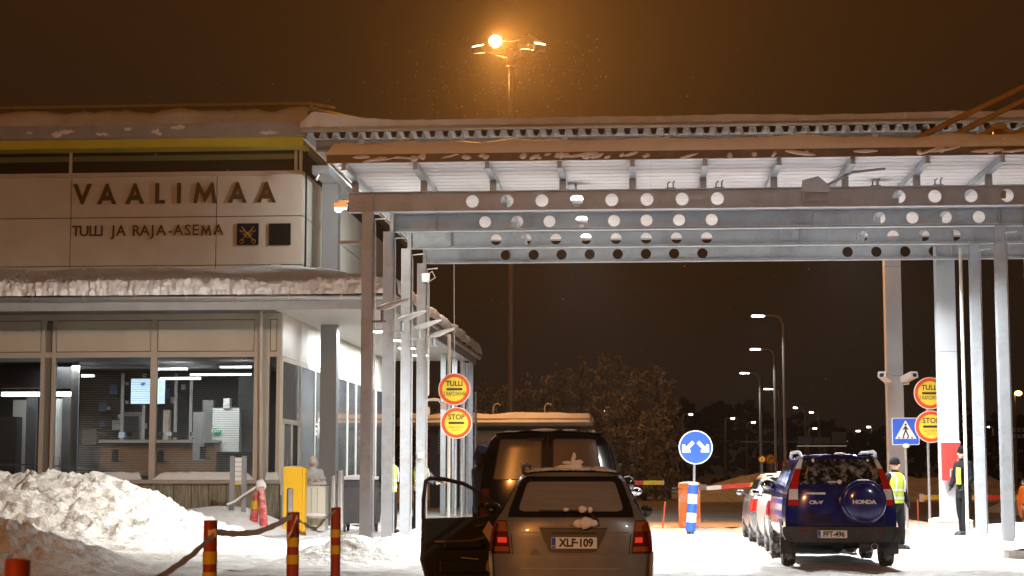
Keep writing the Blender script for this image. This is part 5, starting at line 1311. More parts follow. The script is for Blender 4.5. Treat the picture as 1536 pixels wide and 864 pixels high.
t = thing('information_sign', 'narrow dark blue sign with a white letter P before the gatehouse', 'sign', ((a.x+b.x)/2, Y-1, 0))
MB().box(-(b.x-a.x)/2-0.03, (b.x-a.x)/2+0.03, 0, 0.05, b.z, a.z).build('board', mat('deep blue', (0.012, 0.02, 0.09), 0.4), t)
text('P', 'lettering', WHI, 0.42, (-0.02, -0.012, a.z-0.32), ext=0.004, bold=0.01, parent=t)
MB().tube([(0, 0.1, 0), (0, 0.1, a.z)], 0.04, 6).build('pole', GALV, t)
for px, lb in ((668, 'left'), (740, 'middle'), (817, 'right')):   # gooseneck lamps on the roof
    o = tag(MB().tube([(0,0,-0.2), (0,0,0.25), (0.06,0,0.38), (0.2,0,0.42), (0.3,0,0.34)], 0.03, 6).build('gooseneck_lamp', MASTM, smooth=True, loc=(0,0,0)), lb+' small gooseneck lamp standing on the snowy gatehouse roof', 'lamp', 'gooseneck lamps on the gatehouse roof')
    o.location = (PX(px, Y+1, 620), Y+1, z1+0.15)
    g_ = spot('gooseneck_light', (0,0,0), (0,0,-1), 110, (1.0, 0.42, 0.12), 150, 0.5, 0.1); g_.parent = o; g_.location = (0.3, -2.2, 1.6); g_.rotation_euler = (radians(28), 0, 0)  # added fill set ahead of the unlit lamps, brightens the gatehouse roof
o = tag(MB().tube([(0,0,0), (0,0,3.6)], 0.05, 6).build('bare_pole', MASTM, loc=(0,0,0)), 'thin brown pole rising in front of the gatehouse roof beside the customs sign', 'pole'); o.location = (PX(713.5, 72, 600), 72, 1.9); o.location.z = 0; o.scale = (1, 1, PZ(588, 72, 713)/3.6)

# ------------------------------------------------------------ frosted trees
BARK = mat('bark', (0.10, 0.075, 0.055), 0.9, var=0.3)
FROST = mat('frosted twigs', (0.27, 0.27, 0.27), 0.85, var=0.7, vscale=1.2)
def tree(label, x, y, H, W, seed, conifer, nt=1500):
    rnd = random.Random(seed)
    t = thing('frosted_tree', label, 'tree', (x, y, 0), group='snow-frosted trees behind the gates')
    tr = MB(); cr = MB()
    tr.tube([(0,0,0), (0.1*W*(rnd.random()-0.5), 0, H*0.4), (0.15*(rnd.random()-0.5), 0, H*0.97)], [0.16, 0.11, 0.02], 7)
    br = []
    nb = 34
    for k in range(nb):
        f = 0.12+0.85*(k+rnd.random())/nb; az = rnd.random()*2*pi
        if conifer: L = W*0.5*(1.05-f)*(0.8+0.5*rnd.random())+0.15; rise = -0.18
        else: L = W*0.55*math.sin(min(1, (1.08-f)*1.7)*pi/2)*(0.6+0.6*rnd.random()); rise = 0.75
        p0 = Vector((0, 0, H*f)); d = Vector((cos(az), sin(az), rise)).normalized()
        p1 = p0+d*L*0.5; p2 = p1+Vector((d.x, d.y, d.z-0.5 if not conifer else d.z+0.15))*L*0.5
        if p2.z > H: p2.z = H-0.2*rnd.random()
        tr.tube([p0, p1, p2], [0.045, 0.03, 0.01], 4, cap=False); br.append((p0, p1, p2, L))
        for _ in range(3):
            q = p1.lerp(p2, rnd.random()); e = q+Vector((rnd.uniform(-1,1), rnd.uniform(-1,1), rnd.uniform(-0.6,0.7)))*L*0.3
            tr.tube([q, e], [0.02, 0.006], 3, cap=False); br.append((q, q.lerp(e, 0.5), e, L*0.45))
    tot = sum(b[3] for b in br)
    for p0, p1, p2, L in br:
        for _ in range(int(nt*L/tot)):
            u = rnd.random()**0.7
            c = (p0.lerp(p1, u*2) if u < 0.5 else p1.lerp(p2, u*2-1)) + Vector((rnd.gauss(0, 1), rnd.gauss(0, 1), rnd.gauss(0, 0.8)-0.3))*(0.10+0.10*L)
            s_ = 0.06+0.13*rnd.random()
            a = Vector((rnd.uniform(-1,1), rnd.uniform(-1,1), rnd.uniform(-1.2,0.2))).normalized()*s_*1.9
            b = a.cross(Vector((rnd.uniform(-1,1), rnd.uniform(-1,1), rnd.uniform(-1,1)))).normalized()*s_*0.4
            cr.add([c-b, c+b, c+a+b*0.3, c+a*1.1-b*0.3], [(0,1,2,3)])
    tr.build('trunk', BARK, t); cr.build('crown', FROST, t)
    return t
TR = [(640, 112, 600, 70), (668, 118, 575, 60), (700, 114, 590, 70), (727, 116, 566, 62), (757, 112, 575, 60), (786, 115, 552, 70), (815, 108, 556, 80), (845, 118, 546, 62), (873, 112, 528, 84),
      (905, 106, 522, 86), (930, 113, 528, 74), (958, 104, 545, 74), (985, 110, 536, 66), (1003, 102, 560, 60), (925, 98, 600, 60), (966, 97, 612, 56), (890, 99, 605, 60)]
words = ['leftmost frosted tree, mostly behind the round signs', 'frosted tree behind the gatehouse at the left', 'frosted tree left of the lamp mast, behind the gatehouse', 'frosted tree just left of the lamp mast', 'frosted tree directly behind the lamp mast', 'frosted tree just right of the lamp mast', 'broad frosted tree above the left rear window of the van', 'slim frosted tree above the van roof',
         'tall broad frosted tree above the right half of the van', 'tallest frosted tree with a wide crown right of the van', 'tall frosted tree right of the widest crown', 'dense frosted tree near the right end of the wood', 'frosted tree second from the right end of the wood', 'rightmost frosted tree, left of the blue arrow sign', 'small frosted tree in front, above the small yellow sign', 'small bushy frosted tree in front at the right end', 'small frosted tree in front, right beside the van roof']
for k, (px, Y, q, wpx) in enumerate(TR):
    tree(words[k], PX(px, Y, 650), Y, PZ(q, Y, px), wpx*Y/FP, 100+k, k in (0, 2, 3, 5, 6, 8, 9, 10, 12, 13, 15))
# a dim far wood along the horizon: single mass
fw = MB(); rnd = random.Random(5)
for k in range(9000):
    x = -120+330*rnd.random(); y = 235+25*rnd.random(); H = 9+4*noise.noise(Vector((x*0.05, 0, 0)))+2.5*noise.noise(Vector((x*0.3, 2, 0)))
    z = H*rnd.random()**0.7; s_ = 0.35+0.5*rnd.random()
    fw.add([(x-s_, y, z), (x+s_*rnd.random(), y+0.3, z-s_*0.6), (x+s_, y, z+s_*rnd.random()), (x, y+0.2, z+s_)], [(0,1,2,3)])
fw.build('far_wood', mat('far wood', (0.05, 0.045, 0.04), 0.9, var=0.4, vscale=0.3), kind='stuff')
# ------------------------------------------------------------ vehicles
def interp(tab, x):
    if x <= tab[0][0]: return tab[0][1]
    for (a, va), (b, vb) in zip(tab, tab[1:]):
        if x <= b: return va+(vb-va)*(x-a)/(b-a) if b > a else vb
    return tab[-1][1]
TYRE = mat('tyre rubber', (0.018, 0.018, 0.018), 0.85, bump=0.004, bscale=50, dirt=(0.45, 0.45, 0.45), dscale=9, damt=0.65)
RIM = mat('rim alloy', (0.30, 0.30, 0.31), 0.35, 0.7, dirt=(0.2, 0.18, 0.16), dscale=6, damt=0.4)
CGL = mat('dark car glass', (0.02, 0.022, 0.024), 0.06, coat=0.5, dirt=(0.14, 0.13, 0.12), dscale=3, damt=0.3)
PLAST = mat('black plastic trim', (0.022, 0.022, 0.024), 0.55, bump=0.001, bscale=200, dirt=(0.10, 0.09, 0.08), dscale=4, damt=0.4)
LRED = mat('tail lens red', (0.15, 0.022, 0.014), 0.12, coat=0.6, var=0.2)
LRED2 = mat('bright tail lens red', (0.45, 0.02, 0.012), 0.12, coat=0.6, emit=(0.8, 0.03, 0.01), estr=0.03)
LLIT = mat('tail lens lit', (0.8, 0.05, 0.02), 0.2, emit=(1.0, 0.07, 0.03), estr=0.35)
LAMB = mat('tail lens amber', (0.35, 0.12, 0.04), 0.15, coat=0.6)
LCLR = mat('tail lens clear', (0.75, 0.74, 0.72), 0.12, coat=0.6)
CHR = mat('chrome', (0.8, 0.8, 0.8), 0.12, 1.0)
class Car:
    def __init__(s, name, label, cat, loc, rz, ring, L, belt, top, wheels, paint, rake, bow=0.10, wr=0.31, plan=None, group=None, floor=0.28):
        s.t = thing(name, label, cat, loc, rz, group); s.ring = ring; s.L = L; s.belt = belt; s.top = top; s.rake = rake; s.bow = bow
        s.hz = sorted([(z, h) for h, z in ring]); s.roof = ring[-1][1]; s.wr = wr; s.wheels = wheels; s.W = max(h for h, z in ring)
        plan = plan or [(0, 0.97), (0.5, 1.0), (L*0.75, 1.0), (L, 0.86)]; s.plan = plan
        # stations
        ys = set([0, 0.15, 0.4, L-0.3, L-0.1, L] + [round(k*0.35, 2) for k in range(1, int(L/0.35))])
        for wy in wheels:
            for k in range(-6, 7): ys.add(round(wy+(wr+0.07)*sin(k*pi/12), 3))
        ys = sorted(y for y in ys if 0 <= y <= L); n = len(ring); mb = MB(); ar = wr+0.07
        def sec(y):
            f = (interp(top, y)-belt)/(s.roof-belt); f = max(0.02, f); zm = 0
            for wy in wheels:
                if abs(y-wy) <= ar+1e-6: zm = max(zm, wr+sqrt(max(0, ar*ar-(y-wy)**2)))
            out = []
            for h, z in ring:
                hh = h
                if z > belt:
                    z2 = belt+(z-belt)*f
                    if f < 1: hh = h+(s.hw0(belt)*(0.98 if h > 0.01 else 0)*min(1, h/0.5) - h)*(1-f)*0.8
                else: z2 = z
                z2 = max(z2, zm) if z <= belt else z2
                k_ = interp(plan, y)
                if y > L-0.45: 
                    q = (y-(L-0.45))/0.45; z2 = z2*(1-0.12*q*q) if z2 > 0.5 else z2
                out.append((hh*k_, z2))
            return out
        rows = []
        for y in ys:
            sc = sec(y); w_ = max(0, 1-y/0.9)
            left = [(-h, y+(interp(rake, z)+s.bow)*w_ if True else y, z) for h, z in sc]
            right = [(-x, yy, z) for x, yy, z in left[:-1]][::-1]
            rows.append(left+right)
        m_ = len(rows[0])
        for r in rows: mb.v += r
        for i in range(len(rows)-1):
            for k in range(m_-1): mb.f.append((i*m_+k, (i+1)*m_+k, (i+1)*m_+k+1, i*m_+k+1))
        o = len(mb.v); e = (len(rows)-1)*m_
        # rear cap as a bowed grid
        nx = 14; sc = sec(0)
        for j in range(n-1):
            h, z = sc[j]
            for i in range(nx+1):
                x = -h+2*h*i/nx; mb.v.append((x, s.yr(x, z), z))
        for j in range(n-2):
            for i in range(nx): a = o+j*(nx+1)+i; mb.f.append((a, a+1, a+nx+2, a+nx+1))
        tp = len(mb.v); mb.v.append((0, s.yr(0, sc[-1][1]), sc[-1][1]))
        for i in range(nx): a = o+(n-2)*(nx+1)+i; mb.f.append((a, a+1, tp))
        # top strip of the rear ring joins the crown
        mb.f.append(tuple(e+k for k in range(m_)))
        s.body = mb.build('body', paint, s.t, smooth=True, angle=50)
        MB().box(-s.W*0.80, s.W*0.80, 0.25, L-0.2, floor-0.06, 0.62).build('underbody', PLAST, s.t)
        for wy in wheels:
            for sd in (-1, 1): s.wheel(sd*(s.W-0.115), wy, sd)
    def hw0(s, z): return interp(s.hz, z)
    def hw(s, z, y=0): return s.hw0(z)*interp(s.plan, y)
    def yr(s, x, z):
        h = max(0.05, s.hw(z)); return interp(s.rake, z)+s.bow*min(1, abs(x)/h)**4
    def wheel(s, x, y, sd):
        r = s.wr; w = 0.105
        ty = MB().lathe([(r*0.62, -w*0.9), (r*0.9, -w), (r*0.98, -w*0.75), (r, -w*0.3), (r, w*0.3), (r*0.98, w*0.75), (r*0.9, w), (r*0.62, w*0.9)], 'x', n=28)
        for k in range(36):
            a = 2*pi*k/36; c, q = cos(a), sin(a)
            for off in (-0.06, 0.0, 0.06):
                a2 = a+off*1.5; c, q = cos(a2), sin(a2)
                ty.bar((off-0.02, c*(r+0.003), q*(r+0.003)), (off+0.022, c*(r+0.003), q*(r+0.003)), 0.02, 0.012)
        t_ = ty.build('wheel', TYRE, s.t, smooth=False); t_.location = (x, y, r)
        rm = MB().lathe([(r*0.62, sd*w*0.72), (r*0.60, sd*w*0.80), (r*0.12, sd*w*0.6), (0.02, sd*w*0.62)], 'x', n=20)
        for k in range(5):
            a = 2*pi*k/5; rm.bar((sd*w*0.84, cos(a)*r*0.1, sin(a)*r*0.1), (sd*w*0.86, cos(a)*r*0.6, sin(a)*r*0.6), 0.05, 0.02)
        rm.build('rim', RIM, t_)
    def rear(s, name, rows, m_, off=0.006, nx=10, parent=None, skirt=0.02, smooth=True):
        mb = MB(); ny = len(rows)-1; o = 0
        for z, xl, xr in rows:
            for i in range(nx+1):
                x = xl+(xr-xl)*i/nx; mb.v.append((x, s.yr(x, z)-off, z))
        for j in range(ny):
            for i in range(nx): a = j*(nx+1)+i; mb.f.append((a, a+1, a+nx+2, a+nx+1))
        bd = [i for i in range(nx+1)] + [j*(nx+1)+nx for j in range(1, ny+1)] + [ny*(nx+1)+i for i in range(nx-1, -1, -1)] + [j*(nx+1) for j in range(ny-1, 0, -1)]
        b0 = len(mb.v)
        for i in bd: x, y, z = mb.v[i]; mb.v.append((x, y+off+skirt, z))
        for k in range(len(bd)): k2 = (k+1) % len(bd); mb.f.append((bd[k], bd[k2], b0+k2, b0+k))
        return mb.build(name, m_, parent or s.t, smooth=smooth, angle=40)
    def side(s, name, sd, rows, m_, off=0.005, nx=12, skirt=0.02):
        mb = MB(); ny = len(rows)-1
        for z, y0, y1 in rows:
            for i in range(nx+1):
                y = y0+(y1-y0)*i/nx; mb.v.append((sd*(s.hw(z, y)+off), y+interp(s.rake, z)*max(0, 1-y/0.9), z))
        for j in range(ny):
            for i in range(nx): a = j*(nx+1)+i; mb.f.append((a, a+1, a+nx+2, a+nx+1))
        bd = [i for i in range(nx+1)] + [j*(nx+1)+nx for j in range(1, ny+1)] + [ny*(nx+1)+i for i in range(nx-1, -1, -1)] + [j*(nx+1) for j in range(ny-1, 0, -1)]
        b0 = len(mb.v)
        for i in bd: x, y, z = mb.v[i]; mb.v.append((x-sd*(off+skirt), y, z))
        for k in range(len(bd)): k2 = (k+1) % len(bd); mb.f.append((bd[k], bd[k2], b0+k2, b0+k))
        return mb.build(name, m_, s.t, smooth=True)
    def sidewins(s, y0, y1, zb, zt, pillars=(), slope=0.35, sides=(-1, 1), rear_slope=0.1):
        for sd in sides:
            edges = [y0]+list(pillars)+[y1]
            for k, (a, b) in enumerate(zip(edges, edges[1:])):
                a0, b0 = a+0.035, b-0.035; a1 = a0+(rear_slope if k == 0 else 0); b1 = b0-(slope if k == len(edges)-2 else 0)
                s.side('side_window', sd, [(zb+(zt-zb)*q, a0+(a1-a0)*q, b0+(b1-b0)*q) for q in (0, 0.25, 0.5, 0.75, 1)], CGL, 0.006)
    def mirror(s, sd, y, z, m_, out=0.10, sz=(0.11, 0.06, 0.08)):
        x = sd*(s.hw(z, y)+out+sz[0]*0.5)
        o = MB().ball((0, 0, 0), 1, 12, 8, sz).build('door_mirror', m_, s.t, smooth=True); o.location = (x, y, z+0.05)
        MB().ball((0, -sz[1]*0.75, 0), 1, 12, 6, (sz[0]*0.85, 0.02, sz[2]*0.8)).build('mirror_glass', mat('mirror glass', (0.5, 0.5, 0.5), 0.03, 1.0), o, smooth=True)
        MB().bar((0, 0.02, -0.04), (-sd*(out+0.08), 0.02, -0.06), 0.04, 0.03).build('mirror_arm', PLAST, o)
        return o
    def plate(s, x, z, txt, hw=0.235, hh=0.058):
        y = s.yr(x, z)
        return s.plate_at(x, y-0.02, z, txt, hw, hh)
    def plate_at(s, x, y, z, txt, hw=0.235, hh=0.058):
        o = MB().bevbox(-hw, hw, -0.006, 0, -hh, hh, 0.008).build('licence_plate', mat('plate white', (0.80, 0.79, 0.76), 0.35), s.t); o.location = (x, y, z)
        MB().bevbox(-hw+0.004, -hw+0.045, -0.0085, -0.0065, -hh+0.004, hh-0.004, 0.003).build('blue_strip', BLU, o)
        text('FIN', 'lettering', WHI, 0.024, (-hw+0.0245, -0.0095, -hh*0.55), ext=0.0008, parent=o)
        text(txt, 'lettering', SBK, hh*1.95, (0.022, -0.0075, -0.002), ext=0.0008, sx=0.90*hw/0.235, bold=0.0042, parent=o)
        return o

# --- brown-grey estate car in the foreground
PB = mat('brown grey car paint', (0.21, 0.20, 0.195), 0.34, 0.3, coat=0.4, dirt=(0.30, 0.26, 0.22), dscale=3.5, damt=0.65, var=0.05)
ring = [(.78,.20),(.83,.30),(.855,.45),(.86,.62),(.85,.80),(.81,.95),(.755,1.03),(.66,1.2),(.59,1.36),(.545,1.43),(.46,1.468),(.25,1.487),(0,1.492)]
YC = 18.35
xc = PX(856, YC, 780)
C1 = Car('estate_car', 'brown-grey estate car with its driver door open, nearest car in the left lane', 'car', (xc, YC, 0), radians(1.2), ring, 4.4, 0.98,
         [(0, 1.43), (0.3, 1.485), (1.0, 1.495), (2.6, 1.49), (3.5, 1.0), (4.4, 0.72)], (0.85, 3.45), PB, [(0, 0), (0.55, 0.0), (0.95, 0.02), (1.02, 0.05), (1.43, 0.34), (1.5, 0.42)], bow=0.14)
DGU = mat('estate rear glass', (0.22, 0.20, 0.185), 0.2, coat=0.3, var=0.15, vscale=2, stretch=(1, 1, 12))  # grey-brown base has the reflected snow put into the colour
C1.rear('window_surround', [(1.005, -.655, .655), (1.1, -.635, .635), (1.2, -.60, .60), (1.3, -.565, .565), (1.40, -.52, .52), (1.425, -.47, .47)], mat('black glass edge', (0.012, 0.012, 0.013), 0.12, coat=0.5), 0.006, 14)
C1.rear('rear_window', [(1.065, -.49, .49), (1.08, -.535, .535), (1.12, -.535, .535), (1.2, -.51, .51), (1.3, -.48, .48), (1.355, -.46, .46), (1.37, -.43, .43)], DGU, 0.011, 14)
for s_ in (-1, 1):   # gap lines
    C1.rear('tailgate_gap', [(z, s_*x-0.004, s_*x+0.004) for z, x in ((.55, .57), (.62, .60), (.80, .615), (1.0, .655))], JOINT, 0.004, 2)
C1.rear('tailgate_gap', [(.542, -.53, .53), (.552, -.565, .565)], JOINT, 0.004, 10)
MB().ball((0, 0, 0), 1, 6, 4, (0.001, 0.001, 0.001)) if 0 else None
C1.rear('tailgate_crease', [(.845, -.60, .60), (.855, -.60, .60)], PB, 0.005, 10)
# number plate recess, garnish
C1.rear('plate_recess', [(.648, -.17, .21), (.66, -.22, .26), (.78, -.28, .33), (.885, -.32, .37), (.90, -.31, .36)], mat('recess paint', (0.09, 0.08, 0.075), 0.4, 0.4), 0.010, 12)  # darker copy of the car paint, recess shade put into the colour
C1.rear('plate_recess_edge', [(.897, -.33, .38), (.912, -.32, .37)], PB, 0.028, 12)
C1.rear('plate_garnish', [(.838, -.20, .26), (.852, -.20, .26)], CHR, 0.018, 8)
C1.plate_at(0.035, -0.012, .745, 'XLF·109')
for s_ in (-1, 1):
    a, b = (0.612, 0.80)
    def sl(z0, z1, x0, x1, m_, nm, off):
        r_ = [(z0+(z1-z0)*q, *(sorted((s_*(x0[0]+(x0[1]-x0[0])*q), s_*(x1[0]+(x1[1]-x1[0])*q))))) for q in (0, .33, .66, 1)]
        return C1.rear(nm, r_, m_, off, 6, parent=None)
    tl = sl(.64, .975, (.625, .665), (.83, .775), LRED, 'tail_lamp', 0.012)
    sl(.655, .705, (.635, .64), (.80, .80), LAMB, 'lamp_segment', 0.016)
    sl(.86, .96, (.655, .675), (.79, .765), LAMB, 'lamp_segment', 0.016)
    sl(.715, .845, (.64, .655), (.815, .80), LRED, 'lamp_segment', 0.017)
    sl(.745, .80, (.66, .665), (.74 if s_ > 0 else .76, .74 if s_ > 0 else .76), LLIT, 'lit_lamp', 0.021)
    C1.side('tail_lamp_side', s_, [(.66, .02, .26), (.75, .02, .30), (.85, .02, .30), (.95, .02, .27)], LRED, 0.008, 5)
bp_ = []
C1.rear('bumper', [(.20, -.74, .74), (.24, -.78, .78), (.36, -.82, .82), (.50, -.838, .838), (.575, -.84, .84), (.60, -.835, .835), (.625, -.80, .80)], PB, 0.055, 16, skirt=0.08)
for s_ in (-1, 1): C1.side('bumper_corner', s_, [(.24, .0, .42), (.40, .0, .48), (.60, .0, .48), (.64, .02, .46)], PB, 0.012, 6)
C1.rear('bumper_lip', [(.478, -.52, .52), (.49, -.52, .52)], mat('lip shine', (0.5, 0.45, 0.4), 0.2, 0.5), 0.062, 10)  # pale strip paints the lit line along the bumper
# wiper, handle, antenna, rails
wpy = lambda x, z: C1.yr(x, z)-0.03
MB().tube([(.27, wpy(.27, .99), .955), (.25, wpy(.25, 1.03), 1.0), (.2, wpy(.2, 1.06)-.01, 1.045), (.0, wpy(0, 1.08)-.01, 1.075)], [.024, .018, .012, .010], 6).tube([(.13, wpy(.1, 1.07)-.005, 1.068), (-.32, wpy(-.3, 1.09)-.002, 1.072)], 0.009, 5).build('rear_wiper', BLACK, C1.t, smooth=True)
for s_ in (-1, 1):
    MB().tube([(s_*.50, .45, 1.46), (s_*.51, .50, 1.52), (s_*.52, .62, 1.545), (s_*.52, 1.6, 1.55), (s_*.51, 2.5, 1.53), (s_*.50, 2.6, 1.47)], 0.022, 8).build('roof_rail', mat('rail grey', (0.10, 0.10, 0.10), 0.4), C1.t, smooth=True)
C1.rear('roof_spoiler', [(1.425, -.50, .50), (1.45, -.50, .50), (1.468, -.44, .44)], PB, 0.035, 10)
MB().tube([(0.02, 1.0, 1.48), (0.02, 0.85, 1.60)], 0.006, 5).build('antenna', BLACK, C1.t)
SNB = mat('lit brown snow', (0.80, 0.76, 0.72), 0.7, bump=0.01, bscale=30)
def lumps(par, pts, m_, nm='snow_patch', seed=1):
    rnd = random.Random(seed); mb = MB()
    for c, s3 in pts:
        b_ = MB().ball((0,0,0), 1, 12, 8, s3); k = rnd.random()*9
        mb.add([(c[0]+x*(1+0.35*noise.noise(Vector((x*14+k, y*14, z*14)))), c[1]+y, c[2]+z*(1+0.5*noise.noise(Vector((x*16, y*16+k, z*9))))) for x, y, z in b_.v], b_.f)
    return mb.build(nm, m_, par, smooth=True)
C1.rear('x', [(0,0,0),(0.01,0,0)], SNB) if 0 else None
mb = MB().grid(70, 10, lambda u, v: (-.50+1.0*u, .36+0.5*v+0.03*noise.noise(Vector((u*9, 0, 0))), 1.462+0.028*(1-abs(2*u-1)**3)+(0.028+0.028*noise.noise(Vector((u*7, v*3, 5))))*min(1, v*8, (1-v)*5)*min(1, u*9, (1-u)*9)+0.012*noise.noise(Vector((u*30, v*7, 0)))))
mb.build('roof_snow', SNB, C1.t, smooth=True)
lumps(C1.t, [((.155, -.045, .955), (.085, .03, .055)), ((.07, -.04, .945), (.05, .02, .04)), ((.235, -.04, .95), (.045, .02, .035))], SNB, 'snow_clump', 3)
for q_ in [((-.05, .03, 1.085), (.035, .02, .02)), ((.12, .03, 1.09), (.05, .02, .035)), ((.20, .03, 1.085), (.03, .02, .03))]: lumps(C1.t, [q_], SNB, 'snow_clump', 4)
for q_ in [((-.37, -.004, .61), (.05, .01, .06)), ((.44, -.004, .60), (.12, .01, .035)), ((-.27, -.004, .60), (.09, .01, .022)), ((-.85, .05, .5), (.03, .02, .06))]: lumps(C1.t, [q_], mat('muddy snow', (0.22, 0.18, 0.14), 0.8), 'mud_snow', 6)
# star-shaped snow clump standing on the roof
lumps(C1.t, [((.0+.02, .45, 1.56), (.03, .03, .09)), ((-.05, .45, 1.57), (.05, .025, .02)), ((.08, .45, 1.575), (.05, .025, .022)), ((.03, .45, 1.64), (.022, .02, .035)), ((-.02, .45, 1.52), (.12, .03, .03)), ((.06, .45, 1.52), (.05, .03, .06))], SNB, 'snow_clump', 9)
C1.sidewins(0.35, 3.1, 1.03, 1.37, (1.0, 1.95))
C1.mirror(1, 3.0, 0.96, mat('mirror shell grey', (0.10, 0.09, 0.085), 0.3), out=0.0, sz=(0.08, 0.06, 0.075))
MB().tube([(0.45, 0.02, 0.22), (0.45, -0.03, 0.22)], 0.028, 10).build('exhaust', GALV, C1.t)
# open driver door (hinged at its front edge)
DH = Vector((-0.83, 2.98, 0)); ang = radians(64)
D = MB().add([], []); 
Do = bpy.data.objects.new('door', None)
def doorpts(): return [(0, .30), (-.05, .22), (-1.02, .24), (-1.08, .45), (-1.06, .93), (0, .95)]
yz = [(y, z) for y, z in doorpts()]
DPN = mat('door trim dark', (0.022, 0.021, 0.020), 0.5, bump=0.001, bscale=150)
door = MB().prism_yz(yz, -0.03, 0.05).build('door', DPN, C1.t, bevel=0.015)
door.location = DH; door.rotation_euler = (0, 0, -ang)
MB().prism_yz([(y*1.0, z) for y, z in yz], -0.052, -0.032).build('door_skin', PB, door)
# window frame: arch
arch = [(0.0, .95), (-.12, 1.06), (-.32, 1.22), (-.55, 1.335), (-.80, 1.39), (-.98, 1.40), (-1.03, 1.37), (-1.06, 1.15), (-1.06, .93)]
MB().tube([(0, y, z) for y, z in arch], [.02]*3+[.024]*6, 8).build('window_frame', PLAST, door, smooth=True)
MB().prism_yz([(-.02, .955)] + [(y, z) for y, z in arch[1:]], -0.004, 0.0).build('window_glass', glass('door glass clear', (0.86, 0.88, 0.88), 0.02), door)
MB().prism_yz([(-.0, .95), (-.12, 1.06), (-.16, .955)], -0.012, 0.012).build('mirror_sail', PLAST, door)
MB().tube([(0.07, -.30, .70), (0.10, -.50, .66), (0.10, -.80, .655), (0.075, -.95, .66)], 0.018, 8).build('armrest_trim', mat('trim gloss', (0.25, 0.18, 0.10), 0.25, 0.4), door, smooth=True)
MB().bevbox(-.04, .0, 0, 0, 0, 0) if 0 else None
MB().box(0.05, 0.13, -0.85, -0.35, 0.58, 0.66).build('armrest', DPN, door, bevel=0.02)
MB().box(0.05, 0.12, -0.9, -0.25, 0.30, 0.44).build('door_pocket', DPN, door, bevel=0.02)
MB().tube([(0.06, -.30, .84), (0.075, -.36, .845), (0.06, -.42, .84)], 0.010, 6).build('door_handle', CHR, door, smooth=True)
MB().bar((0.125, -.42, .45), (0.12, -.62, .47), 0.05, 0.01).build('folded_paper', mat('folded paper', (0.6, 0.45, 0.38), 0.7), door)
MB().lathe([(0.07, 0.051), (0.07, 0.056)], 'x', (0, -.25, .40), 16).build('speaker_grille', BLACK, door)
mo = MB().ball((0, 0, 0), 1, 12, 8, (0.08, 0.12, 0.085)).build('door_mirror', mat('mirror shell grey', (0.10, 0.09, 0.085), 0.3), door, smooth=True); mo.location = (-0.13, -0.13, 1.03)
MB().ball((0.05, -0.0, 0), 1, 12, 6, (0.035, 0.1, 0.07)).build('mirror_glass', mat('mirror glass', (0.5, 0.5, 0.5), 0.03, 1.0), mo, smooth=True)
# black sheet painted as the shade of the cabin where the door was
C1.side('door_opening', -1, [(.30, 1.98, 2.98), (.6, 1.95, 2.98), (1.0, 1.95, 2.98), (1.2, 1.96, 2.8), (1.36, 1.98, 2.5)], BLACK, 0.008, 6)
dp = MB().prism_xz([(0, 0.12), (0.07, 0.02), (0.015, -0.13), (-0.07, 0.0)], -0.004, 0).build('hanging_cloth', mat('pinkish cloth', (0.45, 0.33, 0.28), 0.7), C1.t); dp.location = (-.97, 1.9, .80)

# --- black van
PV = mat('black van paint', (0.010, 0.011, 0.016), 0.16, 0.0, coat=0.7, dirt=(0.05, 0.05, 0.055), dscale=2, damt=0.35)
ring = [(.90,.30),(.95,.5),(.96,.9),(.955,1.2),(.93,1.45),(.89,1.65),(.845,1.84),(.81,1.93),(.75,1.99),(.6,2.02),(.3,2.04),(0,2.045)]
YV = 24.1
C2 = Car('black_van', 'black van with two rear windows and frost on its roof, ahead of the brown-grey estate', 'van', (PX(821, YV, 690), YV, 0), 0, ring, 4.75, 1.25,
         [(0, 2.02), (0.3, 2.045), (3.0, 2.03), (3.9, 1.3), (4.75, 1.0)], (0.95, 3.85), PV, [(0, 0), (1.2, 0.0), (1.9, 0.10), (2.05, 0.16)], bow=0.10, wr=0.33, floor=0.3)
VG = mat('van rear glass', (0.15, 0.115, 0.085), 0.22, coat=0.5, var=0.25, vscale=1.5)
for a, b in ((-.735, -.09), (.085, .735)):
    o_, i_ = (a, b)
    rws = []
    for z, q in ((1.38, .03), (1.40, 0), (1.5, 0), (1.65, 0), (1.8, 0), (1.90, 0), (1.92, .03)):
        k = (z-1.38)*0.17
        lo_, hi_ = (a+k+q, b-q) if a < 0 else (a+q, b-k-q)
        rws.append((z, lo_, hi_))
    C2.rear('window_seal', [(z+(0.012 if z > 1.6 else -0.012), l-.014, h+.014) for z, l, h in rws], BLACK, 0.005, 8)
    C2.rear('rear_window', rws, VG, 0.010, 8)
C2.rear('door_gap', [(.4, -.006, .006), (1.0, -.006, .006), (1.9, -.006, .006), (1.98, -.006, .006)], JOINT, 0.004, 2)
C2.rear('brake_lamp', [(1.905, -.13-.12, -.02-.03), (1.94, -.25, -.05)], PLAST, 0.03, 4)
for z in (1.5, ): 
    for s_ in (-1, 1): C2.rear('hinge', [(1.0, s_*.90-.03, s_*.90+.03), (1.06, s_*.90-.03, s_*.90+.03)], PV, 0.03, 2)
for s_ in (-1, 1): C2.rear('tail_lamp', [(.75, min(s_*.80, s_*.93), max(s_*.80, s_*.93)), (1.25, min(s_*.80, s_*.91), max(s_*.80, s_*.91))], LRED, 0.012, 4)
C2.sidewins(0.4, 3.9, 1.32, 1.82, (1.6, 2.8), slope=0.5)
C2.mirror(-1, 3.1, 1.20, PLAST, out=0.12, sz=(0.13, 0.08, 0.115)); C2.mirror(1, 3.3, 1.25, PLAST, out=0.06, sz=(0.11, 0.07, 0.12))
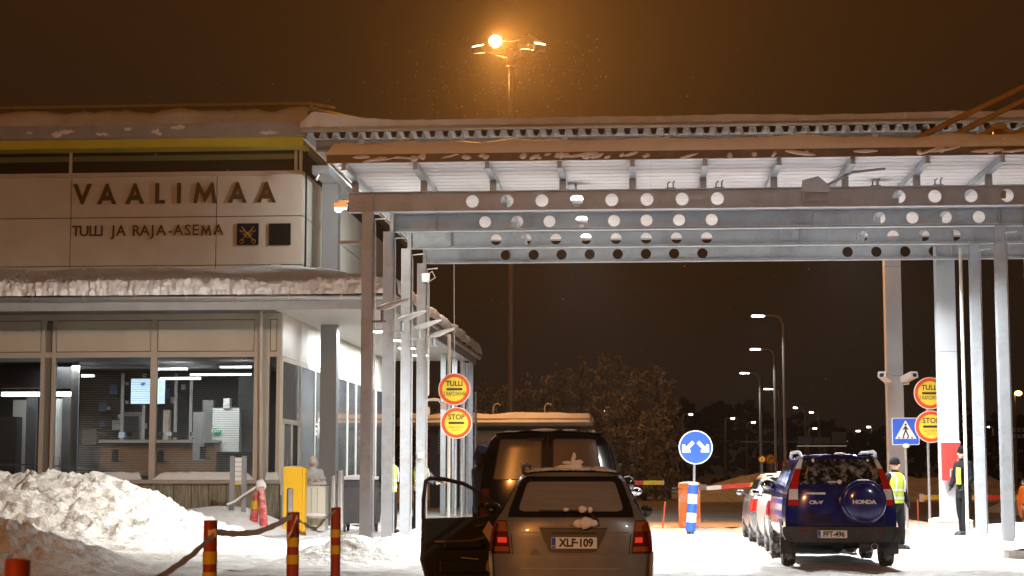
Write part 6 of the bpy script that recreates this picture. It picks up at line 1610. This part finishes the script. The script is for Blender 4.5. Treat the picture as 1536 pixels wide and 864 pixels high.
MB().grid(60, 20, lambda u, v: (-.74+1.48*u, .14+1.4*v, 1.995+0.045*(1-(2*u-1)**2)+0.012*max(0, 0.4+noise.noise(Vector((u*6, v*6, 0)))+0.5*noise.noise(Vector((u*25, v*20, 2))))*min(1, u*12, (1-u)*12))).build('roof_frost', SNOW, C2.t, smooth=True)
lumps(C2.t, [((-.05, .18, 2.05), (.18, .03, .02)), ((.30, .2, 2.05), (.1, .03, .014)), ((.62, .18, 2.03), (.03, .02, .02)), ((-.5, .18, 2.03), (.12, .02, .012))], SNOW, 'snow_clump', 5)
MB().tube([(.55, 1.2, 2.02), (.58, 1.0, 2.5)], 0.004, 4).build('antenna', BLACK, C2.t)

# --- dark blue off-roader with the spare wheel
PH = mat('dark blue car paint', (0.014, 0.019, 0.17), 0.18, 0.2, coat=0.9, dirt=(0.16, 0.17, 0.26), dscale=2.5, damt=0.25)
ring = [(.80,.42),(.865,.52),(.885,.66),(.88,.85),(.865,1.02),(.835,1.2),(.80,1.28),(.73,1.46),(.66,1.62),(.60,1.70),(.50,1.74),(.25,1.755),(0,1.76)]
YH = 27.9
C3 = Car('off_road_car', 'dark blue off-road car with a covered spare wheel on its tailgate, in the right lane', 'car', (PX(1262, YH, 760), YH, 0), radians(-0.3), ring, 4.5, 1.22,
         [(0, 1.72), (0.25, 1.755), (2.6, 1.75), (3.4, 1.25), (4.5, 0.98)], (0.82, 3.45), PH, [(0, 0), (.9, 0.0), (1.25, 0.03), (1.70, 0.26), (1.76, 0.30)], bow=0.12, wr=0.335, floor=0.40)
HG = mat('off-roader rear glass', (0.015, 0.017, 0.02), 0.08, coat=0.6, dirt=(0.75, 0.78, 0.82), dscale=9, damt=0.55)  # pale speckle is frost, with a brighter reflection put into the colour
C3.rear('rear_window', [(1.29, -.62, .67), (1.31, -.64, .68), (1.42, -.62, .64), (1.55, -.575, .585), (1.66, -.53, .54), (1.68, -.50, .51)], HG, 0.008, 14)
C3.rear('roof_edge', [(1.685, -.58, .58), (1.72, -.57, .57), (1.745, -.50, .50)], PH, 0.03, 12)
for s_ in (-1, 1):
    def lm(z0, z1, m_, nm='tail_lamp'):
        rr_ = []
        for q in (0, .33, .66, 1):
            z = z0+(z1-z0)*q; h = C3.hw(z); xi = interp([(.95, .655), (1.2, .66), (1.45, .615), (1.68, .55)], z); xo = interp([(.95, .81), (1.2, .79), (1.45, .72), (1.70, .60)], z)
            rr_.append((z, min(s_*xi, s_*xo), max(s_*xi, s_*xo)))
        return C3.rear(nm, rr_, m_, 0.014, 5)
    lm(.965, 1.05, LRED2); lm(1.053, 1.215, LCLR); lm(1.218, 1.53, LRED2); lm(1.533, 1.70, LCLR)
    C3.rear('reflector_sticker', [(1.43, s_*(.52)-.012, s_*(.52)+.012), (1.56, s_*(.485)-.012, s_*.485+.012)], mat('amber strip', (0.5, 0.22, 0.02), 0.4), 0.011, 2)
    C3.rear('tailgate_gap', [(z, s_*.665-0.004, s_*.665+0.004) for z in (.67, .95)], JOINT, 0.003, 2)
C3.rear('tailgate_gap', [(.665, -.66, .66), (.673, -.66, .66)], JOINT, 0.003, 10)
C3.rear('tailgate_crease', [(1.275, -.64, .64), (1.285, -.64, .64)], mat('crease blue', (0.03, 0.035, 0.2), 0.15, coat=0.6), 0.012, 10)  # lighter copy of the body blue paints the highlight on the crease
C3.rear('handle_recess', [(.70, -.58, -.17), (.71, -.60, -.16), (.83, -.60, -.16), (.84, -.58, -.17)], mat('recess blue', (0.008, 0.009, 0.05), 0.25, coat=0.4), 0.003, 6)  # darker copy of the body blue paints the shade in the recess
for z in (.715, .775, .83): C3.rear('recess_rib', [(z, -.57, -.19), (z+.008, -.57, -.19)], PH, 0.009, 5)
MB().bevbox(-.54, -.24, -0.035, -0.0, 1.135, 1.165, .014).build('tailgate_handle', mat('frosty handle', (0.75, 0.76, 0.78), 0.4), C3.t)
text('CR-V', 'badge_lettering', mat('silver lettering', (0.72, 0.73, 0.76), 0.35), 0.072, (-.39, -0.02, 1.01), ext=0.004, sx=1.3, bold=0.003, parent=C3.t)
sw = MB().lathe([(0.34, 0.02), (0.352, -0.03), (0.352, -0.14), (0.335, -0.185), (0.30, -0.205), (0.285, -0.20), (0.27, -0.212), (0.12, -0.225), (0.0, -0.227)], 'y', n=48)
spw = sw.build('spare_wheel_cover', PH, C3.t, smooth=True, angle=50); spw.location = (.325, 0.0, 1.02)
text('HONDA', 'lettering', mat('silver lettering', (0.72, 0.73, 0.76), 0.35), 0.082, (0, -0.232, 0.0), ext=0.004, sx=1.15, bold=0.004, parent=spw)
MB().ball((0, -.17, .335), 1, 14, 6, (0.10, 0.03, 0.012)).build('snow_patch', SNOW, spw, smooth=True)
C3.rear('bumper', [(.40, -.80, .80), (.43, -.86, .86), (.52, -.90, .90), (.60, -.905, .905), (.635, -.88, .88)], PLAST, 0.09, 18, skirt=0.12)
for s_ in (-1, 1):
    C3.side('bumper_corner', s_, [(.42, .0, .45), (.52, .0, .48), (.62, .0, .46)], PLAST, 0.02, 6)
    C3.side('wheel_arch_trim', s_, [(.64, .42, .50), (.70, .44, 1.2), (.74, .5, 1.14)], PLAST, 0.012, 6)
    C3.rear('bumper_reflector', [(.555, s_*.585-.06, s_*.585+.06), (.60, s_*.585-.06, s_*.585+.06)], LRED, 0.096, 3)
    MB().tube([(s_*.57, .30, 1.70), (s_*.585, .42, 1.775), (s_*.59, .7, 1.80), (s_*.58, 2.2, 1.80), (s_*.56, 2.6, 1.73)], 0.026, 8).build('roof_rail', mat('rail light grey', (0.35, 0.36, 0.36), 0.4), C3.t, smooth=True)
    # frosty D pillar
    C3.side('mud_flap', s_, [(.18, .55, .56), (.40, .50, .52)], PLAST, -0.05, 2)
    MB().box(s_*.80-.12, s_*.80+.12, 0.40, 0.415, 0.20, 0.46).build('mud_flap', PLAST, C3.t)
C3.plate_at(-.155, -0.10, .525, 'FFT-496', 0.225, 0.058)
MB().tube([(.44, .12, .36), (.28, .12, .36)], 0.095, 12).build('silencer', mat('rusty silencer', (0.10, 0.09, 0.08), 0.6, 0.3, var=0.3), C3.t, smooth=True)
MB().lathe([(0.035, 0.0), (0.05, -0.05), (0.052, -0.14)], 'y', (.50, .15, .33), 14).build('tailpipe', GALV, C3.t, smooth=True)
MB().lathe([(0.045, -0.142), (0.0, -0.141)], 'y', (.50, .15, .33), 14).build('tailpipe_hole', BLACK, C3.t)
MB().tube([(-.62, .85, .33), (-.15, .85, .30), (.15, .85, .30), (.62, .85, .33)], [.03, .05, .05, .03], 8).tube([(0, .8, .30), (0, .9, .30)], 0.10, 10).build('rear_axle', PLAST, C3.t)
for a in (-1, 1): MB().bar((a*.35, .3, .40), (a*.60, .8, .32), .05, .04).build('suspension_arm', PLAST, C3.t)
C3.sidewins(0.45, 3.05, 1.27, 1.60, (1.05, 2.0))
C3.mirror(-1, 2.85, 1.22, PLAST, out=0.05, sz=(0.13, 0.08, 0.10)); C3.mirror(1, 2.85, 1.22, PLAST, out=0.05, sz=(0.13, 0.08, 0.10))
MB().grid(50, 16, lambda u, v: (-.55+1.1*u, .30+1.2*v, 1.735+0.022*(1-(2*u-1)**2)+0.012*max(0, 0.2+noise.noise(Vector((u*7, v*6, 3)))+0.6*noise.noise(Vector((u*25, v*20, 2)))))).build('roof_frost', SNOW, C3.t, smooth=True)
lumps(C3.t, [((-.42, .02, 1.66), (.02, .02, .03)), ((.42, .02, 1.66), (.018, .02, .02)), ((0.02, .3, 1.765), (.10, .06, .018))], SNOW, 'snow_clump', 8)
MB().tube([(-.20, 0.0+.01, 1.325), (-.05, .0, 1.33)], 0.012, 5).lathe([(.035, -.02), (.035, 0.01)], 'y', (-.02, 0.01, 1.33), 12).build('wiper_hub', mat('frosty handle', (0.75, 0.76, 0.78)), C3.t)

# --- queue ahead of the off-roader
RS = [(.78,.22),(.83,.32),(.86,.50),(.865,.68),(.85,.84),(.82,.93),(.76,1.0),(.67,1.18),(.60,1.34),(.55,1.41),(.45,1.45),(.2,1.465),(0,1.47)]
def plain(name, label, cat, x, y, rz, paint, L=4.5, roof=1.47, rear_m=LRED2, wagon=True, glassr=CGL):
    k = roof/1.47; r_ = [(h, z*k) for h, z in RS]
    tp = [(0, roof-.04), (0.3, roof), (2.7, roof-.01), (3.6, 0.98*k), (L, 0.72*k)] if wagon else [(0, 1.02*k), (0.7, 1.06*k), (1.3, roof-.04), (2.7, roof), (3.6, 0.98*k), (L, 0.72*k)]
    c = Car(name, label, cat, (x, y, 0), rz, r_, L, 0.97*k, tp, (0.85, 3.5), paint, [(0, 0), (.95*k, 0.02), (1.45*k, 0.32 if wagon else 0.1)], bow=0.13)
    if wagon: c.rear('rear_window', [(1.03*k, -.62, .62), (1.2*k, -.56, .56), (1.36*k, -.49, .49)], glassr, 0.008, 10)
    for s_ in (-1, 1):
        c.rear('tail_lamp', [(.66*k, min(s_*.56, s_*.84), max(s_*.56, s_*.84)), (.80*k, min(s_*.56, s_*.84), max(s_*.56, s_*.84)), (.94*k, min(s_*.58, s_*.79), max(s_*.58, s_*.79))], rear_m, 0.014, 6)
        c.side('tail_lamp_side', s_, [(.68*k, .02, .30), (.8*k, .02, .34), (.93*k, .02, .28)], rear_m, 0.010, 5)
        c.side('door_gap', s_, [(.45, 1.20, 1.21), (.97*k, 1.30, 1.31)], JOINT, 0.004, 1)
        c.side('door_gap', s_, [(.35, 2.25, 2.26), (.97*k, 2.25, 2.26)], JOINT, 0.004, 1)
        c.side('door_handle', s_, [(.84*k, 1.45, 1.62), (.87*k, 1.45, 1.62)], paint, 0.03, 2)
    c.rear('bumper', [(.22, -.76, .76), (.40, -.82, .82), (.55, -.84, .84), (.60, -.82, .82)], paint, 0.05, 12, skirt=0.08)
    c.sidewins(0.40, 3.1, 1.03*k, 1.34*k, (1.2, 2.15))
    c.mirror(-1, 2.95, 0.99*k, PLAST); c.mirror(1, 2.95, 0.99*k, PLAST)
    MB().grid(40, 20, lambda u, v: (-.5+u, .4+2.2*v, roof-.03+0.03*(1-(2*u-1)**2)+0.010*max(0, 0.3+noise.noise(Vector((u*5, v*6, y)))))).build('roof_frost', SNOW, c.t, smooth=True)
    return c
PS = mat('silver car paint', (0.52, 0.51, 0.47), 0.28, 0.3, coat=0.5, dirt=(0.35, 0.32, 0.28), dscale=3, damt=0.5)
PD = mat('dark grey car paint', (0.07, 0.07, 0.072), 0.28, 0.3, coat=0.5, dirt=(0.35, 0.34, 0.32), dscale=4, damt=0.5)
PWH = mat('white car paint', (0.70, 0.71, 0.72), 0.25, 0.1, coat=0.5, dirt=(0.5, 0.48, 0.45), dscale=3, damt=0.4)
plain('silver_estate_car', 'silver estate car with a frosty red tail lamp, directly ahead of the blue off-roader', 'car', PX(1148, 33.4, 760)+0.86, 33.0, radians(-0.5), PS, roof=1.52, glassr=mat('frosty glass', (0.5, 0.52, 0.5), 0.4))
plain('dark_grey_car', 'dark grey dirty car at the head of the right queue, beyond the silver estate', 'car', PX(1124, 38.6, 760)+0.84, 37.95, radians(-0.5), PD, L=4.3, roof=1.46)
c5 = plain('white_car', 'white car ahead of the black van, only its right edge and mirror showing', 'car', PX(948, 30.4, 740)-0.86, 30.0, radians(0), PWH, roof=1.60, L=4.6)
POR = mat('orange and white car paint', (0.75, 0.22, 0.04), 0.3, coat=0.5)
c6 = plain('orange_patrol_car', 'orange and white car cut off by the right edge of the view', 'car', PX(1522, 49.0, 740)+0.87, 44.5, 0, POR, roof=1.75, L=4.8, rear_m=LCLR)
for s_ in (-1, 1): c6.side('white_stripe', s_, [(.50, .05, 4.0), (.62, .05, 4.0)], PWH, 0.004, 12)

# ------------------------------------------------------------ people
SKIN = mat('skin', (0.55, 0.34, 0.25), 0.5, var=0.06)
DRK = mat('black uniform cloth', (0.005, 0.005, 0.006), 0.9, spec=0.15, bump=0.003, bscale=40)
HV = mat('yellow high visibility cloth', (0.38, 0.48, 0.05), 0.6, bump=0.004, bscale=18, var=0.08)
REF = mat('reflective band', (0.70, 0.72, 0.72), 0.3, 0.3)
def remesh(o, v=0.012, it=4):
    m_ = o.modifiers.new('fuse', 'REMESH'); m_.mode = 'VOXEL'; m_.voxel_size = v; m_.use_smooth_shade = True
    sm = o.modifiers.new('smooth', 'SMOOTH'); sm.factor = 0.5; sm.iterations = it
    return o
def person(label, loc, rz, H=1.78, elbows=None, wrists=None, feet=None, top=DRK, bottom=DRK, vest=None, hat=None, head_tilt=0.0, head_turn=0.0, hood=None, long=False, pom=False, face=SKIN, gloves=None, lean=0.0):
    hat = hat or mat('black knit', (0.005, 0.005, 0.006), 0.95, spec=0.1, bump=0.004, bscale=60)
    t = thing('person', label, 'person', loc, rz); k = H/1.78; V = lambda x, y, z: Vector((x*k, y*k, z*k))
    el = elbows or [(-.27, .02, 1.16), (.27, .02, 1.16)]; wr = wrists or [(-.26, -.10, .93), (.26, -.10, .93)]
    ft = feet or [(-.12, 0, 0), (.12, 0, 0)]
    hc = V(0, -.015-lean, 1.645); ly = lambda z: -lean*max(0, (z-0.95)/0.6)
    b = MB()
    for i, s_ in enumerate((-1, 1)):
        b.tube([V(s_*.095, 0, .95), V(s_*.10, -.01, .70), V((s_*.10+ft[i][0])/2, ft[i][1]*.5-.02, .50), V(ft[i][0], ft[i][1]+.01, .28), V(ft[i][0], ft[i][1]+.02, .07)], [.09*k, .078*k, .055*k, .052*k, .036*k], 12)
        b.ball(V(ft[i][0], ft[i][1]-.06, .045), 1, 10, 6, (.042*k, .12*k, .035*k))
        sh = V(s_*.17, ly(1.42), 1.42)
        b.tube([sh, V(*el[i]), V(*wr[i])], [.055*k, .042*k, .030*k], 10)
        W_, E_ = V(*wr[i]), V(*el[i]); d = (W_-E_).normalized(); sx_ = d.cross(Vector((0, 1, 0.01))).normalized(); nn = d.cross(sx_)
        pc = W_+d*.05*k; b.ball(pc, 1, 8, 6, (.030*k, .030*k, .045*k))
        for f_, (o_, ln) in enumerate(((-.026, .065), (-.009, .080), (.009, .076), (.026, .060))):
            a0 = W_+d*.075*k+sx_*o_*k; a1 = a0+d*ln*.5*k+nn*.006*k; a2 = a0+d*ln*.9*k+nn*.028*k
            b.tube([a0-d*.02*k, a1, a2], [.0095*k, .0085*k, .007*k], 6)
        b.tube([W_+d*.03*k+sx_*.024*k*s_, W_+d*.06*k+sx_*.045*k*s_, W_+d*.09*k+sx_*.040*k*s_], [.011*k, .010*k, .008*k], 6)
    b.lathe([(.10*k, .85*k), (.155*k, .93*k), (.145*k, 1.08*k), (.165*k, 1.25*k), (.175*k, 1.38*k), (.13*k, 1.46*k), (.06*k, 1.50*k)], 'z', (0, -lean*.6, 0), 16, 0.62)
    b.tube([V(0, ly(1.45), 1.45), V(0, ly(1.56)-.005, 1.57)], .052*k, 10)
    body = remesh(b.build('body', face, t), 0.010*k)
    # head, on the neck: part of the same figure, modelled separately fine for the face then fused into the body by overlap
    R = Matrix.Rotation(head_turn, 3, 'Z') @ Matrix.Rotation(head_tilt, 3, 'X')
    def Hh(x, y, z): return hc + R @ (Vector((x, y, z))*k)
    h = MB()
    def hb(c, r): 
        q = MB().ball((0,0,0), 1, 14, 10, r); h.add([tuple(hc + R @ ((Vector(v)+Vector(c))*k)) for v in q.v], q.f)
    hb((0, .012, .025), (.078, .098, .098)); hb((0, -.018, -.045), (.060, .072, .068)); hb((0, -.055, -.085), (.030, .03, .025))
    hb((0, -.098, -.012), (.013, .022, .024)); hb((0, -.105, -.026), (.016, .014, .011)); hb((-.078, .01, -.01), (.012, .02, .03)); hb((.078, .01, -.01), (.012, .02, .03))
    hb((0, -.088, -.055), (.024, .008, .005)); hb((-.03, -.085, .02), (.022, .012, .007)); hb((.03, -.085, .02), (.022, .012, .007))
    h.tube([Hh(0, .01, -.03), V(0, ly(1.52), 1.50)], .052*k, 10)
    hm = remesh(h.build('head', SKIN, body), 0.007*k, 2)
    for s_ in (-1, 1): 
        MB().ball(Hh(s_*.03, -.086, .005), .0095*k, 8, 6).build('eye', mat('eye dark', (0.02, 0.015, 0.01), 0.2), hm, smooth=True)
    # clothing
    j = MB(); j.lathe([(.165*k, (.74 if long else .84)*k), (.18*k, .95*k), (.175*k, 1.08*k), (.195*k, 1.25*k), (.205*k, 1.38*k), (.165*k, 1.46*k), (.085*k, 1.51*k), (.08*k, 1.54*k)], 'z', (0, -lean*.6, 0), 20, 0.68)
    for i, s_ in enumerate((-1, 1)):
        sh = V(s_*.175, ly(1.42), 1.415); j.ball(sh, .085*k, 10, 8)
        j.tube([sh, V(*el[i]), V(*wr[i])], [.082*k, .066*k, .050*k], 12)
    j.tube([V(0, ly(1.48), 1.49), V(0, ly(1.55)-.01, 1.555)], [.075*k, .07*k], 12)
    remesh(j.build('jacket', top, t), 0.014*k)
    p = MB(); p.lathe([(.10*k, .78*k), (.155*k, .86*k), (.158*k, .97*k)], 'z', (0, 0, 0), 16, 0.72)
    for i, s_ in enumerate((-1, 1)):
        p.tube([V(s_*.09, 0, .93), V(s_*.10, -.01, .70), V((s_*.10+ft[i][0])/2, ft[i][1]*.5-.02, .50), V(ft[i][0], ft[i][1]+.01, .28), V(ft[i][0], ft[i][1]+.015, .10)], [.105*k, .098*k, .080*k, .074*k, .070*k], 12)
    remesh(p.build('trousers', bottom, t), 0.014*k)
    for i in range(2):
        q = MB().tube([V(ft[i][0], ft[i][1]+.02, .16), V(ft[i][0], ft[i][1]+.02, .05)], [.058*k, .06*k], 10).ball(V(ft[i][0], ft[i][1]-.06, .05), 1, 12, 8, (.055*k, .145*k, .05*k)).box(ft[i][0]*k-.05*k, ft[i][0]*k+.05*k, (ft[i][1]-.18)*k, (ft[i][1]+.075)*k, 0.0, .03*k)
        remesh(q.build('boot', BLACK, t), 0.012*k, 3)
    if gloves:
        for i in range(2):
            E_, W_ = V(*el[i]), V(*wr[i]); d = (W_-E_).normalized()
            MB().tube([W_-d*.03*k, W_+d*.03*k], [.042*k, .038*k], 10).build('glove_cuff', gloves, t, smooth=True)
    if vest:
        v_ = MB().lathe([(.190*k, .90*k), (.196*k, 1.0*k), (.190*k, 1.10*k), (.210*k, 1.25*k), (.218*k, 1.36*k), (.190*k, 1.445*k), (.12*k, 1.50*k)], 'z', (0, -lean*.6, 0), 28, 0.72)
        vo = v_.build('vest', vest, t, smooth=True, angle=60)
        for z, r in ((1.0, .2), (1.16, .2)): MB().lathe([(r*k, (z-.028)*k), (r*k, (z+.028)*k)], 'z', (0, -lean*.6, 0), 28, 0.72).build('reflective_band', REF, vo, smooth=True)
        for s_ in (-1, 1): MB().tube([V(s_*.12, -.145-lean*.6, 1.12), V(s_*.12, -.158-lean*.6, 1.30), V(s_*.11, -.13-lean*.6, 1.43)], .018*k, 4).build('reflective_strap', REF, vo)
    if hat:
        q = MB(); prof = [(.084, -.005), (.092, .03), (.090, .07), (.074, .112), (.045, .138), (.0, .148)]
        q.lathe([(r*k, z*k) for r, z in prof], 'z', (0, 0, 0), 20, 1.2)
        q.v = [tuple(hc + R @ (Vector((x, y+.010*k, z+.010*k)))) for x, y, z in q.v]
        ho = q.build('hat', hat, t, smooth=True)
        q = MB().lathe([(.090*k, -.02*k), (.097*k, -.005*k), (.098*k, .03*k), (.091*k, .042*k)], 'z', (0, 0, 0), 20, 1.18)
        q.v = [tuple(hc + R @ (Vector((x, y+.010*k, z+.022*k)))) for x, y, z in q.v]; q.build('hat_brim', hat, ho, smooth=True)
        if pom:
            q = MB().ball((0,0,0), .045*k, 12, 8); q.v = [tuple(hc + R @ Vector((x, y+.01, z+.165*k))) for x, y, z in q.v]; q.build('pompom', hat, ho, smooth=True)
    if hood:
        q = MB().ball((0, .05*k, -.03*k), 1, 14, 10, (.115*k, .10*k, .13*k)); q.v = [tuple(hc + R @ Vector(v)) for v in q.v]; q.build('hood', hood, t, smooth=True)
    return t
def place(px, Y, z=0, py=750): return (PX(px, Y, py), Y, z)
person('officer in a yellow vest and black knit hat standing right of the blue off-roader', place(1343, 34.9), radians(38), 1.76, vest=HV, elbows=[(-.27, .03, 1.17), (.27, .04, 1.16)], wrists=[(-.24, -.08, .92), (.27, -.06, .90)], feet=[(-.10, .05, 0), (.13, -.03, 0)], gloves=BLACK, face=mat('black glove', (0.008, 0.008, 0.009), 0.8, spec=0.2))
po_ = person('officer in black with a yellow vest edge, standing by the red cabinet, facing left', place(1446, 37.8, 0.16), radians(-62), 1.86, vest=None, elbows=[(-.26, -.03, 1.15), (.26, .03, 1.15)], wrists=[(-.20, -.16, .98), (.20, -.14, .98)], feet=[(-.09, 0, 0), (.10, -.06, 0)], long=True, face=mat('black glove', (0.008, 0.008, 0.009), 0.8, spec=0.2))
MB().tube([(0.05, -.155, 1.08), (0.06, -.175, 1.25), (0.06, -.165, 1.42)], .075, 8, sq=0.45).build('vest_edge', HV, po_, smooth=True)
person('officer in a yellow vest between the second and third left canopy columns', place(584, 38.3, 0.16), radians(62), 1.79, vest=HV, elbows=[(-.27, .02, 1.16), (.26, -.04, 1.16)], wrists=[(-.24, -.12, .95), (.2, -.2, 1.05)], feet=[(-.11, .04, 0), (.11, -.05, 0)])
person('officer in a yellow vest behind the rearmost left column, reaching towards the van', place(629, 41.4, 0.10), radians(78), 1.84, vest=HV, top=mat('dark grey jacket', (0.06, 0.065, 0.07), 0.85), elbows=[(-.26, -.16, 1.20), (.28, -.22, 1.20)], wrists=[(-.18, -.42, 1.12), (.22, -.48, 1.14)], feet=[(-.11, .06, 0), (.11, -.08, 0)], lean=0.05)
PALE = mat('pale winter jacket', (0.55, 0.56, 0.58), 0.75, bump=0.01, bscale=14, var=0.1)
person('person in a pale grey jacket and white knit hat, head bowed, behind the yellow box', place(469, 44.95, 0.0), radians(8), 1.88, top=PALE, bottom=DRK, hat=mat('white knit', (0.66, 0.64, 0.60), 0.9, bump=0.012, bscale=45), head_tilt=radians(22), elbows=[(-.27, -.06, 1.15), (.27, -.06, 1.15)], wrists=[(-.10, -.26, 1.22), (.10, -.26, 1.22)], hood=PALE)
BJ = mat('dark blue jacket', (0.03, 0.035, 0.06), 0.8, bump=0.006, bscale=20)
person('person in a dark blue hooded jacket standing at the left side of the black van', (PX(723, 26.4, 700), 26.4, 0), radians(120), 1.86, top=BJ, hat=mat('blue hat', (0.04, 0.08, 0.25), 0.8), hood=BJ, elbows=[(-.25, -.03, 1.16), (.25, -.03, 1.16)], wrists=[(-.18, -.20, 1.02), (.18, -.2, 1.02)])
# ------------------------------------------------------------ thin night haze
hm_ = bpy.data.materials.new('haze'); hm_.use_nodes = True
n_, l2 = hm_.node_tree.nodes, hm_.node_tree.links; n_.clear()
ho_ = n_.new('ShaderNodeOutputMaterial'); pv = n_.new('ShaderNodeVolumePrincipled')
pv.inputs['Color'].default_value = (0.9, 0.9, 0.9, 1); pv.inputs['Density'].default_value = 0.00013; pv.inputs['Anisotropy'].default_value = 0.75
l2.new(pv.outputs[0], ho_.inputs['Volume'])
MB().box(-1600, 1650, -80, 2400, -1.2, 31).build('haze', hm_, kind='stuff')
fl = MB(); rnd = random.Random(11)
def flake(c, s_):
    c = Vector(c); a = [Vector((rnd.uniform(-1,1), rnd.uniform(-1,1), rnd.uniform(-1,1))).normalized()*s_ for _ in range(4)]
    fl.add([c+v for v in a], [(0,1,2), (0,2,3), (0,3,1), (1,3,2)])
for _ in range(450):
    r = 0.6+5.5*rnd.random()**0.8; az = rnd.random()*2*pi
    flake((MASTX-0.6+r*cos(az), 88-1+r*sin(az)*0.7, 22.6-4.0*rnd.random()**1.5+0.6*rnd.random()), 0.012+0.014*rnd.random())
for _ in range(1500):
    y = 16+60*rnd.random()**0.8; flake((rnd.uniform(-0.32, 0.30)*y, y, rnd.uniform(0.3, 0.26*y+1)), 0.003+0.004*rnd.random())
fl.build('falling_snow', mat('snow flake', (0.9, 0.9, 0.9), 0.6), kind='stuff')
